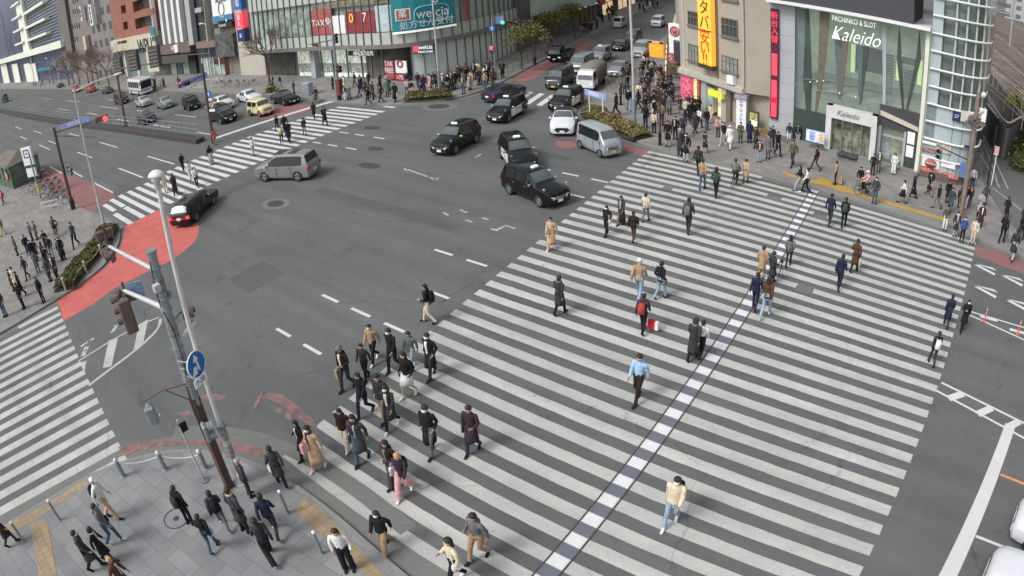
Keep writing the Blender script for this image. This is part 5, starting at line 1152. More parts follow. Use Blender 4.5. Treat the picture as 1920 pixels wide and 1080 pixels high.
        b = MB(); b.box(xr_-.015, xr_+.10, min(sg*(sr[4]-.22), sg*(sr[4]+.004)), max(sg*(sr[4]-.22), sg*(sr[4]+.004)), hr-.28, hr-.08); b.build('tail_light', [M_BRAKE if brake else M_TAIL], t)
    xr_ = st[-1][0]; b = MB(); b.box(xr_-.012, xr_, -.17, .17, .58, .74); b.build('rear_plate', [M_PLATEY if yellow else M_PLATE], t)
    if kind == 'wagon':
        b = MB(); b.box(xr_-.02, xr_+.06, -.62, .62, .64, .76); b.build('tail_panel', [M_TAIL], t)
        b = MB(); b.box(xr_-.03, xr_-.018, -.17, .17, .62, .78); b.build('rear_plate', [M_PLATE], t)
    if kind in ('wagon', 'jeep') or roof == 'rails':
        for sg in (1, -1):
            zt = max(s[3] for s in st); b = MB(); b.tube([(.1, sg*.52, zt+.06), (-1.7, sg*.52, zt+.06)], .018, 6); b.tube([(.0, sg*.52, zt), (0, sg*.52, zt+.06)], .018, 6); b.tube([(-1.6, sg*.52, zt), (-1.6, sg*.52, zt+.06)], .018, 6); b.build('roof_rail', [M_CHR], t)
    if twotone:
        b = MB(); rr = [[p+Vector((0, 0, .006)) for p in sec(s)[4:10]] for s in st if s[3] > max(q[3] for q in st)-.09]; n_ = 6
        for r_ in range(len(rr)-1):
            b.add(rr[r_]+rr[r_+1], [(k+1, k, n_+k, n_+k+1) for k in range(n_-1)], 0, True)
        b.build('black_roof', [M_BLK], t)
    if taxi:
        zt = max(s[3] for s in st); b = MB(); b.box(-.05, .17, -.22, .22, zt+.02, zt+.15); lo = b.build('roof_sign', [M_LAMPW], t); lo.modifiers.new('bevel', 'BEVEL').width = .04
        text('TAXI', .11, M_BLK, lo, TF((.175, 0, zt+.085), (0, 1, 0), (0, 0, 1)), ext=.002)
    if roof == 'sunroof':
        zt = max(s[3] for s in st)
        for x0 in (.25, -.95):
            b = MB(); b.box(x0-.35, x0+.35, -.5, .5, zt+.012, zt+.03); b.build('sunroof', [M_GLASS], t)
    if panel:   # lettering on the white door
        for sg in (1, -1):
            p = side(-.42, .3, 2, 3, .02, sg); b = MB(); b.box(p.x-.34, p.x+.3, p.y-.002, p.y+.002, p.z-.035, p.z+.035); b.build('door_stripe', [M_BLK], t)
    return t
def place2(t, rear, front, sidev, kind):
    K_ = KINDS[kind]; a, c = G(*rear), G(*front)
    d = (c-a); hd = math.atan2(d.y, d.x); wbm = (K_['wb'][0]+K_['wb'][1])/2
    u = Vector((math.cos(hd), math.sin(hd), 0)); n = Vector((-u.y, u.x, 0))*(1 if sidev == 'L' else -1)
    mid = (a+c)/2 - n*(K_['W']/2) - u*wbm
    t.location = (mid.x, mid.y, .004); t.rotation_euler = (0, 0, hd)
    return t
def place1(t, px, py, hd, kind=None, front=0.0):
    p = G(px, py); u = Vector((math.cos(R(hd)), math.sin(R(hd)), 0))
    p = p-u*front; t.location = (p.x, p.y, .004); t.rotation_euler = (0, 0, R(hd)); return t
P_BLACK = mat('paint_black', (.006, .006, .007), .13, 0, .06, .8, coat=.25, spec=.35); P_SILVER = paint('silver', (138, 140, 140), .35, .32); P_WHITE = paint('white', (208, 210, 214)); P_GREY = paint('grey', (156, 161, 166), .2, .3)
P_DARK = paint('dark_grey', (42, 44, 48), .0, .35); P_YEL = paint('cream_yellow', (214, 206, 158)); P_GREEN = paint('grey_green', (126, 140, 138), .2); P_BEIGE = paint('champagne', (178, 176, 166), .2)
P_PURP = paint('deep_blue', (42, 39, 62)); P_RED = paint('red_taxi', (170, 40, 34)); P_WAG = mat('paint_wagon', (.006, .009, .009), .16, 0, .06, .8, coat=.25, spec=.4)
TG = 'black tall taxis in the junction'
place2(make_car('taxi', 'taxi', 'all black tall taxi turning in the junction, nearest to the wide crosswalk', P_BLACK, TG, taxi=True), (952, 363.5), (1013.5, 390), 'R', 'taxi')
place2(make_car('taxi', 'taxi', 'black taxi alone in the middle of the junction turning away from the others', P_BLACK, TG, taxi=True), (894, 268), (856, 289.5), 'L', 'taxi')
place2(make_car('taxi', 'taxi', 'black taxi with white side panels directly behind the nearest black taxi', P_BLACK, TG, panel=M_WHITEP, taxi=True), (938, 297), (957, 322), 'R', 'taxi')
place2(make_car('taxi', 'taxi', 'black taxi with white doors just in front of the side street crosswalk', P_BLACK, TG, panel=M_WHITEP, taxi=True), (982.5, 214.5), (956, 229.5), 'L', 'taxi')
place2(make_car('taxi', 'taxi', 'black taxi with white doors standing on the side street crosswalk behind the white crossover', P_BLACK, TG, panel=M_WHITEP, taxi=True), (1091, 196), (1069, 209.5), 'L', 'taxi')
place2(make_car('minivan', 'minivan', 'silver luxury minivan with twin dark sunroofs driving off across the junction', P_SILVER, roof='sunroof'), (564.5, 341), (493, 341.5), 'L', 'minivan')
place2(make_car('wagon', 'station_wagon', 'old black estate car braking with red lamps lit beside the red lane', P_WAG, brake=True), (370, 416), (403, 383), 'R', 'wagon')
place1(make_car('suv', 'crossover_car', 'white crossover with black roof and big dark grille facing the junction', P_WHITE, twotone=True), 1054, 258, -60, front=2.2)
place2(make_car('keivan', 'van', 'silver grey compact van with yellow plate beside the yellowish hedge', P_GREY, yellow=True), (1087, 278.5), (1124, 296), 'R', 'keivan')
place2(make_car('sedan', 'sedan', 'deep blue hatchback driving away over the side street crosswalk', P_PURP), (946, 191), (974, 181.5), 'R', 'sedan')
# vehicles queueing in the side street
sx = -74
place1(make_car('van', 'van', 'dark grey box van with roof rack waiting at the side street crosswalk', P_DARK, yellow=True, roof='rails'), 1037, 171, sx+2, front=2.35)
place1(make_car('van', 'van', 'pale silver van queueing behind the dark grey van', P_SILVER), 1079, 141, sx, front=2.35)
place1(make_car('sedan', 'sedan', 'silver sedan queueing beside the covered truck', P_SILVER), 1152, 147, sx, front=2.35)
place1(make_car('taxi', 'taxi', 'silver tall taxi queueing in the side street behind the pale silver van', P_SILVER, taxi=True), 1117, 119, sx, front=2.2)
place1(make_car('sedan', 'sedan', 'black car in the side street beyond the silver taxi', P_BLACK), 1157, 97, sx, front=2.3)
place1(make_car('minivan', 'minivan', 'light grey minivan near the ramen signs in the side street', P_GREY), 1196, 110, sx, front=2.4)
place1(make_car('minivan', 'minivan', 'dark minivan further up the side street queue', P_DARK), 1180, 84, sx, front=2.4)
place1(make_car('keivan', 'van', 'white small van driving away up the side street, tail to the junction', P_WHITE), 1158, 53, 106, front=-1.6)
place1(make_car('van', 'van', 'white van parked far up the side street near the awnings', P_WHITE), 1230, 52, sx, front=2.3)
# avenue to the west
def row(kind, name, label, body, rear, front, **k): return place2(make_car(kind, name, label, body, **k), rear, front, 'R', kind)
row('minivan', 'minivan', 'low black minivan waiting next to the round no-parking sign', P_BLACK, (390.5, 227), (421, 236))
row('suv', 'off_road_car', 'dark grey pickup-like off-road car passing the median railing', P_DARK, (253, 231), (276, 237))
row('jeep', 'off_road_car', 'black boxy off-road car in the middle of the waiting row', P_BLACK, (340, 205), (359, 210))
row('suv', 'hatchback', 'grey green tall compact car between the beige compact and the black off-road car', P_GREEN, (291, 203), (310, 207))
row('suv', 'hatchback', 'champagne coloured compact car in the waiting row', P_BEIGE, (251, 200.5), (270, 203.5))
row('van', 'van', 'dark van at the tail of the waiting row', P_DARK, (211, 195.5), (231, 198.5))
row('sedan', 'sedan', 'white sedan waiting behind the cream off-road car', P_WHITE, (443, 191.5), (470, 196))
row('jeep', 'off_road_car', 'cream yellow boxy off-road car at the stop line', P_YEL, (465, 217.5), (491, 221.5))
row('sedan', 'sedan', 'black sedan first at the stop line on the red lane', P_BLACK, (508, 194.5), (538, 200.5))
row('suv', 'hatchback', 'white compact car half hidden behind the low black minivan', P_WHITE, (394, 205), (418, 209))
row('sedan', 'sedan', 'dark sedan close to the rear of the white bus', P_DARK, (187, 176), (205, 177.5))
row('taxi', 'taxi', 'red taxi following on the far kerb lane', P_RED, (157, 174), (175, 175.5), taxi=True)
row('taxi', 'taxi', 'red and white taxi, last of the two red ones', P_RED, (130, 174.5), (147, 175.5), taxi=True, panel=M_WHITEP)
row('sedan', 'sedan', 'black sedan far away on the avenue under the bare trees', P_BLACK, (101, 166), (118, 167))
# cars waiting on the right edge
place1(make_car('sedan', 'sedan', 'white car waiting at the right hand stop line, nose just in view', P_WHITE), 1893, 985, 171, front=2.35)
place1(make_car('hatch', 'hatchback', 'white hatchback at the lower right corner behind the stop line', P_WHITE), 1838, 1085, 171, front=1.95)
# bus
def coach():
    t = empty('bus'); tag(t, 'white coach with big dark windscreen waiting in the far lanes', 'bus')
    L, W_, H = 9.0, 2.4, 3.0
    b = MB()
    def sec(x, w_, zt): return [Vector((x, y, z)) for y, z in ((w_*.96, .35), (w_, .6), (w_, 1.4), (w_*.98, zt-.25), (w_*.9, zt), (-w_*.9, zt), (-w_*.98, zt-.25), (-w_, 1.4), (-w_, .6), (-w_*.96, .35))]
    b.rings([sec(-4.5, 1.15, 2.9), sec(-4.4, 1.2, 3.0), sec(4.2, 1.2, 3.0), sec(4.45, 1.15, 2.85)], 0, False); b.build('body', [P_WHITE], t)
    b = MB(); b.add([(4.46, -1.05, 1.25), (4.46, 1.05, 1.25), (4.455, 1.02, 2.6), (4.455, -1.02, 2.6)], [(0, 1, 2, 3)]); b.build('windscreen', [M_GLASS], t)
    for sg in (1, -1):
        for k in range(5):
            x0 = 3.3-1.5*k; b = MB(); b.box(x0-1.3, x0, sg*1.2-.01, sg*1.2+.01, 1.45, 2.5); b.build('window', [M_GLASS], t)
        for xw in (2.9, -2.6):
            T = Matrix.Translation((xw, sg*.98, .48)) @ Matrix.Rotation(-sg*PI/2, 4, 'X'); b = MB(); b.lathe([(.3, 0), (.48, 0), (.48, .22), (.3, .235), (.001, .2)], 20, 0, T); b.build('wheel', [M_TYRE], t)
        b = MB(); b.box(4.40, 4.48, sg*.75-.18, sg*.75+.18, .7, .92); b.build('headlight', [M_HEAD], t)
        b = MB(); b.box(4.4, 4.6, sg*1.3-.08, sg*1.3+.08, 2.0, 2.5); b.build('mirror', [M_BLK], t)
    b = MB(); b.box(4.45, 4.48, -.5, .5, .5, .62); b.build('number_plate', [M_PLATE], t)
    b = MB(); b.box(-4.5, 4.5, -1.21, 1.21, .85, 1.0); b.build('side_stripe', [P_DARK], t)
    return t
p = G(268, 180); c_ = coach(); c_.location = (p.x-4.3, p.y+1.2, .004); c_.rotation_euler = (0, 0, R(-4))
# covered truck
def truck(name, label, cab, load, loadm, H=2.3, open_bed=False):
    t = empty(name); tag(t, label, 'truck')
    b = MB()
    def sec(x, w_, zb, zt): return [Vector((x, y, z)) for y, z in ((w_, zb), (w_, 1.1), (w_*.88, zt), (-w_*.88, zt), (-w_, 1.1), (-w_, zb))]
    b.rings([sec(1.0, .83, .35, 1.95), sec(2.0, .83, .35, 1.95), sec(2.35, .82, .35, 1.6), sec(2.5, .8, .35, 1.1)], 0, False); b.build('cab', [cab], t)
    b = MB(); b.add([(2.51, -.7, 1.14), (2.51, .7, 1.14), (2.39, .66, 1.58), (2.39, -.66, 1.58)], [(0, 1, 2, 3)]); b.build('windscreen', [M_GLASSL], t)
    for sg in (1, -1):
        b = MB(); v = [(1.25, sg*.83, 1.14), (2.2, sg*.83, 1.14), (2.05, sg*.77, 1.8), (1.25, sg*.77, 1.8)]; b.add(v, [(0, 1, 2, 3), (3, 2, 1, 0)]); b.build('window', [M_GLASS], t)
        for xw in (1.7, -1.4):
            T = Matrix.Translation((xw, sg*.66, .33)) @ Matrix.Rotation(-sg*PI/2, 4, 'X'); b = MB(); b.lathe([(.2, 0), (.33, 0), (.33, .18), (.2, .2), (.001, .17)], 18, 0, T); b.build('wheel', [M_TYRE], t)
        b = MB(); b.box(2.48, 2.53, sg*.62-.13, sg*.62+.13, .65, .82); b.build('headlight', [M_HEAD], t)
        b = MB(); b.box(2.3, 2.42, sg*.95-.07, sg*.95+.07, 1.1, 1.4); b.build('mirror', [M_BLK], t)
    b = MB(); b.box(2.5, 2.53, -.17, .17, .45, .6); b.build('number_plate', [M_PLATE], t)
    b = MB(); b.box(-2.3, .95, -.85, .85, .62, .75); b.build('bed', [load], t)
    if open_bed:
        for (x0, x1, y0, y1) in ((-2.3, .95, -.87, -.83), (-2.3, .95, .83, .87), (-2.34, -2.3, -.87, .87)):
            b = MB(); b.box(x0, x1, y0, y1, .7, 1.1); b.build('side_board', [load], t)
        b = MB()
        for k in range(6): b.tube([(-2+.45*k, -.5+.2*(k % 3), .8), (-1.9+.45*k, .2*(k % 2), 1.3)], .16, 8)
        b.build('cargo', [loadm], t)
    else:
        b = MB(); rr = []
        for x in (-2.35, -1.5, -.7, .1, .95): rr.append([Vector((x, y, z)) for y, z in ((.86, .75), (.87, H-.35), (.7, H-.05), (0, H+(.04 if int(x*10) % 2 else -.02)), (-.7, H-.05), (-.87, H-.35), (-.86, .75))])
        b.rings(rr, 0, True); b.build('tarpaulin_cover', [loadm], t)
    return t
t = truck('truck', 'white light truck with an olive tarpaulin cover queueing in the side street', P_WHITE, P_DARK, cmat((112, 114, 104), .9)); place1(t, 1097, 172, -74, front=2.5)
t = truck('truck', 'black open flatbed truck with cargo driving along the red strip', P_BLACK, P_DARK, cmat((88, 80, 82), .9), open_bed=True); place1(t, 1040, 119, -104+28, front=2.4)
t = truck('truck', 'teal lorry cut by the left edge of the avenue', paint('teal', (60, 92, 86)), P_DARK, cmat((70, 100, 92), .9), H=2.8); place1(t, 14, 192, 4, front=2.5)
# ================================================================= STREET FURNITURE
M_POLEW = mat('pale_painted_steel', (.50, .51, .51), .45, .2, .08, 2)
M_POLEG = mat('grey_blue_steel', (.24, .27, .29), .5, .3, .18, 2)
M_POLEB = mat('brown_steel', (.10, .062, .055), .55, .2, .2, 2)
M_SIGB = mat('brown_signal_housing', (.125, .088, .078), .55, .1, .15, 3)
M_LAMP = mat('lamp_cover', (.62, .61, .56), .4, 0, .1, 2)
M_REDSIG = mat('red_signal_lit', (1, .03, .03), .4, emit=6)
M_GRNSIG = mat('green_signal_lit', (.05, 1, .6), .4, emit=3)
M_DKLENS = mat('dark_lens', (.01, .012, .012), .2)
M_TAPE = mat('reflective_band', (.20, .15, .13), .6, 0, .3, 5)
def on(p, z=0): return Vector((p[0], p[1], z))
BASEZ = SZ
def lamp_post(name, label, foot, H, arm=1.2, az=0, m=None, r0=.11, r1=.055, heads=1, base=None, tilt=None, z0=SZ, head=.55):
    g_ = G(*foot, z0); t = empty(name, (g_.x, g_.y, z0)); tag(t, label, 'street lamp'); H -= z0
    top = Vector((0, 0, H)) if tilt is None else Vector((tilt[0], tilt[1], H))
    b = MB(); b.tube([(0, 0, 0), top*.3, top], [r0*1.0, r0*.8, r1], 12); b.build('pole', [m or M_POLEW], t)
    b = MB(); b.tube([(0, 0, 0), (0, 0, .04)], r0*2.2, 12); b.tube([top*0, top*.22], [r0*1.45, r0*1.25], 12); b.build('base_sleeve', [base or M_POLEW], t)
    for k in range(heads):
        a = az+PI*k; d = Vector((math.cos(a), math.sin(a), 0)); e = top+d*arm+Vector((0, 0, .05))
        b = MB(); b.tube([top-Vector((0, 0, .2)), top+d*arm*.5+Vector((0, 0, .03)), e], [r1*.9, r1*.7, r1*.6], 8); b.build('arm', [m or M_POLEW], t)
        s_ = Vector((-d.y, d.x, 0)); b = MB(); rr = []
        for f, w_, h_ in ((-.1, .08, .05), (.15, .16, .09), (.55, .2, .1), (.95, .16, .07), (1.05, .06, .03)):
            c = e+d*f*head; w2 = w_*head/.55; h2 = h_*head/.55
            rr.append([c+s_*w2*math.cos(2*PI*q/10)+Vector((0, 0, 1))*h2*math.sin(2*PI*q/10) for q in range(10)])
        b.rings(rr); b.build('lamp_head', [M_LAMP], t)
    return t
# big lamp post in the foreground
t = lamp_post('street_lamp', 'tall pale street lamp nearest the camera with a fan shaped head and worn grey foot', (452, 905), 10.3, .2, R(170), r0=.10, r1=.075, z0=SZ, tilt=(lambda a, c: (a.x-c.x, a.y-c.y))(G(297, 350, 10.1), G(452, 905, SZ)), m=mat('whitish_steel', (.60, .60, .58), .45, .1, .1, 2))
for c in [c for c in t.children if c.name.startswith(('lamp_head', 'arm'))]: bpy.data.objects.remove(c)
_tp = G(297, 350, 10.1)-G(452, 905, SZ)
b = MB(); T = Matrix.Translation((_tp.x, _tp.y, 10.25)) @ Matrix.Rotation(R(20), 4, 'Z') @ Matrix.Rotation(R(-12), 4, 'X')
b.lathe([(.001, .18), (.11, .16), (.21, .08), (.24, .0), (.2, -.03), (.001, -.03)], 16, 0, T @ Matrix.Diagonal((1.25, .9, 1, 1))); b.build('lamp_hood', [M_LAMP], t)
b = MB(); b.lathe([(.001, 0), (.14, 0), (.16, -.1), (.09, -.16), (.08, -.3)], 14, 0, T); b.build('lamp_neck', [M_POLEW], t)
for z in (1.2, 1.9): b = MB(); b.tube([_tp*(z/10.1), _tp*((z+.5)/10.1)], .152, 12, m=0); b.build('sticker_band', [mat('stickers', (.30, .29, .28), .7, 0, .6, 14)], t)
b = MB(); b.tube([_tp*.238, _tp*.248], .19, 10); b.build('clamp', [M_POLEG], t)
lamp_post('street_lamp', 'slim white street lamp beside the flower bed on the left with a long double arm', (197, 427), hgt((197, 427), (139, 166)), 3.3, R(62), r0=.10, r1=.065)
lamp_post('street_lamp', 'slim white street lamp rising in front of the teal drugstore sign', (826, 185), 12.5, 1.6, R(-90), r0=.10, r1=.07, base=M_POLEG)
lamp_post('street_lamp', 'white street lamp standing in the yellowish hedge near the street name sign', (1189, 248), 12.0, 1.0, R(200), r0=.12, r1=.09, base=M_POLEG)
lamp_post('street_lamp', 'thin far street lamp in front of the terracotta building', (228, 150), 9.0, 1.6, R(180), r0=.12, r1=.08, head=1.0)
lamp_post('street_lamp', 'thin far street lamp in front of the ALLVISION shop', (397, 140), 9.5, 1.4, R(180), r0=.12, r1=.09, head=1.0)
lamp_post('street_lamp', 'slender far lamp pole in front of the glass office tower', (97, 155), 9.0, 1.6, R(180), r0=.14, r1=.10, head=1.2)
def housing(b, c, d, n_, w_=.36, dep=.2, m=0, hood=True):
    pass
def signal_head(parent, nm, c, face, horizontal=True, n_=3, lens=.15, m=None, lit=None, ax=None):
    "traffic signal: rounded housing, hooded lenses. c centre, face unit dir"
    face = Vector(face).normalized(); s_ = Vector((-face.y, face.x, 0)); up = Vector((0, 0, 1)); a = s_ if horizontal else up; o = up if horizontal else s_
    b = MB(); L = lens*2.4*n_; h = lens*1.35
    T = Matrix(((a.x, o.x, face.x, c[0]), (a.y, o.y, face.y, c[1]), (a.z, o.z, face.z, c[2]), (0, 0, 0, 1)))
    b.box(-L/2, L/2, -h, h, -.16, .0, 0, T); ho = b.build(nm, [m or M_SIGB], parent); ho.modifiers.new('bevel', 'BEVEL').width = .05
    for k in range(n_):
        x = -L/2+L*(k+.5)/n_; T2 = T @ Matrix.Translation((x, 0, 0))
        b = MB(); b.lathe([(lens, .01), (.001, .03)], 14, 0, T2); b.build('lens', [lit if (lit and k == (n_-1 if horizontal else n_-1)) else M_DKLENS], ho)
        b = MB(); vs = []; n = 10
        up_l = T2.inverted().to_3x3() @ up
        a0 = math.atan2(up_l.y, up_l.x)
        for q in range(n+1):
            an = a0-R(115)+R(230)*q/n
            for zz_ in (0, .22): vs.append(T2 @ Vector((lens*1.12*math.cos(an), lens*1.12*math.sin(an), zz_)))
        b.add(vs, [(2*q, 2*q+2, 2*q+3, 2*q+1) for q in range(n)]); hd = b.build('hood', [m or M_SIGB], ho); hd.modifiers.new('thick', 'SOLIDIFY').thickness = .012
    return ho
# --- the big signal pole on the corner
fp = G(430, 912, SZ); t = empty('signal_pole', (fp.x, fp.y, SZ)); tag(t, 'big foreground traffic signal pole with brown square foot and grey taped top', 'signal pole')
def loc(px, py, z): return G(px, py, z)-Vector((fp.x, fp.y, SZ))
_sl = loc(286, 484, 8.1)
def LN(z): k = max(z, 0)/7.97; return Vector((_sl.x*k, _sl.y*k, z))
b = MB(); _sh = Matrix(((1, 0, _sl.x/7.97, 0), (0, 1, _sl.y/7.97, 0), (0, 0, 1, 0), (0, 0, 0, 1))); b.box(-.15, .15, -.13, .13, 0, 3.55, 0, _sh); b.box(-.19, -.15, .02, .1, 0, 3.3, 0, _sh); b.build('brown_box_post', [M_POLEB], t)
b = MB(); b.tube([(-.2, -.05, 0), (-.2, -.05, 3.4), (-.12, 0, 3.9)], .03, 6); b.tube([(.17, -.1, 2.2), (.17, -.1, 4.2)], .03, 6); b.build('conduit', [M_POLEB], t)
b = MB(); b.tube([LN(3.3), LN(8.2)], [.165, .145], 16); b.build('steel_tube', [M_POLEG], t)
for z0, z1 in ((4.6, 5.05), (5.5, 6.05), (6.9, 7.5)):
    n_ = int((z1-z0)/.11); 
    for k in range(n_): b = MB(); b.tube([LN(z0+.11*k), LN(z0+.11*k+.07)], .172, 16); b.build('tape_band', [M_TAPE if k % 2 else M_POLEG], t)
for z in (4.2, 4.75, 5.2, 6.4, 6.75, 7.65, 8.15): b = MB(); b.tube([LN(z), LN(z+.06)], .185, 16); b.build('clamp_band', [M_POLEG], t)
# upper arm
A1 = loc(283, 492, 7.75); A1 = LN(7.6); E1 = loc(203, 461, 7.72)
b = MB(); b.tube([A1, E1], [.075, .055], 10); b.build('upper_arm', [M_POLEW], t)
d1 = Vector((E1.x, E1.y, 0)).normalized()
signal_head(t, 'signal_head', E1+Vector((0, 0, -.32))+d1*.2, (-.15, -1, -.12), True, 3, .14)
signal_head(t, 'signal_head', E1+Vector((0, 0, .35))+d1*.25, (-1, .2, -.1), True, 2, .13)
b = MB(); b.tube([E1+Vector((0, 0, -.6)), E1+Vector((0, 0, .7))], .05, 8); b.tube([E1-d1*.1, E1+d1*.5], .06, 8); b.build('arm_bracket', [M_POLEB], t)
b = MB(); b.box(-.09, .12, -.1, .1, 7.25, 7.45, 0, Matrix.Translation((.2, 0, 0))); b.build('small_camera', [M_POLEW], t)
# lower arm with the hooded signals seen from behind
A2 = LN(6.45); E2 = loc(233, 545, 6.55)
b = MB(); b.tube([A2, E2], [.09, .07], 10); b.tube([E2, E2+(E2-A2).normalized()*.02], .085, 10); b.build('lower_arm', [M_POLEW], t)
d2 = (E2-A2).normalized()
C = loc(222, 585, 6.0)
signal_head(t, 'signal_head', loc(226, 578, 6.05), (-.45, -.9, -.1), False, 3, .16)
signal_head(t, 'signal_head', loc(240, 592, 6.0), (-1, .35, -.1), False, 3, .16)
b = MB(); b.tube([E2-Vector((0, 0, .9)), E2+Vector((0, 0, .3))], .045, 8); b.box(-.3, .2, -.2, .2, -.35, -.05, 0, Matrix.Translation(E2)); b.build('signal_bracket', [M_SIGB], t)
b = MB(); P = loc(255, 545, 6.45); b.box(-.03, .03, -.25, .25, -.3, .3, 0, Matrix.Translation(P) @ Matrix.Rotation(R(-35), 4, 'Z')); b.build('blue_plate', [mat('blue_grey_plate', (.16, .24, .34), .5, 0, .5, 5)], t)
# small signal on the right, drum lamp
signal_head(t, 'signal_head', loc(352, 587, 6.05), (.5, .8, -.15), False, 1, .15)
b = MB(); b.tube([LN(6.0), loc(338, 585, 6.1)], .04, 8); b.build('side_bracket', [M_POLEG], t); b = MB(); b.tube([LN(6.7), loc(316, 552, 6.9)], .03, 6); b.tube([loc(316, 545, 7.0), loc(318, 558, 6.8)], .07, 8); b.build('side_bracket', [M_POLEG], t)
b = MB(); b.tube([loc(366, 603, 5.75), loc(346, 632, 5.5)], .10, 14); b.tube([LN(5.85), loc(360, 600, 5.8)], .03, 6); b.build('drum_sensor', [M_POLEW], t)
b = MB(); b.tube([(.15, 0, 6.6), (.25, .1, 6.0), (.22, .1, 5.0), (.16, 0, 4.4)], .018, 5); b.tube([(-.1, .12, 8.0), (-.25, .1, 7.3), (-.16, .05, 6.6)], .018, 5); b.build('loose_cable', [M_BLK], t)
# pedestrian signal on the thin arm
E3 = loc(268, 755, 3.9)
b = MB(); b.tube([(0, 0, 4.15), (E3.x*.5, E3.y*.5, 4.08), E3+Vector((0, 0, .02))], .028, 8); b.tube([(0, 0, 3.5), (E3.x*.45, E3.y*.45, 4.05)], .02, 6); b.build('thin_arm', [M_POLEB], t)
signal_head(t, 'pedestrian_signal', loc(284, 778, 3.55), (-.9, .35, -.1), False, 2, .13, m=M_POLEG)
b = MB(); b.tube([loc(280, 757, 3.85), loc(283, 765, 3.7)], .03, 6); b.build('hanger', [M_POLEB], t)
signal_head(t, 'pedestrian_signal', loc(389, 808, 2.75)+Vector((.05, 0, 0)), (.3, .95, -.05), False, 2, .13, m=M_POLEG)
b = MB(); b.tube([(0, 0, 2.8), loc(389, 808, 2.75)], .03, 6); b.build('hanger', [M_POLEB], t)
# blue round direction sign
sa = R(20); su = Vector((-math.sin(sa), math.cos(sa), 0)); sn = Vector((math.cos(sa), math.sin(sa), 0))
def disc(b, T, r, z, m, n=28): b.add([T @ Vector((r*math.cos(2*PI*k/n), r*math.sin(2*PI*k/n), z)) for k in range(n)], [tuple(range(n))], m)
c_ = G(368, 683, 5.0); sg_ = empty('direction_sign', c_); tag(sg_, 'round blue sign with two white arrows clamped to the big signal pole', 'road sign')
T = TF((0, 0, 0), su, (0, 0, 1))
b = MB(); b.lathe([(.001, -.03), (.40, -.03), (.40, 0)], 28, 0, T); disc(b, T, .40, .001, 0); b.build('rim', [M_WSIGN], sg_)
b = MB(); disc(b, T, .372, .006, 0); b.build('blue_face', [mat('sign_blue', (.005, .14, .42), .4, 0, .05)], sg_)
b = MB(); z_ = .012
def pl(b, pts): b.add([T @ Vector((x, y, z_)) for x, y in pts], [tuple(range(len(pts)))])
pl(b, [(.02, -.24), (.10, -.24), (.06, .12), (-.01, .12)]); pl(b, [(-.12, .10), (.13, .13), (.0, .32)])
pl(b, [(.09, -.24), (.06, -.12), (-.02, -.06), (-.12, -.12), (-.10, -.18), (-.02, -.14), (.02, -.2), (.02, -.24)]); pl(b, [(-.06, -.02), (-.17, -.04), (-.30, -.27), (-.06, -.26)])
b.build('arrow', [M_WSIGN], sg_)
b = MB(); b.tube([T @ Vector((-.1, .1, -.03)), Vector((fp.x, fp.y, 5.05))-c_], .03, 6); b.tube([T @ Vector((-.1, -.15, -.03)), Vector((fp.x, fp.y, 4.8))-c_], .03, 6); b.build('bracket', [M_POLEG], sg_)
c2 = G(376, 713, 4.62); pl_ = empty('plate_sign', c2); tag(pl_, 'small white oblong plate reading 7-20 under the round blue sign', 'sign')
b = MB(); b.box(-.29, .29, -.12, .12, -.01, .01, 0, T); b.build('plate', [M_WSIGN], pl_); text('7-20', .21, M_BLKS, pl_, T @ Matrix.Translation((0, 0, .014)), ext=.003)
b = MB(); b.tube([T @ Vector((-.1, .05, -.02)), Vector((fp.x, fp.y, 4.6))-c2], .02, 6); b.build('bracket', [M_POLEG], pl_)
# small sign post next to it
g_ = G(382, 900, SZ); t = empty('sign_post', g_); tag(t, 'thin white post with a small dark plate beside the big signal pole', 'post')
top = Vector((G(340, 790, 2.6).x-g_.x, G(340, 790, 2.6).y-g_.y, 2.45)); b = MB(); b.tube([(0, 0, 0), (0, 0, 2.3), (0, 0, 2.6)], .035, 8); b.tube([(0, 0, 2.3), (.0, -.5, 3.1)], .03, 6); b.build('post', [M_POLEW], t)
b = MB(); b.box(.03, .07, -.02, .24, 2.1, 2.45); b.build('plate', [M_DKLENS], t); b = MB(); b.tube([(0, 0, 0), (0, 0, .03)], .22, 12); b.build('base_plate', [M_GUT], t)
# grey bollards with rope, thin bollards
def bollard(px, py, label, h, r, ball, m, cap):
    g_ = G(px, py, SZ); t = empty('bollard', g_); tag(t, label, 'bollard', 'bollards along the corner kerb')
    b = MB(); b.tube([(0, 0, 0), (0, 0, h)], [r*1.1, r], 12); b.tube([(0, 0, 0), (0, 0, .02)], r*1.9, 12); b.build('post', [m], t)
    b = MB(); b.lathe([(r, h-.02), (ball, h+.03), (ball, h+.06), (ball*.7, h+ball*1.2), (.001, h+ball*1.5)], 12); b.build('cap', [cap], t); return g_
q1 = bollard(232, 893, 'stout grey bollard left of the three joined by a rope', .72, .085, .10, M_POLEG, M_POLEW)
q2 = bollard(310, 880, 'stout grey bollard in the middle of the three joined by a rope', .72, .085, .10, M_POLEG, M_POLEW)
q3 = bollard(386, 878, 'stout grey bollard right of the three, beside the sign post', .72, .085, .10, M_POLEG, M_POLEW)
for n_, (a, c) in enumerate(((q1, q2), (q2, q3))):
    b = MB(); b.tube([a.lerp(c, f)+Vector((0, 0, .62-.5*f*(1-f))) for f in [k/10 for k in range(11)]], .022, 6, caps=False); tag(b.build('barrier_rope', [M_POLEW]), ('pale sagging rope between the left and middle stout bollards', 'pale sagging rope between the middle and right stout bollards')[n_], 'rope')
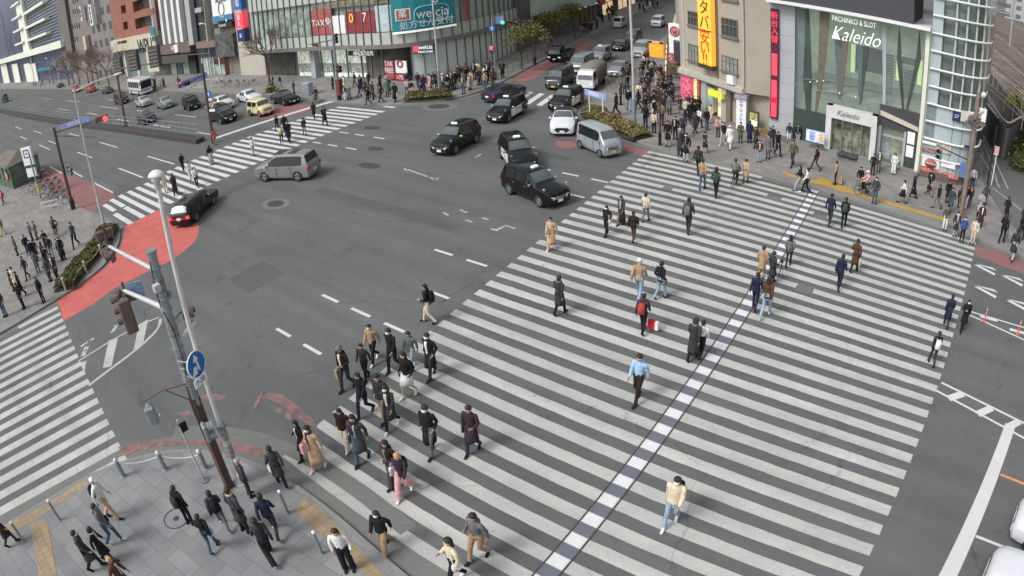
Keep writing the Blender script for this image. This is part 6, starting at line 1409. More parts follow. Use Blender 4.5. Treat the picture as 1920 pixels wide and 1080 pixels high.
for px, py, lab in ((113, 975, 'thin steel bollard on the yellow paving beside the left crosswalk'), (45, 1015, 'thin steel bollard nearest the lower left corner of the pavement'), (540, 962, 'thin steel bollard at the tip of the yellow paving wedge'), (604, 1038, 'thin steel bollard beside the person in the white jumper')):
    bollard(px, py, lab, .92, .045, .05, M_POLEG, M_WSIGN)
# round manhole on the pavement with ring
b = MB(); g_ = G(330, 972, SZ+.006); b.tube([(g_.x+.46*math.cos(2*PI*k/28), g_.y+.46*math.sin(2*PI*k/28), SZ+.006) for k in range(29)], .018, 5, caps=False)
b.lathe([(.001, SZ+.012), (.1, SZ+.01), (.12, SZ)], 12, 0, Matrix.Translation((g_.x, g_.y, 0))); struct('manhole_cover', b, M_DARK)
# --- north-west signal pole
def spole(name, label, foot, H, m, r=.12, z0=SZ, cat='signal pole'):
    g_ = G(*foot, z0); t = empty(name, (g_.x, g_.y, z0)); tag(t, label, cat); b = MB(); b.tube([(0, 0, 0), (0, 0, H-z0)], [r, r*.8], 12); b.build('pole', [m], t); b = MB(); b.tube([(0, 0, 0), (0, 0, .9)], r*1.5, 12); b.build('base_box', [M_BLK], t); return t, g_
t, g_ = spole('signal_pole', 'brown signal pole with a long arm on the left pavement holding a lit red signal', (138, 392), 7.5, M_POLEB, .16)
L_ = lambda px, py, z: G(px, py, z)-g_
e = L_(190, 222, 7.0); b = MB(); b.tube([(0, 0, 6.9), e], [.07, .05], 8); b.tube([(0, 0, 6.6), e*.8], .03, 6); b.build('arm', [M_POLEB], t)
signal_head(t, 'signal_head', e, (-1, .1, 0), True, 3, .17, lit=None, m=M_SIGB)
b = MB(); b.lathe([(.001, .1), (.2, .05), (.2, -.05), (.001, -.1)], 14, 0, Matrix.Translation(L_(197, 222, 7.0)) @ Matrix.Rotation(PI/2, 4, 'Y')); b.build('red_light', [M_REDSIG], t)
m1 = e*.45; b = MB(); d_ = e.normalized(); b.box(-1.5, 1.5, -.03, .03, -.25, .25, 0, Matrix.Translation((m1.x, m1.y, 7.15)) @ Matrix.Rotation(math.atan2(d_.y, d_.x), 4, 'Z')); b.build('street_name_plate', [mat('blue_white_plate', (.25, .32, .6), .5)], t)
text('靖国通り', .36, M_WSIGN, t, Matrix.Translation((m1.x, m1.y, 7.15)) @ Matrix.Rotation(math.atan2(d_.y, d_.x), 4, 'Z') @ Matrix.Translation((0, -.04, 0)) @ Matrix.Rotation(PI/2, 4, 'X'), ext=.01)
signal_head(t, 'pedestrian_signal', L_(127, 315, 3.3), (.3, 1, 0), False, 2, .14, m=M_POLEG); signal_head(t, 'pedestrian_signal', L_(133, 322, 3.0), (1, .2, 0), False, 2, .14, m=M_POLEG)
# --- pole on the median with signs
t, g_ = spole('signal_pole', 'tall dark pole at the median tip with round blue and red bordered signs', (401, 268), 8.0, M_POLEB, .15, .004)
L_ = lambda px, py, z: G(px, py, z)-g_
e = L_(345, 158, 6.7); b = MB(); b.tube([(0, 0, 6.8), e], [.06, .05], 8); b.tube([(0, 0, 6.5), e*.9], .03, 6); b.build('arm', [M_POLEB], t)
b = MB(); m1 = e*.5; d_ = e.normalized(); b.box(-1.7, 1.7, -.03, .03, -.3, .3, 0, Matrix.Translation((m1.x, m1.y, 6.75)) @ Matrix.Rotation(math.atan2(d_.y, d_.x), 4, 'Z')); b.build('street_name_plate', [MATS['blue_white_plate']], t)
signal_head(t, 'signal_head', e, (1, -.15, 0), True, 3, .17)
b = MB(); b.lathe([(.001, .12), (.24, .05), (.24, -.05), (.001, -.12)], 14, 0, Matrix.Translation(L_(339, 158, 6.7)) @ Matrix.Rotation(PI/2, 4, 'Y')); b.build('red_light', [M_REDSIG], t)
ST = lambda c, ang: Matrix.Translation(c) @ Matrix.Rotation(ang, 4, 'Z') @ Matrix.Rotation(PI/2, 4, 'X')
T = ST(L_(392, 176, 4.6), R(20)); b = MB(); disc(b, T, .38, .12, 0); b.build('blue_round_sign', [MATS['sign_blue']], t); b = MB(); b.add([T @ Vector((x, y, .13)) for x, y in ((-.05, -.2), (.05, -.2), (.05, .05), (.15, .05), (0, .25), (-.15, .05), (-.05, .05))], [tuple(range(7))]); b.build('arrow', [M_WSIGN], t)
b = MB(); b.box(-.35, .35, -.12, .12, .1, .12, 0, ST(L_(394, 186, 4.2), R(20))); b.build('plate', [M_WSIGN], t)
T = ST(L_(397, 196, 3.75), R(20)); b = MB(); disc(b, T, .40, .12, 0); b.build('red_ring', [M_REDS], t); b = MB(); disc(b, T, .30, .13, 0); b.build('white_face', [M_WSIGN], t); b = MB(); b.tube([T @ Vector((-.2, -.2, .14)), T @ Vector((.2, .2, .14))], .03, 5); b.build('red_bar', [M_REDS], t)
b = MB(); b.box(-.38, .38, -.13, .13, .1, .12, 0, ST(L_(399, 206, 3.3), R(20))); b.build('plate', [M_WSIGN], t)
# --- louvred sign gantry on the median
t, g_ = spole('gantry_pole', 'rusty brown gantry pole with three dark louvred boxes over the avenue', (237, 242), 8.4, mat('rust_brown_steel', (.17, .10, .07), .7, .1, .25), .2, .004, 'signal gantry')
L_ = lambda px, py, z: G(px, py, z)-g_
b = MB(); e = L_(292, 118, 8.6); b.tube([(0, 0, 8.2), e], .09, 8); b.build('arm', [MATS['rust_brown_steel']], t)
for px, py, z in ((222, 124, 8.6), (251, 114, 9.2), (290, 106, 9.3)):
    c = L_(px, py, z); b = MB(); T = ST(c, R(15)); b.box(-.95, .95, -1.2, 1.2, -.2, .2, 0, T); o = b.build('louvre_box', [mat('louvre_dark', (.07, .062, .06), .7)], t)
    for k in range(5): b = MB(); b.box(-.85, .85, -1.0+.42*k, -.85+.42*k, .2, .28, 0, T); b.build('louvre', [M_FRAME], o)
# --- north pavement poles
t, g_ = spole('signal_pole', 'grey twin signal pole in front of the drugstore windows with arms to the left', (637, 188), 8.3, M_POLEG, .16)
L_ = lambda px, py, z: G(px, py, z)-g_
for (px, py, z) in ((580, 84, 6.6), (588, 50, 8.2)): b = MB(); e = L_(px, py, z); b.tube([(0, 0, z), e], .05, 6); b.build('arm', [M_POLEB], t)
signal_head(t, 'signal_head', L_(592, 84, 6.7), (-.4, -1, 0), True, 3, .16); signal_head(t, 'signal_head', L_(630, 72, 7.2), (1, -.3, 0), False, 3, .14)
signal_head(t, 'pedestrian_signal', L_(633, 128, 3.6), (-.2, -1, 0), False, 2, .16, m=M_SIGB); signal_head(t, 'pedestrian_signal', L_(637, 130, 3.4), (1, -.2, 0), False, 2, .16, m=M_SIGB)
b = MB(); b.box(-.3, .3, -.25, .25, .6, 2.3, 0, Matrix.Translation((.35, -.1, 0))); b.build('maroon_cabinet', [mat('maroon_cabinet', (.13, .04, .035), .6)], t)
t, g_ = spole('signal_pole', 'grey pole at the side street corner with blue arrow sign and lit red signal', (930, 150), 6.8, M_POLEG, .10)
L_ = lambda px, py, z: G(px, py, z)-g_
T = ST((0, 0, 5.6), R(15)); b = MB(); disc(b, T, .34, .12, 0); b.build('blue_round_sign', [MATS['sign_blue']], t); b = MB(); b.add([T @ Vector((x, y, .13)) for x, y in ((-.04, -.2), (.04, -.2), (.04, .05), (.13, .05), (0, .22), (-.13, .05), (-.04, .05))], [tuple(range(7))]); b.build('arrow', [M_WSIGN], t)
ps = signal_head(t, 'pedestrian_signal', Vector((-.1, -.2, 3.3)), (.2, -1, 0), False, 2, .15, m=M_POLEG); b = MB(); b.box(-.13, .13, -.06, .0, 3.35, 3.65, 0, Matrix.Translation((-.1, -.24, 0))); b.build('red_light', [M_REDSIG], t)
t, g_ = spole('signal_pole', 'dark signal pole among the side street trees with a lit green signal', (1003, 122), 6.0, M_POLEB, .12)
e = Vector((-2.6, -1.2, 5.2)); b = MB(); b.tube([(0, 0, 5.4), e], .05, 6); b.build('arm', [M_POLEB], t); signal_head(t, 'signal_head', e, (.4, -1, 0), True, 3, .17, m=M_SIGB)
b = MB(); b.lathe([(.001, .1), (.2, .05), (.2, -.05), (.001, -.1)], 14, 0, Matrix.Translation(e+Vector((-.45, -.25, 0))) @ Matrix.Rotation(PI/2, 4, 'X')); b.build('green_light', [M_GRNSIG], t)
b = MB(); b.box(-.5, .5, -.5, .5, .0, .03, 0, ST(e+Vector((-1.0, -.1, .3)), R(15))); b.build('blue_white_plate', [MATS['blue_white_plate']], t)
# --- right pavement
t, g_ = spole('signal_pole', 'thin dark brown pole with a cluster of lamps on top amid the waiting crowd', (1237, 272), 4.3, M_POLEB, .08)
signal_head(t, 'pedestrian_signal', Vector((-.2, -.1, 3.7)), (-.3, -1, 0), False, 2, .15, m=M_POLEB); signal_head(t, 'pedestrian_signal', Vector((.25, .1, 3.7)), (1, -.2, 0), False, 2, .15, m=M_POLEB)
t = empty('street_name_sign', G(1118, 226, SZ)); tag(t, 'long blue and white street name board on two white posts in the hedge', 'sign')
g_ = t.location; p1_ = G(1106, 224, SZ)-g_; p2_ = G(1131, 232, SZ)-g_
for p in (p1_, p2_): b = MB(); b.tube([(p.x, p.y, 0), (p.x, p.y, 2.4)], .05, 8); b.build('post', [M_WHT], t)
c = (p1_+p2_)/2; d_ = (p2_-p1_).normalized(); T = TF((c.x, c.y, 2.2), d_, (0, 0, 1)); b = MB(); b.box(-1.3, 1.3, -.24, .24, -.04, .04, 0, T); b.build('board', [MATS['blue_white_plate']], t); text('靖国通り', .36, M_WSIGN, t, T @ Matrix.Translation((0, 0, .05)), ext=.01)
t = empty('utility_pole', G(1800, 407, SZ)); tag(t, 'tall brown utility pole with a dark clump of fittings before the rounded tower', 'utility pole')
b = MB(); b.tube([(0, 0, 0), (0, 0, 8.2)], [.19, .15], 12); b.build('pole', [mat('brown_concrete', (.20, .155, .13), .85, 0, .3, 3)], t)
b = MB()
for k in range(26): a = rnd.uniform(0, 2*PI); r_ = rnd.uniform(.1, .75); z = 6.35+rnd.uniform(-.28, .28); b.tube([(0, 0, z-.2), (r_*math.cos(a), r_*math.sin(a), z)], .03, 5); b.box(-.09, .09, -.07, .07, -.07, .07, 0, Matrix.Translation((r_*math.cos(a), r_*math.sin(a), z)) @ Matrix.Rotation(a, 4, 'Z'))
b.build('fittings', [mat('dull_brown_fittings', (.17, .14, .13), .8, 0, .3)], t)
for z in (7.1, 8.1): b = MB(); b.lathe([(.001, .2), (.16, .12), (.18, -.1), (.001, -.2)], 10, 0, Matrix.Translation((.35, 0, z))); b.build('globe_lamp', [M_LAMP], t)
b = MB(); b.tube([(-.1, 0, 3.8), (-2.4, .3, 4.1)], .04, 6); b.build('arm', [M_BLK], t)
signal_head(t, 'pedestrian_signal', Vector((-2.2, .25, 3.6)), (-.3, -1, 0), False, 2, .15, m=M_POLEG)
t = empty('sign_pole', G(1851, 345, SZ)); tag(t, 'slim dark pole with a pinkish sign plate beside the lane under the tracks', 'pole')
b = MB(); b.tube([(0, 0, 0), (0, 0, 4.6)], .07, 8); b.build('pole', [M_BLK], t); b = MB(); b.box(.1, .5, -.06, -.02, 2.4, 3.1); b.build('plate', [mat('pinkish_plate', (.6, .35, .38), .6, 0, .4, 5)], t)
b = MB(); b.tube([(.35, 0, 0), (.35, 0, 2.9)], .05, 8); b.build('white_post', [M_WHT], t)
M_ORP = mat('orange_delineator', (.75, .10, .03), .5)
for px, py, lab in ((1845, 602, 'orange flexible post on the striped centre line, left one'), (1907, 626, 'orange flexible post on the striped centre line, near the right edge')):
    t = empty('traffic_post', G(px, py)); tag(t, lab, 'traffic post', 'orange posts on the centre line'); b = MB(); b.tube([(0, 0, .03), (0, 0, .75)], .028, 8); b.build('post', [M_ORP], t); b = MB(); b.lathe([(.11, .004), (.10, .03), (.03, .05)], 12); b.build('base', [M_ORP], t)
    for z in (.4, .58): b = MB(); b.tube([(0, 0, z), (0, 0, z+.06)], .03, 8); b.build('white_band', [M_WSIGN], t)
# --- fences
def fence(name, label, pts, h, m, cat='fence', posts_every=1.6, rails=(1.0, .55, .15), closed_bars=0, z0=0):
    o = Vector((*pts[0], 0)); t = empty(name, (o.x, o.y, z0)); tag(t, label, cat)
    for f in rails: b = MB(); b.tube([(p[0]-o.x, p[1]-o.y, h*f) for p in pts], .028, 5); b.build('rail', [m], t)
    L = [0]
    for a, c in zip(pts[:-1], pts[1:]): L.append(L[-1]+math.hypot(c[0]-a[0], c[1]-a[1]))
    n = max(int(L[-1]/posts_every), 1)
    def at(s_):
        for i in range(len(pts)-1):
            if s_ <= L[i+1]+1e-6: f = (s_-L[i])/(L[i+1]-L[i]); return (pts[i][0]+(pts[i+1][0]-pts[i][0])*f-o.x, pts[i][1]+(pts[i+1][1]-pts[i][1])*f-o.y)
        return (pts[-1][0]-o.x, pts[-1][1]-o.y)
    for k in range(min(n, 90)+1): p = at(L[-1]*k/min(n, 90)); b = MB(); b.tube([(*p, 0), (*p, h)], .04, 5); b.build('post', [m], t)
    if closed_bars:
        b = MB(); s_ = 0
        while s_ < L[-1]: p = at(s_); b.tube([(*p, h*.12), (*p, h*.97)], .014, 4, caps=False); s_ += closed_bars
        b.build('bars', [m], t)
    return t
b = MB(); b.prism([(-60.5, 26.0), (-60.5, 27.0), (-86, 26.2), (-110, 25.0), (-162, 24.0), (-400, 20.5), (-400, 19.2), (-152, 22.3), (-110, 23.6), (-86, 24.9)], 0, .45); struct('median_kerb', b, mat('median_dark', (.055, .05, .048), .85, 0, .3))
fence('median_railing', 'long grey pedestrian railing on the dark median of the avenue', [(-60.8, 26.5), (-86, 25.7), (-110, 24.5), (-162, 23.3), (-230, 21.2)], 1.5, M_POLEG, 'railing', 2.0, (1, .66, .33), 0, .4)
fence('kerb_fence', 'dark railing along the kerb of the side street, left side', [(-44.9, 52.7), (-47.6, 61.5), (-51.4, 74.6), (-55, 86)], 1.15, M_FRAME, 'fence', 1.5, (1, .15), .22, SZ)
fence('kerb_fence', 'dark railing on the left pavement edge beside the ramen queue side of the street', [(-32.4, 53.3), (-34.6, 61), (-37, 68)], 1.0, M_FRAME, 'fence', 1.5, (1, .5), 0, SZ)
fence('bicycle_barrier', 'white tubular barrier at the front of the parked bicycles', [tuple(G(81, 397, SZ)[:2]), tuple(G(111, 391, SZ)[:2])], .85, M_WHT, 'barrier', 3, (1, .5), 0, SZ)
# --- hedges
def leaf_mesh(name, pts_fn, n, mats, size=(.06, .12), seed=1):
    r_ = random.Random(seed); b = MB()
    for k in range(n):
        c = Vector(pts_fn(r_)); s_ = r_.uniform(*size); u = Vector((r_.gauss(0, 1), r_.gauss(0, 1), r_.gauss(0, .6))).normalized(); v = u.cross(Vector((r_.gauss(0, 1), r_.gauss(0, 1), r_.gauss(0, 1)))).normalized()
        b.add([c-u*s_, c-v*s_*.5, c+u*s_, c+v*s_*.5], [(0, 1, 2, 3)], r_.randrange(len(mats)))
    return b
M_LF = [mat('leaf_%d' % k, c, .7, 0, .25, 5) for k, c in enumerate(((.15, .155, .035), (.09, .10, .025), (.24, .21, .065), (.055, .065, .02)))]
M_LFD = [mat('leaf_dark_%d' % k, c, .7, 0, .25, 5) for k, c in enumerate(((.09, .11, .03), (.05, .06, .022), (.13, .15, .045)))]
M_LFY = [mat('leaf_dry_%d' % k, c, .75, 0, .25, 5) for k, c in enumerate(((.28, .22, .10), (.20, .16, .06), (.14, .13, .05), (.34, .27, .14)))]
M_SOIL = mat('soil', (.06, .05, .035), .95, 0, .4, 4, .4)
def hedge(name, label, line, w_, h, mats, n, seed):
    o = Vector((*line[0], 0)); t = empty(name, (o.x, o.y, SZ)); tag(t, label, 'hedge')
    pl_ = [(p[0]-o.x, p[1]-o.y) for p in line]; A, B = offs(pl_, w_/2), offs(pl_, -w_/2)
    b = MB(); b.prism(A+B[::-1], 0, .15); b.build('planter_soil', [M_SOIL], t)
    Li = [0]
    for a, c in zip(pl_[:-1], pl_[1:]): Li.append(Li[-1]+math.hypot(c[0]-a[0], c[1]-a[1]))
    def f(r_):
        s_ = r_.uniform(0, Li[-1]); i = max(j for j in range(len(pl_)-1) if Li[j] <= s_+1e-9); ff = (s_-Li[i])/(Li[i+1]-Li[i]); x = pl_[i][0]+(pl_[i+1][0]-pl_[i][0])*ff; y = pl_[i][1]+(pl_[i+1][1]-pl_[i][1])*ff
        tx, ty = (pl_[i+1][0]-pl_[i][0]), (pl_[i+1][1]-pl_[i][1]); l_ = math.hypot(tx, ty); a = r_.uniform(-1, 1); hh = h*(1-.35*a*a)*(1+.15*math.sin(s_*2.3)+.1*math.sin(s_*5.1+a*3)); e_ = min(s_, Li[-1]-s_, .6)/.6
        return (x-ty/l_*a*w_/2, y+tx/l_*a*w_/2, .1+hh*r_.uniform(.25, 1)**.4*(.6+.4*e_))
    leaf_mesh(name, f, n, mats, (.05, .11), seed).build('foliage', mats, t); return t
hedge('hedge', 'clipped green hedge on the kerb below the drugstore lamp post', [tuple(G(762, 190, SZ)[:2]), tuple(G(800, 188, SZ)[:2]), tuple(G(848, 183, SZ)[:2])], 1.5, .85, M_LF, 5000, 3)
hedge('hedge', 'yellowish dry hedge curving along the kerb behind the silver van', [tuple(G(1108, 214, SZ)[:2]), tuple(G(1130, 228, SZ)[:2]), tuple(G(1165, 247, SZ)[:2]), tuple(G(1205, 261, SZ)[:2])], 1.9, .75, M_LFY+M_LF[:2], 9000, 4)
hedge('hedge', 'low brown green planting behind the post and rope on the left kerb', [tuple(G(205, 432, SZ)[:2]), tuple(G(190, 462, SZ)[:2]), tuple(G(165, 490, SZ)[:2]), tuple(G(135, 525, SZ)[:2]), tuple(G(122, 545, SZ)[:2])], 1.7, .6, M_LFY[1:3]+M_LFD, 9000, 5)
pp = [G(px, py, SZ) for px, py in ((124, 545), (163, 513), (192, 482), (212, 448))]
for k, p in enumerate(pp):
    t = empty('rope_post', p); tag(t, ('pale rope post at the lower end of the left planting', 'second rope post from the lower end of the left planting', 'third rope post from the lower end of the left planting', 'rope post at the upper end of the left planting')[k], 'post', 'rope posts of the planting'); b = MB(); b.tube([(0, 0, 0), (0, 0, .8)], [.08, .07], 10); b.build('post', [mat('sandy_post', (.38, .34, .24), .8)], t); b = MB(); b.lathe([(.07, .78), (.09, .82), (.05, .9), (.001, .92)], 10); b.build('cap', [M_LAMP], t)
b = MB(); pts = []
for a, c in zip(pp[:-1], pp[1:]): pts += [a.lerp(c, f)+Vector((0, 0, .68-.7*f*(1-f))) for f in [k/8 for k in range(8)]]
b.tube(pts, .022, 5, caps=False); tag(b.build('barrier_rope', [mat('rope', (.45, .42, .34), .8)]), 'sagging tan rope linking the posts round the left planting', 'rope')
# --- trees
def tree(name, label, pos, H, crown_r, mats, n, seed, trunk_h=2.4, group=None, leafy=True, m=None):
    r_ = random.Random(seed); t = empty(name, pos); tag(t, label, 'tree', group); b = MB(); ends = []
    def br(p, d, L, r, lvl):
        q = p+d*L; mid = (p+q)/2+Vector((r_.gauss(0, .04), r_.gauss(0, .04), 0))*L; b.tube([p, mid, q], [r, r*.85, r*.65], 6 if lvl < 2 else (4 if lvl < 4 else 3), caps=False)
        if lvl >= (4 if leafy else 6): ends.append(q); return
        for k in range(3 if lvl < 2 or not leafy else 2):
            nd = (d+Vector((r_.gauss(0, .5), r_.gauss(0, .5), r_.gauss(.12, .25)))).normalized(); br(q, nd, L*r_.uniform(.62, .82), r*.62, lvl+1)
        if not leafy and lvl > 1: ends.append(q)
    br(Vector((0, 0, 0)), Vector((0, 0, 1)), trunk_h, H*.022, 0)
    b.build('trunk', [m or mat('bark', (.085, .07, .055), .9, 0, .3, 3)], t)
    if leafy:
        sc = H
        def f(r2):
            e = r2.choice(ends); return e+Vector((r2.gauss(0, 1), r2.gauss(0, 1), r2.gauss(0, .8)))*crown_r*.22
        leaf_mesh(name, f, n, mats, (.08, .17), seed).build('crown', mats, t)
    return t
for px, py, H, lab, mats in ((978, 130, 5.2, 'yellow green street tree at the side street corner before the pale glass wall', M_LF), (1036, 88, 5.4, 'round street tree nearer of the two before the brown columns', M_LF), (1078, 74, 5.2, 'broad yellowish street tree, further of the two before the brown columns', M_LF)):
    tree('street_tree', lab, G(px, py, SZ), H, 2.2, mats, 2600, int(px), 1.7)
tree('street_tree', 'thin leafless tree standing in front of the curved shop lobby', G(506, 160, SZ), 9, 2, None, 0, 99, 2.6, leafy=False, m=mat('bark_brown', (.14, .09, .06), .9))
for k, px in enumerate((128, 146, 163, 181, 200, 112, 137, 172)):
    p = G(px, 161, SZ); tree('bare_tree', ['first bare brown street tree in front of the glass tower edge', 'second bare brown tree before the grey brown block', 'third bare brown tree before the grey brown block', 'fourth bare brown tree below the white vertical signs', 'bare brown tree nearest to the white bus', 'pale bare tree wrapped in lights beside the glass tower', 'bare brown tree crowded between the first and second trees', 'bare brown tree crowded between the third and fourth trees'][k], (p.x, 44.5, SZ), 13, 4, None, 0, 20+k, 3.0, 'bare street trees on the far avenue', leafy=False, m=mat('twig_brown', (.24, .19, .16), .9) if k != 5 else mat('pale_twig', (.55, .5, .45), .9))
def shrub(name, label, c, r, n, mats, seed, h=1.0):
    b = leaf_mesh(name, lambda q: (q.gauss(0, r*.5), q.gauss(0, r*.5), abs(q.gauss(.35, .3))*h), n, mats, (.1, .2), seed); t = empty(name, c); tag(t, label, 'shrub'); b.build('foliage', mats, t)
    b = MB()
    for k in range(6): b.tube([(0, 0, 0), (rnd.uniform(-r, r)*.4, rnd.uniform(-r, r)*.4, h*.6)], .03, 4)
    b.build('stem', [MATS['bark']], t)
shrub('shrub', 'yellow flowering shrub beside the curved railway parapet', G(1912, 200, 3.3), 1.6, 700, [mat('yellow_bloom', (.45, .38, .05), .7), M_LF[0]], 7, 1.8)
for k, (px, py) in enumerate(((1868, 262), (1880, 285), (1893, 305), (1905, 330), (1915, 300))): shrub('shrub', ['dark tangled shrub against the abutment at the lane entrance', 'dark shrub second along the lane wall', 'dark shrub third along the lane wall', 'dark shrub nearest along the lane wall', 'dark shrub behind the others at the right picture edge'][k], G(px+6, py-8, .0), 1.3, 500, M_LFD, 60+k, 1.8)
shrub('shrub', 'small shrub at the tail of the far pavement beside the bus nose', G(283, 170, SZ), .9, 300, M_LFD, 71, 1.0)
shrub('shrub', 'small green shrub behind the black sedan on the far pavement', G(509, 172, SZ), .8, 300, M_LF, 72, .9)
# --- kiosk, parking sign, bicycles on the left pavement
t = empty('kiosk', G(25, 350, SZ)); tag(t, 'green glazed subway shelter with a brown hipped roof at the left edge', 'shelter'); t.rotation_euler.z = R(8)
b = MB(); b.box(-6, 1.7, -.4, 3.6, 0, .9); b.build('base_wall', [mat('shelter_base', (.10, .12, .09), .7, 0, .3)], t)
b = MB(); b.box(-5.9, 1.6, -.3, 3.5, .9, 2.6); b.build('glazing', [mat('green_glazing', (.13, .19, .15), .15, 0, .5, 1)], t)
b = MB()
for x in (-6, -4, -2, 0, 1.65):
    for y in (-.45, 3.5): b = MB(); b.box(x, x+.12, y, y+.15, 0, 2.7); b.build('frame_post', [mat('green_frame', (.12, .2, .15), .5)], t)
b = MB(); b.box(-6, 1.77, -.45, 3.65, 2.6, 2.68); b.build('top_frame', [mat('green_frame', (.12, .2, .15), .5)], t)
b = MB(); b.add([(-6.4, -.9, 2.65), (2.2, -.9, 2.65), (2.2, 4.1, 2.65), (-6.4, 4.1, 2.65), (-4, 1.6, 3.7), (.2, 1.6, 3.7)], [(0, 1, 5, 4), (1, 2, 5), (2, 3, 4, 5), (3, 0, 4), (3, 2, 1, 0)]); b.build('roof', [mat('shelter_roof', (.13, .115, .10), .8, 0, .3, 1)], t)
b = MB(); b.box(-.6, .6, -.48, -.46, 1.1, 1.9); b.build('poster', [mat('poster_red', (.5, .18, .14), .6, 0, .8, 4)], t)
t = empty('parking_sign', G(77, 372, SZ)); tag(t, 'white parking sign board with a dark square mark on a pole with a yellow wrap', 'sign'); g_ = t.location
b = MB(); b.tube([(0, 0, 0), (-.2, 0, 4.6)], .09, 8); b.build('pole', [M_POLEG], t); b = MB(); b.tube([(0, 0, .5), (-.02, 0, 1.5)], .16, 10); b.build('yellow_wrap', [mat('yellow_wrap', (.6, .48, .05), .6)], t)
T = ST((-.9, -.1, 4.3), R(35)); b = MB(); b.box(-.75, .75, -.95, .95, -.12, .12, 0, T); b.build('board', [M_WSIGN], t)
b = MB()
for (x0, x1, y0, y1) in ((-.45, .45, .62, .72), (-.45, .45, -.1, 0), (-.45, -.33, 0, .62), (.33, .45, 0, .62), (-.1, .1, .22, .42)): b.box(x0, x1, y0, y1, .12, .14, 0, T)
b.build('square_mark', [M_NAVY], t); T = ST((-.85, -.1, 2.7), R(35)); b = MB(); b.box(-.7, .7, -.45, .45, -.1, .1, 0, T); b.build('second_board', [M_WSIGN], t); b = MB(); b.box(-.7, .7, .5, .75, -.12, .12, 0, T); b.build('header_board', [M_DKP], t)
def bicycle(label, loc_, rz, frame_m, lean=.08, group=None):
    t = empty('bicycle', loc_, rz); tag(t, label, 'bicycle', group)
    for x in (-.52, .52):
        b = MB(); b.tube([(x+.32*math.cos(2*PI*k/16), 0, .33+.32*math.sin(2*PI*k/16)) for k in range(17)], .02, 5, caps=False); w_ = b.build('wheel', [M_TYRE], t)
        b = MB()
        for k in range(6): b.tube([(x, 0, .33), (x+.3*math.cos(PI*k/3), 0, .33+.3*math.sin(PI*k/3))], .004, 3, caps=False)
        b.build('spokes', [M_CHR], w_)
    b = MB(); F_ = [((-.52, 0, .33), (-.12, 0, .3)), ((-.12, 0, .3), (.36, 0, .75)), ((-.12, 0, .3), (-.22, 0, .8)), ((-.52, 0, .33), (-.22, 0, .75)), ((.52, 0, .33), (.36, 0, .85)), ((-.2, 0, .72), (.36, 0, .78))]
    for a, c in F_: b.tube([a, c], .018, 5)
    b.build('frame', [frame_m], t); b = MB(); b.tube([(-.34, 0, .85), (-.1, 0, .87)], [.07, .03], 6); b.build('saddle', [M_BLK], t)
    b = MB(); b.tube([(.22, -.27, .98), (.36, -.1, 1.0), (.36, .1, 1.0), (.22, .27, .98)], .015, 5); b.tube([(.36, 0, .85), (.36, 0, 1.0)], .015, 5); b.build('handlebar', [M_CHR], t)
    b = MB(); b.box(.42, .75, -.16, .16, .72, .95); bo = b.build('basket', [M_FRAME], t)
    b = MB(); b.tube([(-.12, -.08, .2), (-.12, -.08, .3), (-.12, .08, .3), (-.12, .08, .4)], .012, 4); b.build('pedals', [M_BLK], t); return t
FR = [cmat((40, 60, 110)), cmat((150, 30, 40)), cmat((30, 30, 34)), cmat((200, 200, 205)), cmat((60, 110, 90)), cmat((120, 60, 120))]
for k in range(17):
    f = k/16; px = 52+62*f+4*(k % 2); py = 350+38*f-13*(k % 3); cn = ['blue', 'red', 'black', 'white', 'green', 'purple'][k % 6]
    bicycle('%s framed bicycle, number %s in the packed rack, counted from the green shelter' % (cn, ['one', 'two', 'three', 'four', 'five', 'six', 'seven', 'eight', 'nine', 'ten', 'eleven', 'twelve', 'thirteen', 'fourteen', 'fifteen', 'sixteen', 'seventeen'][k]), G(px, py, SZ), R(65+8*(k % 3)), FR[k % 6], group='bicycles packed in the rack')
for k, (px, py) in enumerate(((425, 163), (438, 162), (452, 163), (470, 162), (410, 163), (1, 342))): bicycle(['far parked bicycle left of middle before the cream pier', 'far parked bicycle in the middle before the cream pier', 'far parked bicycle right of middle before the cream pier', 'far parked bicycle rightmost before the cream pier', 'far parked bicycle leftmost before the cream pier', 'parked bicycle against the green shelter wall'][k], G(px, py, SZ), R(60), FR[(k+2) % 6], group='bicycles parked on the far pavement')
# white railing pattern by the bicycles on the far pavement, utility cabinet
fence('white_railing', 'long white slatted railing on the far pavement behind the waiting cars', [tuple(G(352, 167, SZ)[:2]), tuple(G(420, 160, SZ)[:2])], 1.2, M_WHT, 'railing', 1.4, (1, .1), .5, SZ)
t = empty('utility_cabinet', G(578, 178, SZ)); tag(t, 'grey blue utility cabinet on the far pavement behind the black sedan', 'cabinet'); b = MB(); b.box(-.7, .7, -.35, .35, 0, 1.5); b.build('body', [mat('cabinet_grey', (.28, .32, .36), .5)], t).modifiers.new('bevel', 'BEVEL').width = .04; b = MB(); b.box(-.6, -.02, -.37, -.35, .1, 1.4); b.box(.02, .6, -.37, -.35, .1, 1.4); b.build('door', [mat('cabinet_door', (.24, .28, .32), .5)], t)
t = empty('planter_box', G(1443, 258, SZ)); tag(t, 'low brown wooden planter box at the foot of the grey pillar', 'planter'); b = MB(); b.box(-1.3, .3, -.3, .3, 0, .55); b.build('box', [mat('brown_wood', (.19, .12, .07), .8, 0, .3, 4)], t); b = MB(); b.box(.3, 2.0, -.35, .25, 0, .35); b.build('grey_step', [M_CONCD], t)
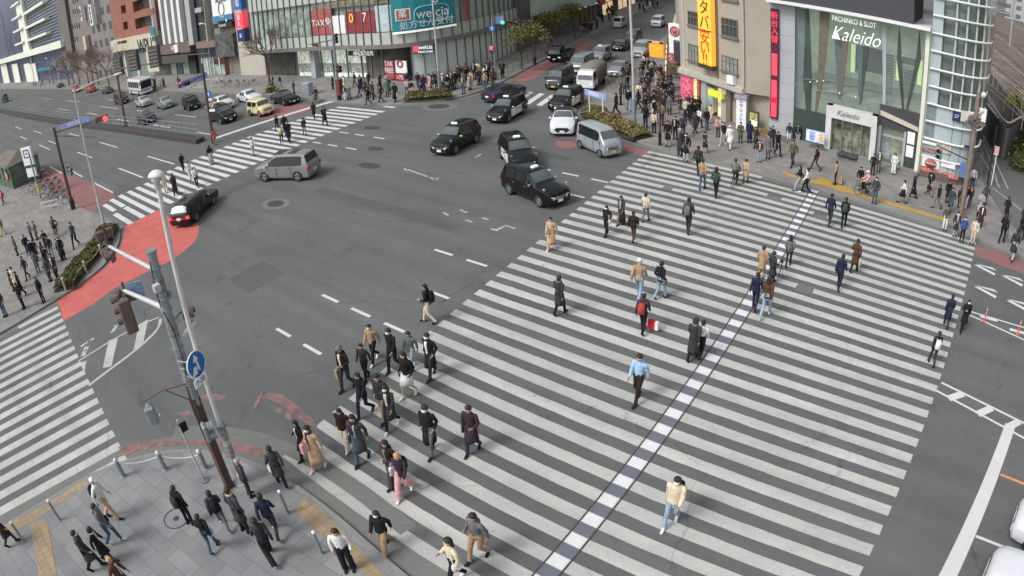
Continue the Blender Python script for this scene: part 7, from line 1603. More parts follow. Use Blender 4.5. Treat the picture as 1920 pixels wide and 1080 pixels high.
# ================================================================= PEOPLE
def joints(pose):
    J = dict(pel=(0, 0, .95), waist=(0, 0, 1.08), chest=(.01, 0, 1.28), neck=(.01, 0, 1.45), head=(.03, 0, 1.55), top=(.03, 0, 1.66))
    def leg(s, hip, knee, ank, toe): J['hip'+s], J['knee'+s], J['ank'+s], J['toe'+s] = hip, knee, ank, toe
    def arm(s, sh, el, wr, hd): J['sh'+s], J['el'+s], J['wr'+s], J['hd'+s] = sh, el, wr, hd
    if pose in ('walk', 'pocket', 'stride', 'phone', 'bagwalk'):
        k = 1.12 if pose == 'stride' else .82
        leg('L', (.02, .09, .92), (.20*k, .09, .53), (.30*k, .085, .10), (.47*k, .10, .07))
        leg('R', (-.01, -.09, .92), (.01, -.09, .50), (-.31*k, -.085, .15), (-.20*k, -.10, .04))
        if pose == 'pocket': arm('L', (.0, .18, 1.40), (-.09, .235, 1.14), (.05, .19, .96), (.09, .17, .90)); arm('R', (0, -.18, 1.40), (-.09, -.235, 1.14), (.05, -.19, .96), (.09, -.17, .90))
        elif pose == 'phone': arm('L', (0, .178, 1.40), (-.02, .25, 1.14), (.22, .12, 1.18), (.29, .08, 1.24)); arm('R', (0, -.178, 1.40), (-.1, -.24, 1.15), (-.12, -.24, .9), (-.1, -.24, .82))
        elif pose == 'bagwalk': arm('L', (0, .178, 1.40), (-.03, .25, 1.13), (.04, .225, .87), (.06, .26, .79)); arm('R', (0, -.178, 1.40), (.0, -.24, 1.14), (.2, -.18, 1.08), (.27, -.15, 1.1))
        else: arm('L', (0, .178, 1.40), (-.15*k, .215, 1.16), (-.17*k, .225, .91), (-.15*k, .225, .83)); arm('R', (0, -.178, 1.40), (.08*k, -.215, 1.15), (.24*k, -.205, .95), (.31*k, -.20, .91))
    else:
        leg('L', (0, .09, .92), (.03, .10, .50), (.0, .11, .09), (.16, .13, .04)); leg('R', (0, -.09, .92), (.01, -.10, .50), (-.02, -.11, .09), (.13, -.14, .04))
        if pose == 'standphone': arm('L', (0, .178, 1.40), (-.01, .24, 1.14), (.20, .12, 1.20), (.27, .09, 1.27)); arm('R', (0, -.178, 1.40), (-.02, -.25, 1.13), (.19, -.10, 1.12), (.26, -.06, 1.16))
        else: arm('L', (0, .178, 1.40), (-.03, .26, 1.14), (.05, .24, .9), (.07, .23, .82)); arm('R', (0, -.178, 1.40), (-.03, -.26, 1.14), (.05, -.24, .9), (.07, -.23, .82))
    if pose == 'ride':
        leg('L', (0, .09, .92), (.38, .11, .78), (.14, .11, .40), (.3, .12, .36)); leg('R', (0, -.09, .92), (.32, -.11, .62), (.08, -.11, .22), (.24, -.12, .18))
        arm('L', (.12, .2, 1.38), (.26, .26, 1.16), (.50, .25, 1.04), (.56, .24, 1.02)); arm('R', (.12, -.2, 1.38), (.26, -.26, 1.16), (.50, -.25, 1.04), (.56, -.24, 1.02))
        for a, x in (('waist', .04), ('chest', .1), ('neck', .16), ('head', .19), ('top', .2)): J[a] = (x, 0, J[a][2])
    return J
def skin_mesh(name, verts, edges, radii, sub=1, root=0):
    me = bpy.data.meshes.new(name); me.from_pydata(verts, edges, []); o = bpy.data.objects.new(name, me); COL.objects.link(o)
    sk = o.modifiers.new('skin', 'SKIN'); sk.use_smooth_shade = True
    if not me.skin_vertices: me.attributes  # created with the modifier
    if len(me.skin_vertices) == 0:
        bpy.context.view_layer.objects.active = o; bpy.ops.object.select_all(action='DESELECT'); o.select_set(True); bpy.ops.mesh.customdata_skin_add()
    for i, r in enumerate(radii):
        me.skin_vertices[0].data[i].radius = r if isinstance(r, tuple) else (r, r); me.skin_vertices[0].data[i].use_root = (i == root)
    if sub: s_ = o.modifiers.new('sub', 'SUBSURF'); s_.levels = sub; s_.render_levels = sub
    bpy.context.view_layer.update(); dg = bpy.context.evaluated_depsgraph_get()
    m = bpy.data.meshes.new_from_object(o.evaluated_get(dg)); bpy.data.objects.remove(o); bpy.data.meshes.remove(me); m.name = name
    m.materials.clear(); m.materials.append(None)
    return m
BODY = {}
def body_mesh(pose):
    k = ('body', pose)
    if k in BODY: return BODY[k]
    J = joints(pose); V = []; E_ = []; Rr = []
    def v(p, r, parent=None):
        V.append(tuple(p)); Rr.append(r); i = len(V)-1
        if parent is not None: E_.append((parent, i))
        return i
    pel = v(J['pel'], (.11, .13)); wa = v(J['waist'], (.09, .12), pel); ch = v(J['chest'], (.10, .14), wa); nk = v(J['neck'], .052, ch); 
    hb = v(J['head'], (.072, .08), nk); hc = v((J['head'][0]+.005, 0, J['head'][2]+.065), (.085, .088), hb); v(J['top'], (.06, .065), hc)
    nose = v((J['head'][0]+.085, 0, J['head'][2]+.03), .016, hc)
    for s in 'LR':
        sg = 1 if s == 'L' else -1
        v((J['head'][0]-.005, sg*.085, J['head'][2]+.035), .015, hc)
        h = v(J['hip'+s], .09, pel); kn = v(J['knee'+s], .05, h); an = v(J['ank'+s], .034, kn)
        sh = v(J['sh'+s], .058, ch); el = v(J['el'+s], .042, sh); wr = v(J['wr'+s], .026, el)
        H = Vector(J['hd'+s]); Wv = Vector(J['wr'+s]); d = (H-Wv).normalized(); lat = d.cross(Vector((0, 1, 0))); 
        if lat.length < .1: lat = Vector((1, 0, 0))
        lat.normalize(); pm = v(Wv+d*.055, (.022, .034), wr)
        for f in range(4):
            b0 = Wv+d*.10+lat*(.027-.018*f); L = (.062, .072, .066, .05)[f]; q0 = v(b0, .010, pm); q1 = v(b0+d*L*.5+Vector((0, -sg*.006, 0)), .009, q0); v(b0+d*L*.95+Vector((0, -sg*.024, 0)), .007, q1)
        q0 = v(Wv+d*.05+lat*.036, .011, pm); v(Wv+d*.09+lat*.055, .009, q0)
    m = skin_mesh('body_'+pose, V, E_, Rr, 1); BODY[k] = m; return m
def leg_mesh(pose, kind):
    k = ('leg', pose, kind)
    if k in BODY: return BODY[k]
    J = joints(pose); b = MB(); w_ = {'t': 1.0, 'w': 1.45}.get(kind, 1.0)
    if kind == 'k':
        rr = []
        kx = (J['kneeL'][0]+J['kneeR'][0])/2; sp = abs(J['kneeL'][0]-J['kneeR'][0])/2
        for z, rx, ry, x in ((1.06, .12, .155, 0), (.95, .15, .185, 0), (.75, .17+sp*.4, .2, kx*.4), (.52, .19+sp*.9, .215, kx*.8)): rr.append([(x+rx*math.cos(2*PI*q/14), ry*math.sin(2*PI*q/14), z) for q in range(14)])
        b.rings(rr[::-1])
    elif kind == 'l':
        rr = []; kx = (J['ankL'][0]+J['ankR'][0])/2
        for z, rx, ry, x in ((1.06, .12, .155, 0), (.9, .16, .19, 0), (.6, .2, .22, kx*.5), (.22, .27, .25, kx)): rr.append([(x+rx*math.cos(2*PI*q/14), ry*math.sin(2*PI*q/14), z) for q in range(14)])
        b.rings(rr[::-1])
    else:
        for s in 'LR':
            h, kn, an = Vector(J['hip'+s]), Vector(J['knee'+s]), Vector(J['ank'+s]); lo = kn.lerp(an, 1.06)
            b.tube([h+Vector((0, 0, .10)), h, h.lerp(kn, .5), kn, kn.lerp(an, .5), lo], [.08, .10, .083*w_**.5, .066*w_, .059*w_**1.2, .056*w_**1.4], 10)
        rr = []
        for z, rx, ry in ((.86, .11, .16), (.95, .128, .175), (1.06, .115, .155)): rr.append([(rx*math.cos(2*PI*q/12), ry*math.sin(2*PI*q/12), z) for q in range(12)])
        b.rings(rr)
    m = b.mesh('trousers', [None]); BODY[k] = m; return m
def top_mesh(pose, kind):
    k = ('top', pose, kind)
    if k in BODY: return BODY[k]
    J = joints(pose); b = MB(); f = {'j': 1.0, 'c': 1.0, 'p': 1.14, 's': .94, 'f': 1.02}[kind]; hem = {'j': .86, 'c': .50, 'p': .84, 's': .92, 'f': .34}[kind]
    kx = (J['kneeL'][0]+J['kneeR'][0])/2; sp = abs(J['kneeL'][0]-J['kneeR'][0])/2
    L = [(1.475, .062, .07), (1.455, .08, .105), (1.425, .10, .155), (1.38, .115, .178), (1.28, .125, .178), (1.10, .112, .158), (.98, .122, .168)]
    if hem < .9: L.append((.86, .135, .178))
    if hem < .8: L += [(.70, .15+sp*.35, .19), (hem, .165+sp*(.75 if hem > .4 else 1.1), .205)]
    ch_x = J['chest'][0]
    rr = []
    for z, rx, ry in L[::-1]:
        x = J['chest'][0]*(z-.95)/.33 if z > .95 else (kx*.5*(.95-z)/.45)
        wob = 1+.02*math.sin(z*40); lo_ = max(0, 1.2-z)
        rr.append([(x+rx*f*wob*(1+.10*lo_*math.sin(5*2*PI*q/20+z*3))*math.cos(2*PI*q/20), ry*f*(1+.10*lo_*math.sin(4*2*PI*q/20+z*5))*math.sin(2*PI*q/20), z+.012*math.sin(3*2*PI*q/20+z*9)*(z < 1.3)) for q in range(20)])
    r2 = []
    for a_, c_ in zip(rr[:-1], rr[1:]):
        r2.append(a_); kk = len(r2)
        r2.append([tuple((Vector(p_).lerp(Vector(q_), .5)+Vector(((p_[0]-x)*.0, 0, 0)))*1.0+Vector((math.cos(2*PI*i_/20), math.sin(2*PI*i_/20), 0))*.008*math.sin(i_*2.7+kk*1.9)) for i_, (p_, q_) in enumerate(zip(a_, c_))])
    r2.append(rr[-1]); b.rings(r2)
    for s in 'LR':
        sh, el, wr = Vector(J['sh'+s]), Vector(J['el'+s]), Vector(J['wr'+s]); g = 1.25 if kind == 'p' else 1.0
        b.tube([sh.lerp(Vector(J['chest']), .3)+Vector((0, 0, .03)), sh, sh.lerp(el, .5), el, el.lerp(wr, .5), wr], [.05, .066*g, .060*g, .054*g, .050*g, .043*g], 9)
    # collar
    b.tube([(J['neck'][0], 0, 1.445), (J['neck'][0]+.005, 0, 1.50)], [.085, .072], 12)
    m = b.mesh('top', [None]); BODY[k] = m; return m
def front_mesh(pose):
    k = ('front', pose)
    if k in BODY: return BODY[k]
    J = joints(pose); cx = J['chest'][0]; b = MB(); rows = []
    for z, x, w_ in ((1.44, .085, .05), (1.38, .122, .052), (1.28, .135, .045), (1.10, .122, .035), (.98, .13, .03)):
        x0 = cx*(z-.95)/.33; rows.append([(x0+x+.004, w_, z), (x0+x+.012, 0, z), (x0+x+.004, -w_, z)])
    vs = [p for r_ in rows for p in r_]; b.add(vs, [(3*i+j, 3*i+j+1, 3*i+j+4, 3*i+j+3) for i in range(4) for j in range(2)], 0, True)
    m = b.mesh('shirt_front', [None]); BODY[k] = m; return m
def scarf_mesh(pose):
    k = ('scarf', pose)
    if k in BODY: return BODY[k]
    J = joints(pose); n = Vector(J['neck']); b = MB(); b.tube([n+Vector((.088*math.cos(2*PI*q/12)+.01, .085*math.sin(2*PI*q/12), .03+.012*math.sin(3*q))) for q in range(13)], .034, 7, caps=False); b.tube([n+Vector((.10, .03, .0)), n+Vector((.135, .035, -.14)), n+Vector((.14, .03, -.3))], [.03, .035, .03], 6, flat=(1.2, .6))
    m = b.mesh('scarf', [None]); BODY[k] = m; return m
def hair_mesh(kind):
    k = ('hair', kind)
    if k in BODY: return BODY[k]
    b = MB(); c = Vector((.0, 0, .0))
    rr = []
    if kind in 's':
        for z, r, x in ((-.055, .06, -.05), (-.02, .084, -.035), (.03, .098, -.018), (.07, .096, -.008), (.105, .07, -.005), (.125, .03, -.005)): rr.append([(x+r*1.03*math.cos(2*PI*q/14), r*math.sin(2*PI*q/14), z) for q in range(14)])
    elif kind == 'l':
        for z, rx, ry, x in ((-.26, .03, .07, -.085), (-.2, .05, .105, -.075), (-.08, .068, .102, -.055), (-.02, .088, .098, -.038), (.03, .1, .1, -.018), (.07, .097, .097, -.008), (.105, .07, .07, -.005), (.125, .03, .03, -.005)): rr.append([(x+rx*math.cos(2*PI*q/14), ry*math.sin(2*PI*q/14), z) for q in range(14)])
    elif kind == 'h':
        for z, r, x in ((.03, .102, -.005), (.05, .104, -.005), (.09, .092, -.005), (.125, .05, -.005), (.132, .01, -.005)): rr.append([(x+r*math.cos(2*PI*q/14), r*math.sin(2*PI*q/14), z) for q in range(14)])
        b.rings([[(.08+.07*math.cos(2*PI*q/12), .075*math.sin(2*PI*q/12), z) for q in range(12)] for z in (.035, .045)])
    elif kind == 'n':
        for z, r, x in ((-.12, .085, -.03), (-.06, .108, -.03), (.02, .113, -.02), (.07, .106, -.012), (.115, .075, -.01), (.138, .02, -.01)): rr.append([(x+r*1.03*math.cos(2*PI*q/14), r*math.sin(2*PI*q/14), z) for q in range(14)])
    b.rings(rr)
    if kind == 'b': pass
    m = b.mesh('hair', [None]); BODY[k] = m; return m
def shoe_mesh():
    if 'shoe' in BODY: return BODY['shoe']
    b = MB(); rr = []
    for x, w_, h in ((-.08, .03, .06), (-.06, .042, .10), (.02, .044, .11), (.10, .046, .075), (.17, .042, .055), (.20, .02, .03)): rr.append([(x, w_*math.cos(a), max(-.0, h*.5+h*.5*math.sin(a))) for a in [2*PI*q/10 for q in range(10)]])
    b.rings(rr); BODY['shoe'] = b.mesh('shoe', [None]); return BODY['shoe']
def bag_mesh(kind):
    k = ('bag', kind)
    if k in BODY: return BODY[k]
    b = MB()
    if kind == 'b':
        rr = []
        for z, x, d, w_ in ((-.24, -.02, .05, .12), (-.2, -.04, .09, .145), (0, -.045, .1, .15), (.16, -.03, .08, .14), (.22, -.01, .03, .08)): rr.append([(x+d*math.cos(a), w_*math.sin(a), z) for a in [2*PI*q/12 for q in range(12)]])
        b.rings(rr)
        for sg in (1, -1): b.tube([(.02, sg*.09, .17), (.16, sg*.12, .22), (.26, sg*.12, .1), (.22, sg*.13, -.08), (.05, sg*.13, -.17)], .016, 5)
    elif kind == 't':
        b.rings([[(.15*math.cos(a)*f, .05*math.sin(a), z) for a in [2*PI*q/12 for q in range(12)]] for z, f in ((-.34, .9), (-.3, 1), (-.1, 1.02), (-.04, .95))]); b.tube([(-.09, 0, -.05), (-.05, 0, .06), (0, 0, .1), (.05, 0, .06), (.09, 0, -.05)], .008, 5)
    elif kind == 'p':
        b.box(-.14, .14, -.055, .055, -.42, -.08); b.tube([(-.07, 0, -.08), (-.03, 0, .0), (.03, 0, .0), (.07, 0, -.08)], .006, 4)
    elif kind == 'x':
        b.rings([[(.13*math.cos(a)*f, .05*math.sin(a), z) for a in [2*PI*q/12 for q in range(12)]] for z, f in ((-.2, .9), (-.16, 1), (-.02, 1), (.02, .9))]); b.tube([(-.08, 0, 0), (-.02, -.12, .4), (.0, -.2, .56), (.04, -.12, .4), (.08, 0, 0)], .012, 5)
    elif kind == 's':
        b.box(-.12, .12, -.19, .19, .05, .62)
        for x in (-.09, .09):
            for y in (-.15, .15): b.lathe([(.03, -.015), (.03, .015)], 8, 0, Matrix.Translation((x, y, .03)) @ Matrix.Rotation(PI/2, 4, 'X'))
        b.tube([(-.0, -.08, .6), (0, -.08, .95), (0, .08, .95), (0, .08, .6)], .012, 5)
    m = b.mesh('bag', [None]); BODY[k] = m; return m
SKIN = mat('skin', (.50, .31, .22), .55, 0, .06, 6); SKIN2 = mat('skin_tan', (.40, .24, .165), .55, 0, .06, 6)
MASK = mat('face_mask', (.72, .73, .74), .7)
CC = {'black': (33, 33, 37), 'charcoal': (54, 54, 58), 'grey': (104, 105, 108), 'dark grey': (66, 67, 71), 'light grey': (160, 160, 162), 'white': (214, 214, 212), 'cream': (205, 192, 168), 'beige': (190, 160, 130), 'tan': (160, 137, 108), 'brown': (82, 58, 46), 'dark brown': (48, 37, 33),
      'navy': (36, 42, 62), 'blue': (58, 84, 132), 'pale blue': (150, 186, 220), 'light blue': (136, 160, 178), 'denim': (70, 90, 116), 'olive': (86, 88, 66), 'khaki': (128, 122, 92), 'green': (58, 78, 66), 'grey green': (96, 112, 110), 'pink': (208, 160, 158), 'red': (164, 34, 36), 'orange red': (168, 66, 52), 'purple': (78, 62, 84), 'plum': (56, 44, 54), 'yellow': (190, 168, 96), 'blonde': (176, 148, 104), 'peach': (206, 166, 142)}
def cm(n): return cmat(CC[n], .85, var=.3, scale=7, spec=.2, bump=.5)
TN = {'j': 'jacket', 'c': 'long coat', 'p': 'puffer jacket', 's': 'jumper', 'f': 'very long coat'}
BN = {'t': 'trousers', 'w': 'wide trousers', 'k': 'skirt', 'l': 'long skirt'}
NP = [0]
def part(name, mesh, m, parent, loc=None, rot=None, sc=None):
    o = bpy.data.objects.new(name, mesh); COL.objects.link(o); o.parent = parent
    o.material_slots[0].link = 'OBJECT'; o.material_slots[0].material = m
    if loc is not None: o.location = loc
    if rot is not None: o.rotation_euler = rot
    if sc is not None: o.scale = sc
    return o
HUSED = []
def person(foot, head, face, pose, top, bot, hair='s', haircol='black', bag=None, label='', group=None, z=None, shoes='black', H=None, mask=False, act=''):
    on_walk = z
    if z is None: z = 0.0
    g_ = G(foot[0], foot[1], z)
    if H is None: 
        hh = hgt(foot, head)
        H = min(max(hh, 1.58), 1.92)
        if z > 0: H = min(max(hh-z*.5, 1.56), 1.9)
    s_ = H/1.70
    t = empty('person', (g_.x, g_.y, z+.004)); t.rotation_euler = (0, 0, R(face)); t.scale = (s_, s_*(1 if NP[0] % 2 else -1), s_)
    tag(t, label, 'person', group); NP[0] += 1
    tk, tc = top; bk, bc = bot; J = joints(pose)
    part('body', body_mesh(pose), SKIN if NP[0] % 3 else SKIN2, t)
    part('coat' if tk in 'cf' else 'jacket', top_mesh(pose, tk), cm(tc), t)
    part('skirt' if bk in 'kl' else 'trousers', leg_mesh(pose, bk), cm(bc), t)
    hm = part({'h': 'cap', 'n': 'hood'}.get(hair, 'hair'), hair_mesh(hair), cm(haircol) if haircol != 'black' else mat('dark_hair', (.022, .017, .015), .6, 0, .3, 8), t, (J['head'][0], 0, J['head'][2]+.045))
    if tk in 'jc' and NP[0] % 5 in (1, 3):
        part('shirt_front', front_mesh(pose), cm(('white', 'light grey', 'grey', 'cream', 'charcoal')[NP[0] % 4]), t)
    if tk in 'cfp' and NP[0] % 4 == 1:
        part('scarf', scarf_mesh(pose), cm(('grey', 'cream', 'plum', 'navy', 'beige')[NP[0] % 5]), t)
    if tk in 'jps' and NP[0] % 3 == 0:
        if ('cowl', pose) not in BODY:
            c_ = Vector(J['neck']); b = MB(); b.rings([[(c_.x-.085+rx*math.cos(2*PI*q/10), ry*math.sin(2*PI*q/10), c_.z+z_) for q in range(10)] for z_, rx, ry in ((-.16, .02, .05), (-.12, .05, .10), (-.04, .062, .125), (.02, .055, .11), (.05, .02, .06))]); BODY[('cowl', pose)] = b.mesh('hood_cowl', [None])
        part('hood_cowl', BODY[('cowl', pose)], cm(tc), t)
    for s in 'LR':
        a, q = Vector(J['ank'+s]), Vector(J['toe'+s]); pitch = -math.atan2(q.z-a.z+.03, q.x-a.x)
        part('shoe', shoe_mesh(), cm(shoes), t, (a.x, a.y, max(a.z-.085, 0)), (0, pitch if abs(pitch) > .15 and a.z > .12 else 0, 0))
    if mask:
        if 'mask' not in BODY: b = MB(); b.rings([[(.055+.045*math.cos(a)*f, .062*math.sin(a)*f, z_) for a in [2*PI*q/10 for q in range(10)]] for z_, f in ((-.03, .7), (0, 1), (.03, 1), (.05, .8))]); BODY['mask'] = b.mesh('mask', [None])
        part('face_mask', BODY['mask'], MASK, t, (J['head'][0]+.005, 0, J['head'][2]))
    if bag:
        kb, cb = bag; M_ = Matrix.Translation(t.location) @ Matrix.Rotation(R(face), 4, 'Z'); sy = 1 if (NP[0]-1) % 2 else -1
        P = {'b': (-.19+J['chest'][0], 0, 1.2), 't': (J['hdL'][0], J['hdL'][1]*sy, J['hdL'][2]), 'p': (J['hdL'][0], J['hdL'][1]*sy, J['hdL'][2]+.06), 'x': (.02, .22*sy, .95), 's': (-.35, .38*sy, 0)}[kb]
        nm = {'b': 'backpack', 't': 'tote_bag', 'p': 'shopping_bag', 'x': 'shoulder_bag', 's': 'suitcase'}[kb]
        w_ = M_ @ (Vector(P)*s_); o = bpy.data.objects.new(nm, bag_mesh(kb)); COL.objects.link(o); o.location = w_; o.rotation_euler = (0, 0, R(face)); o.scale = (s_, s_, s_)
        if kb == 'x': o.scale = (s_, s_*sy, s_)
        o.material_slots[0].link = 'OBJECT'; o.material_slots[0].material = cm(cb)
        who = label.replace('person in ', 'person in ')
        ll = '%s %s %s %s' % (cb, {'b': 'backpack', 't': 'tote bag', 'p': 'paper shopping bag', 'x': 'shoulder bag', 's': 'suitcase'}[kb], {'b': 'worn by', 's': 'beside', 'x': 'worn by', 't': 'held by', 'p': 'held by'}[kb], label)
        ll = ll.split(); tag(o, ' '.join(ll[:16]).rstrip(','), {'b': 'backpack', 't': 'bag', 'p': 'bag', 'x': 'bag', 's': 'suitcase'}[kb]); HUSED.append(o)
    return t
ORD = 'first second third fourth fifth sixth seventh eighth ninth tenth eleventh twelfth thirteenth fourteenth fifteenth sixteenth seventeenth eighteenth nineteenth twentieth'.split()
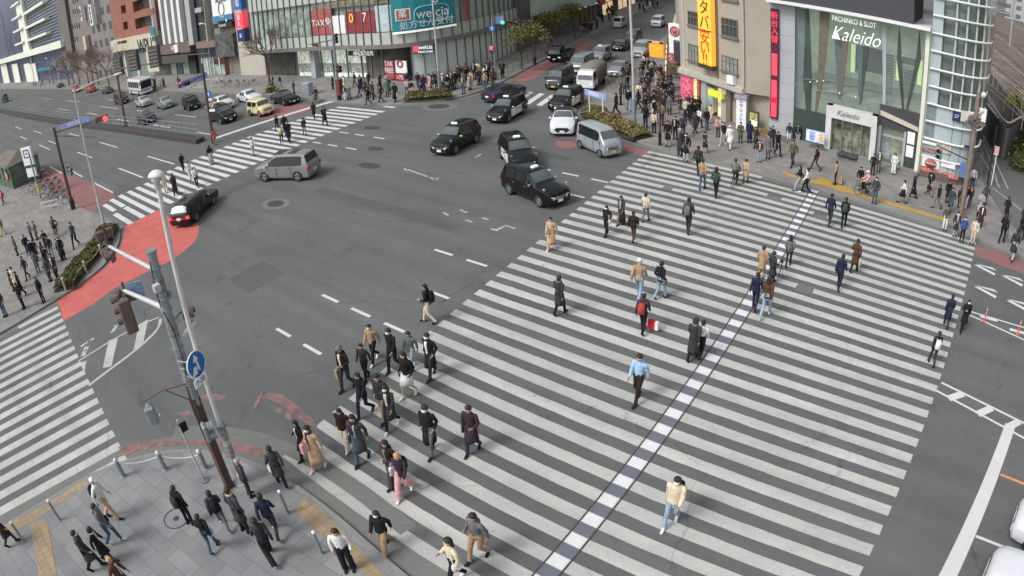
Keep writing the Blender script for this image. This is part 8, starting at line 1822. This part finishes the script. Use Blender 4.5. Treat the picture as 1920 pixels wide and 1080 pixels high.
TABLE = '''
#0 road
806,606,792,534,200,bagwalk,j black,t cream,s,b black,boyish walker alone left of the crosswalk edge
705,677,687,609,-80,stride,j tan,t black,s,,striding alone behind the crossing group|white
655,729,637,648,-75,bagwalk,j black,t charcoal,h grey,p tan,with cap and paper bag, leftmost of the crossing group
690,712,681,652,-75,walk,j charcoal,t black,s,,half hidden behind the orange bag group
742,695,741,614,-80,walk,j black,t black,s,,left of the grey green jacket in the crossing group
776,690,766,622,-70,walk,j grey green,t light grey,s,,the only grey green jacket in the crossing group|white
770,742,762,659,-75,pocket,p black,k white,l,x black,with white skirt in the crossing group|white
812,706,805,624,-80,pocket,c black,t charcoal,s,,right edge of the crossing group, striped front
688,777,680,697,-70,stride,j black,t navy,s,,with open jacket, striding past the first stripe tips
724,785,710,701,-80,pocket,p charcoal,t khaki,s,,the only khaki trousers in the crossing group
738,801,735,720,-75,stride,c charcoal,t black,s,,with white shoes right of the khaki trousers|white
655,838,640,765,-65,pocket,p dark brown,w cream,l,,with long hair and cream trousers at the stripe tips|white
683,864,677,772,-75,phone,c dark grey,t denim,l,x dark grey,with long dark coat over denim near the second stripe
812,848,808,757,-85,pocket,c black,t grey,s,,in black long coat alone between the stripes
889,846,885,760,-85,bagwalk,c plum,t charcoal,s,x charcoal,with pink scarf, right of the lone black long coat
576,858,556,797,-95,bagwalk,c black,t black,l,t white,dark companion of the beige coat at the kerb side
601,878,580,797,-70,phone,f beige,t peach,s,p pink,in beige very long coat stepping off the first stripe|white
741,906,744,821,-80,pocket,j dark brown,w dark grey,l,t white,with white tote beside the blonde walker
762,926,763,846,-60,stride,j plum,w pink,l blonde,b dark brown,blonde walker in wide pink trousers|white
726,1028,706,958,-60,stride,p black,w tan,l,,walking alone on the gutter toward the wide crosswalk
900,1047,882,944,-95,phone,s grey,t tan,s,,in grey jumper scratching face near the picture bottom
858,1090,840,1009,-120,bagwalk,s cream,t black,l,x white,in cream hooded jumper at the bottom edge|white
1257,982,1268,888,-90,walk,p cream,t light blue,l,b black,in cream padded jacket and light jeans, lower middle|white
1195,752,1201,664,-92,walk,s pale blue,t dark brown,s,,in pale blue jumper alone in mid crosswalk
1050,591,1049,518,88,walk,c charcoal,t black,s,,in charcoal long coat walking away, left half of crosswalk
1197,564,1206,483,95,stride,j tan,t light blue,h white,,in tan jacket and white cap walking away
1237,561,1240,491,85,pocket,j black,t light blue,s,x grey,with grey bag right of the tan jacket
1204,625,1212,552,95,walk,j charcoal,t black,s,b orange red,with orange red backpack walking away
1297,676,1300,597,85,walk,f charcoal,t black,n charcoal,,hooded, in very long coat left of the guide strip
1312,670,1311,601,85,walk,s white,t black,s,x black,in white top beside the hooded long coat
1035,467,1036,407,-85,phone,f beige,t beige,s,t cream,in beige coat at the left edge of the stripes|white
1138,441,1138,387,-90,pocket,j black,t black,l,x white,leftmost of the four walkers near the black taxi
1165,421,1165,374,-80,walk,j dark grey,l charcoal,l,,in long dark skirt near the black taxi
1187,453,1190,399,90,walk,p dark brown,t brown,s,,with fur collar, nearest of the four by the taxi
1210,416,1207,367,95,bagwalk,j cream,t grey,s,,in cream jacket, rearmost of the four by the taxi
1289,438,1291,372,90,walk,j dark grey,t charcoal,s,b grey,with grey backpack alone in the upper crosswalk
1477,500,1482,441,88,pocket,j grey,t charcoal,l,,in grey jacket close to the guide strip top half
1445,532,1451,474,60,bagwalk,c charcoal,t black,s,,carrying a tripod on the guide strip
1426,521,1434,470,90,stand,c tan,t tan,s,,in tan coat beside the tripod carrier
1413,581,1421,512,88,walk,j navy,t navy,s,,in navy jacket nearest the guide strip middle
1433,596,1437,517,85,stride,j brown,t light blue,l,,in brown jacket and light jeans beside the navy jacket|white
1571,543,1578,477,92,walk,j navy,t navy,s,x grey,in navy suit right of the dark patch on the crosswalk
1600,511,1610,449,88,bagwalk,c brown,t black,s,t cream,with cream tote right of the navy suit
1554,423,1564,364,88,walk,j navy,t charcoal,s,,in navy jacket, left of the pair near the kerb
1581,427,1584,370,88,pocket,j black,t black,s,b green,with green bag, right of the pair near the kerb
1772,613,1780,550,85,walk,c navy,t charcoal,s,,in navy coat at the right end of the stripes
1802,620,1812,565,-70,phone,c black,t black,l,,woman in black right of the navy coat at the stripe ends
1745,685,1756,626,100,walk,j black,t charcoal,s,b white,with white backpack at the right stripe ends
1316,356,1322,299,88,walk,j tan,t denim,s,,in tan jacket near the upper kerb
1341,370,1344,314,90,pocket,j green,t black,l,,in dark green jacket right of the tan jacket
1397,344,1395,298,90,walk,c beige,t olive,s,,in beige coat beside the cyclist at the upper kerb
1498,359,1504,311,200,stride,j black,t light grey,l,,left one of the hurrying pair at the guide strip top
1512,364,1513,314,200,stride,s white,t black,l,,right one of the hurrying pair at the guide strip top|white
344,320,344,286,-20,walk,j black,t black,s,,in black at the middle of the far left crosswalk
357,337,354,305,-20,walk,s white,t white,l,,in white at the middle of the far left crosswalk
370,350,362,314,-30,stride,j white,t black,s,b light grey,in white jacket with pack on the far left crosswalk
397,309,396,271,170,stand,c black,l light grey,l,,in black and pale skirt by the median end
312,362,307,326,150,walk,j cream,w cream,s,,cream dressed, behind the lamp hood on the crosswalk
330,366,322,325,150,walk,f plum,t black,s,,in plum long coat right of the lamp hood
521,247,518,221,160,stride,j charcoal,t charcoal,s,,upper left one of the five on the far crosswalk
536,253,534,210,160,walk,j dark brown,t black,s blonde,,tallest one of the five on the far crosswalk
543,267,537,226,-30,stride,c black,t black,s,,lower right one of the five on the far crosswalk
529,268,525,240,150,walk,j cream,t charcoal,s,b cream,with cream pack among the five on the far crosswalk
572,253,571,221,160,walk,j dark grey,t grey,s,,walking apart from the five toward the shop
590,223,586,192,170,walk,c dark brown,t black,s,,in dark brown coat on the upper far crosswalk
610,235,606,199,-20,stride,c black,t black,s,,striding in black coat on the upper far crosswalk
476,291,476,262,170,walk,j white,t light grey,s,,small white figure beside the far crosswalk
404,272,408,248,150,stand,j orange red,t tan,s,,in orange jacket at the foot of the median pole
#1 pavement
1321,287,1318,246,80,walk,c plum,t tan,s,,in plum coat standing before the waiting crowd
1308,326,1309,273,85,walk,j charcoal,t black,s,,in charcoal jacket stepping onto the upper kerb
1423,304,1425,264,-60,stand,j brown,t light blue,s,,in brown jacket alone before the yellow paving
1486,312,1493,262,-100,stride,j olive,t charcoal,s,,in olive jacket striding before the hall
1530,319,1534,272,200,stride,j plum,t brown,s,x white,with white bag striding before the hall
1388,268,1390,228,-90,stand,c olive,t dark grey,s,,in olive coat before the white standing sign
1405,268,1405,225,90,stand,f navy,t navy,s,,in navy long coat before the lit poster case
1368,280,1368,234,-95,walk,c white,t white,h cream,x white,all in white before the yellow shop sign
1356,272,1356,228,-95,stride,j black,t light grey,s,,in black jacket left of the all white person|white
1346,257,1347,219,-90,stand,j pink,t charcoal,s,,in pink jacket before the yellow shop sign
1332,231,1332,195,-90,stand,f cream,t cream,l,,cream dressed, at the beige building door
1302,251,1300,209,80,walk,c charcoal,t plum,s,,in charcoal coat before the pink shop front
1311,241,1311,202,80,walk,s white,t black,l,,in white before the pink shop front
1252,275,1249,216,-80,stand,c black,t light grey,s,,in black coat beside the thin brown pole
1266,262,1264,217,-80,stand,j black,t navy,s,,in black jacket, second right of the brown pole
1280,258,1276,214,-75,stand,j purple,t charcoal,s,,in purple jacket behind the waiting group
1275,292,1271,233,-85,stand,f charcoal,t black,h light grey,,in very long charcoal coat at the kerb
1286,301,1287,233,-85,stand,c black,w light grey,s,,in black coat and pale trousers at the kerb
1226,250,1227,209,80,stand,j cream,t black,s,,in cream jacket left of the brown pole
1210,240,1211,195,90,stand,j black,t navy,s,x white,with white bag, left behind the cream jacket
1240,236,1238,186,90,stand,j khaki,t charcoal,s,,in khaki jacket behind the brown pole
1156,217,1146,170,-160,walk,j black,t black,s,,walking before the street name board
1164,197,1160,150,-140,stand,j charcoal,t black,s,,standing close behind the street name board
1179,208,1180,163,-60,walk,j black,t light blue,s,,in light jeans left of the white lamp post
1566,346,1572,301,-170,stand,j tan,t dark brown,s,s tan,with tan suitcase at the yellow paving
1611,356,1610,310,-60,stand,j black,t light grey,s,s black,with black suitcase before the main portal
1639,382,1644,330,-90,stand,j dark grey,t denim,s,b charcoal,in dark grey jacket and denim at the kerb
1692,381,1696,336,190,stride,s white,k black,l,,in white top striding before the side entrance
1711,371,1712,327,20,walk,f black,t black,l,,in long black coat beside the white corner post
1740,366,1740,325,-40,stride,c dark brown,t tan,s,,in dark brown coat before the round red sign
1757,391,1767,346,-150,stride,j black,t grey,s,,striding left of the utility pole
1770,431,1771,386,-80,stand,j olive,t white,s,,in olive jacket at the kerb near the utility pole
1789,443,1791,396,-80,stand,c charcoal,t light grey,s,,in charcoal coat beside the olive jacket at the kerb
1797,393,1799,352,90,walk,j charcoal,t charcoal,s,,directly behind the utility pole foot
1816,388,1817,352,-90,walk,j brown,t dark grey,s,,in brown right of the utility pole
1845,386,1846,345,60,stride,j dark grey,t dark grey,s,,in dark grey by the slim dark pole
1822,352,1821,322,-90,stand,j light grey,t black,s,,at the foot of the rounded tower
1884,411,1886,365,60,walk,c black,t black,s,,at the lane mouth in black coat
1914,432,1914,382,70,walk,c charcoal,t black,s,,at the right picture edge by the lane mouth
1836,426,1837,389,-90,stand,c plum,t black,s,,in plum coat near the red lane end
1822,456,1822,411,-100,stand,j cream,t cream,s,,in cream jacket at the red lane kerb
1802,453,1809,420,-90,stand,j blue,t black,s,,short person in blue at the last stripe end
1876,456,1884,386,65,bagwalk,j black,t black,l,t grey green,with grey green bag by the red lane
1895,488,1907,412,65,walk,c charcoal,t light grey,s,,in charcoal coat nearest the red lane at right
1912,452,1914,395,60,walk,j black,t charcoal,s,,behind the charcoal coat at the right edge
1675,326,1677,285,-90,stand,s white,w white,l,,in white before the side entrance steps
1636,328,1634,290,-90,stand,j navy,t black,s,,left of the two on the portal steps
1647,322,1649,281,-90,stand,j olive,t olive,s,,right of the two on the portal steps
1479,268,1479,236,-90,stand,j charcoal,t white,s,,left one resting by the green base wall
1496,270,1497,246,-90,stand,j black,t light grey,s,,right one resting by the green base wall
213,972,176,890,60,walk,j white,t beige,h white,b navy,in white with navy backpack near the left crosswalk
217,1018,174,942,60,walk,j grey,t denim,s,x black,in grey top and denim behind the white jacket|white
206,1052,172,982,70,walk,c black,t black,n black,,hooded in black beside the grey and denim walker
182,1066,136,992,70,walk,c dark grey,t black,s,,in dark grey coat left of the hooded one
250,1115,213,1034,60,walk,c brown,t brown,s blonde,,in brown coat cut by the bottom edge
23,1021,2,968,70,walk,c plum,t brown,s,,in plum coat at the lower left picture edge
358,982,337,903,110,stand,j black,t black,s,b charcoal,in black left of the big signal pole foot
423,990,370,928,150,stride,p charcoal,t grey,s,b black,with pack striding left past the manhole ring|white
403,1032,366,965,150,walk,j black,t denim,s,x pale blue,with pale blue bag below the manhole ring
470,930,443,868,80,stand,j dark grey,t charcoal,h light grey,x white,beside the tall lamp post foot
462,996,436,908,100,stand,c dark grey,t black,s,,in dark grey coat right of the signal pole foot
519,1004,472,930,150,stride,j navy,t charcoal,s,,in navy jacket right of the signal pole foot|white
512,1050,473,972,160,stride,j charcoal,w black,s,,striding in wide black trousers, pavement centre|white
531,911,508,834,150,phone,c dark grey,t black,s,x white,in dark grey coat at the kerb tip holding a camera
656,1067,626,989,-35,stand,s white,w black,l,,in white jumper by the thin bollard
66,491,61,445,-40,walk,c black,t black,s,,in black coat upper left of the left pavement group|white
96,527,87,479,-60,stand,c dark grey,t charcoal,s,,in dark grey coat at the middle of the left pavement
109,524,101,470,-60,stand,c charcoal,t black,s,,right of the dark grey coat on the left pavement
121,487,107,443,-50,stand,f black,t black,s,,in very long black coat on the left pavement
118,488,103,448,-50,stand,c charcoal,t black,s,,behind the very long black coat, left pavement
144,463,124,404,-30,stride,j dark grey,t black,s,,striding right on the left pavement
62,451,55,415,-60,stand,j grey,t charcoal,s,,left one of the pair below the bicycles
71,449,64,415,-60,stand,c grey,t charcoal,s,,right one of the pair below the bicycles
54,523,42,478,-60,walk,j plum,t charcoal,s,,in plum jacket on the left pavement
44,556,31,506,-60,walk,c black,t black,s,,in black coat behind the plum jacket
46,578,34,526,-60,stand,j black,t black,s,,in black jacket near the left crosswalk kerb
12,593,3,523,-60,stand,j charcoal,t denim,s,,at the left picture edge by the crosswalk kerb
28,545,20,520,-60,stand,c charcoal,t black,s,,between the black coats at left edge
83,567,70,516,-60,stand,j black,t black,s,,in black nearest the left crosswalk tip
9,384,5,357,-60,walk,j red,t charcoal,s,,in red jacket below the green shelter
9,441,4,405,-60,walk,j purple,t yellow,s,,in purple top at the left picture edge
526,165,526,145,-90,walk,j black,t light grey,l,,behind the black sedan on the far pavement
512,162,511,146,-90,stand,j charcoal,t charcoal,s,,by the leafless tree on the far pavement
552,176,553,150,-90,stand,j charcoal,t charcoal,s,,left of the grey blue cabinet
625,167,624,147,-90,stand,c black,t black,s,,left of the twin signal pole before the shop
677,166,676,139,-90,stand,f green,t black,s,,in dark green long coat before the shop display
656,188,655,162,-60,walk,c grey,t charcoal,s,,right of the maroon cabinet
647,189,646,166,-60,walk,j charcoal,t white,s,,directly beside the maroon cabinet
692,197,690,162,-120,walk,j black,t charcoal,s,,at the kerb where the far crosswalk ends
701,187,699,152,-120,stand,j charcoal,t black,s,,behind the kerb walker at the crosswalk end
716,192,715,160,-150,stride,j charcoal,t black,s,,striding left at the far kerb
727,182,727,147,-60,stand,c grey green,t charcoal,s,,in grey green coat before the TAX FREE board
714,162,712,140,-90,stand,j charcoal,t charcoal,s,,close to the shop window left of TAX FREE
742,191,740,147,-60,bagwalk,f black,t black,s,t white,tall, in black with white bag below TAX FREE
764,177,762,152,-60,stride,j beige,t denim,s,,in beige behind the green hedge
772,180,770,155,-60,walk,j plum,t cream,s,,in plum behind the green hedge
796,174,797,135,-90,stand,j navy,t black,s,,left of the pink coat at the drugstore door
806,173,805,133,-90,stand,c pink,t cream,s,,in pink coat at the drugstore door
815,174,814,150,-90,stand,j charcoal,t light grey,s,,right of the pink coat at the drugstore door
832,171,832,137,-80,stand,j grey,t black,h cream,,with cream cap right of the lamp post
849,169,847,130,-80,stand,c charcoal,t charcoal,s,,in charcoal coat at the corner, behind the hedge end
856,167,857,130,-80,stand,j black,t grey,s,,in black jacket at the corner, behind the hedge end
870,177,870,140,-80,stand,j olive,t denim,s,,in olive jacket nearest the corner kerb
884,168,882,130,-80,stand,c beige,t cream,s,,in beige coat at the corner
890,150,890,116,-80,stand,j black,t charcoal,s,,in black against the pale glass wall
897,148,897,114,-80,stand,c cream,t brown,s,,in cream coat against the pale glass wall
902,160,902,127,-80,stand,j charcoal,t black,s,,second from the corner signal pole
915,153,915,117,-80,stand,c black,t black,s,,left of the corner signal pole
925,161,925,128,-80,stand,j brown,t black,s,,in brown jacket at the kerb by the signal pole
943,147,942,113,-70,stand,c black,t charcoal,s,,in black coat right of the corner signal pole
861,152,861,121,-80,stand,c charcoal,t black,s,,rear left of the corner crowd
874,151,874,118,-80,stand,c dark grey,t black,s,,rear middle of the corner crowd
840,160,839,135,-80,stand,j dark brown,t black,s,,rear left by the drugstore sign
910,166,909,135,-80,stand,j tan,t denim,s,,in tan jacket at the corner kerb
'''
grpz = 0.0; labs = {}
for ln in TABLE.strip().split('\n'):
    if ln.startswith('#'): grpz = SZ if ln[1] == '1' else 0.0; continue
    shoes = 'black'
    if '|' in ln: ln, shoes = ln.split('|')
    f = ln.split(',', 11); px, py, hx, hy, face = [float(x) for x in f[:5]]
    pose = f[5]; tk, tc = f[6].split(' ', 1); bk, bc = f[7].split(' ', 1); hs = f[8].split(' ', 1); hk = hs[0]; hc = hs[1] if len(hs) > 1 else 'black'
    bag = tuple(f[9].split(' ', 1)) if f[9].strip() else None; loc_ = (f[10]+(','+f[11] if len(f) > 11 else '')).strip()
    lab = 'person '+loc_ if loc_.split()[0] in ('in', 'with', 'at', 'by', 'behind', 'before', 'beside', 'left', 'right', 'between', 'carrying', 'hooded,', 'the', 'on', 'upper', 'lower', 'rear', 'directly', 'close', 'walking', 'striding', 'standing', 'alone', 'half', 'tallest', 'leftmost', 'rightmost', 'rearmost', 'second', 'all', 'cream', 'tall,', 'small', 'short', 'woman', 'boyish', 'blonde', 'dark') else 'person '+loc_
    ex = ', '+tc+' '+TN[tk].split()[-1]
    if tc not in lab and len((lab+ex).split()) <= 16: lab += ex
    labs.setdefault(lab, []).append(ln)
    person((px, py), (hx, hy), face+rnd.uniform(-12, 12), pose, (tk, tc), (bk, bc), hk, hc, bag, lab, 'people crossing the road' if grpz == 0 else 'people on the pavements', grpz, shoes, mask=(NP[0] % 3 == 1))
for k_, v_ in labs.items():
    if len(v_) > 1: print('DUPLICATE LABEL', k_)
    if len(k_.split()) > 16: print('LONG', len(k_.split()), k_)
# crowd waiting up the side street, seen small: individuals picked out by colour and place
cols = ['black', 'charcoal', 'dark grey', 'black', 'dark brown', 'charcoal', 'navy', 'light grey', 'black', 'grey', 'plum', 'olive', 'black', 'cream']
def crowd(n, poly_px, face, place, seed, hm=1.66):
    r_ = random.Random(seed); P = [G(px, py, SZ) for px, py in poly_px]; k = 0; pos = []
    tries = 0
    while k < n and tries < 4000:
        tries += 1; u, v = r_.random(), r_.random(); p = P[0].lerp(P[1], u).lerp(P[3].lerp(P[2], u), v)
        if any((p-q).length < .62 for q in pos): continue
        pos.append(p); k += 1
    pos.sort(key=lambda p: (p.x*p.x+p.y*p.y))
    for k, p in enumerate(pos):
        tc, bc = cols[(k*5+seed) % len(cols)], ('black', 'charcoal', 'denim', 'light grey', 'dark grey')[(k*3+seed) % 5]
        tk = 'jcpjcf'[(k+seed) % 6]
        s_ = r_.uniform(.93, 1.06); t = empty('person', (p.x, p.y, SZ+.004), R(face+r_.uniform(-60, 60))); t.scale = (s_, s_*(1 if k % 2 else -1), s_)
        od = ORD[k] if k < 20 else 'twenty-'+ORD[k-20]
        lb = 'person in %s %s and %s trousers, %s from the front %s' % (tc, TN[tk].split()[-1], bc, od, place)
        if len(lb.split()) > 16: lb = 'person in %s %s, %s from the front %s' % (tc, TN[tk].split()[-1], od, place)
        tag(t, lb, 'person', 'people on the pavements')
        pose = ('stand', 'walk', 'standphone', 'pocket')[k % 4]; J = joints(pose)
        part('body', body_mesh(pose), SKIN, t); part('jacket', top_mesh(pose, tk), cm(tc), t); part('trousers', leg_mesh(pose, 't'), cm(bc), t)
        part('hair', hair_mesh('sl'[k % 3 == 0]), MATS['dark_hair'], t, (J['head'][0], 0, J['head'][2]+.045))
        for s in 'LR': a = Vector(J['ank'+s]); part('shoe', shoe_mesh(), cm('black'), t, (a.x, a.y, max(a.z-.085, 0)))
crowd(24, [(1198, 160), (1268, 200), (1240, 235), (1196, 215)], -80, 'in the pub row crowd', 3)
crowd(26, [(1208, 122), (1262, 168), (1262, 196), (1200, 158)], -80, 'further up the pub row', 5)
crowd(8, [(1165, 150), (1182, 140), (1182, 165), (1170, 185)], -70, 'behind the white lamp post', 9)
crowd(10, [(1268, 205), (1330, 222), (1325, 245), (1290, 232)], -90, 'before the beige shops', 12)
crowd(8, [(1090, 62), (1120, 45), (1130, 50), (1100, 68)], -70, 'by the arcade shop', 14)
crowd(12, [(1120, 30), (1150, 22), (1160, 34), (1130, 46)], -70, 'by the far red shops', 17)
crowd(12, [(1196, 12), (1225, 6), (1236, 18), (1205, 30)], -70, 'far up the side street', 21)
crowd(9, [(270, 158), (350, 158), (345, 165), (290, 166)], -90, 'before the finned building', 25)
crowd(7, [(60, 160), (100, 156), (105, 160), (60, 165)], -90, 'before the glass tower', 29)
crowd(10, [(760, 165), (850, 160), (850, 170), (790, 176)], -90, 'before the drugstore entrance', 31)
crowd(12, [(600, 160), (740, 162), (735, 186), (640, 188)], -90, 'on the pavement below the shop display', 33)
crowd(12, [(850, 150), (930, 140), (930, 158), (860, 176)], -80, 'in the corner crowd', 35)
crowd(5, [(1400, 262), (1470, 280), (1470, 310), (1390, 290)], -90, 'before the grey pillar', 37)
crowd(6, [(1730, 355), (1900, 400), (1900, 440), (1760, 400)], -90, 'below the rounded tower', 39)
crowd(9, [(20, 470), (120, 455), (110, 520), (20, 560)], -60, 'on the left pavement', 41)
# cyclists
for (fx, fy, face, tc, lab, bl, zz_) in ((595, 191, -60, 'charcoal', 'person in charcoal cycling onto the far crosswalk from the shop side', 'black bicycle ridden onto the far crosswalk', 0.0), (1376, 349, 95, 'grey', 'person in grey cycling over the upper stripes', 'dark bicycle ridden over the upper stripes', 0.0),
                                      (1628, 368, 200, 'pink', 'person in pink with white hat sitting on a bicycle at the east kerb', 'grey bicycle under the person in pink', SZ), (106, 446, 150, 'dark grey', 'person in dark grey on a bicycle amid the left pavement group', 'silver bicycle amid the left pavement group', SZ), (838, 170, -40, 'black', 'person in black on a bicycle behind the green hedge', 'black bicycle behind the green hedge', SZ)):
    g_ = G(fx, fy, zz_); t = empty('person', (g_.x, g_.y, zz_), R(face)); tag(t, lab, 'person', 'cyclists'); J = joints('ride')
    part('body', body_mesh('ride'), SKIN, t); part('jacket', top_mesh('ride', 'j'), cm(tc), t); part('trousers', leg_mesh('ride', 't'), cm('charcoal'), t); part('hair', hair_mesh('s' if tc != 'pink' else 'h'), MATS['dark_hair'] if tc != 'pink' else cm('white'), t, (J['head'][0], 0, J['head'][2]+.045))
    for s in 'LR': a = Vector(J['ank'+s]); part('shoe', shoe_mesh(), cm('black'), t, (a.x, a.y, a.z-.07))
    u = Vector((math.cos(R(face)), math.sin(R(face)), 0)); bicycle(bl, (g_.x+u.x*.2, g_.y+u.y*.2, zz_), R(face), FR[2])
# tripod and two loose bags
g_ = G(1462, 526); t = empty('tripod', g_); tag(t, 'black camera tripod carried at the guide strip', 'tripod')
b = MB()
for a in (0, 2.1, 4.2): b.tube([(0, 0, .9), (.16*math.cos(a), .16*math.sin(a), .12)], .012, 5)
b.build('leg', [M_BLK], t); b = MB(); b.box(-.06, .06, -.05, .05, .9, 1.05); b.build('camera_head', [M_BLK], t)
g_ = G(1221, 620); b = MB(); b.box(-.16, .16, -.06, .06, .12, .48); b.tube([(-.07, 0, .48), (-.03, 0, .72), (.03, 0, .72), (.07, 0, .48)], .006, 4); o = b.build('shopping_bag', [cmat((190, 40, 40))]); o.location = g_; tag(o, 'red and white shopping bag beside the person with the orange red backpack', 'bag')
b = MB(); b.box(.165, .30, -.061, .061, .12, .48); o2 = b.build('white_panel', [M_WSIGN], o)
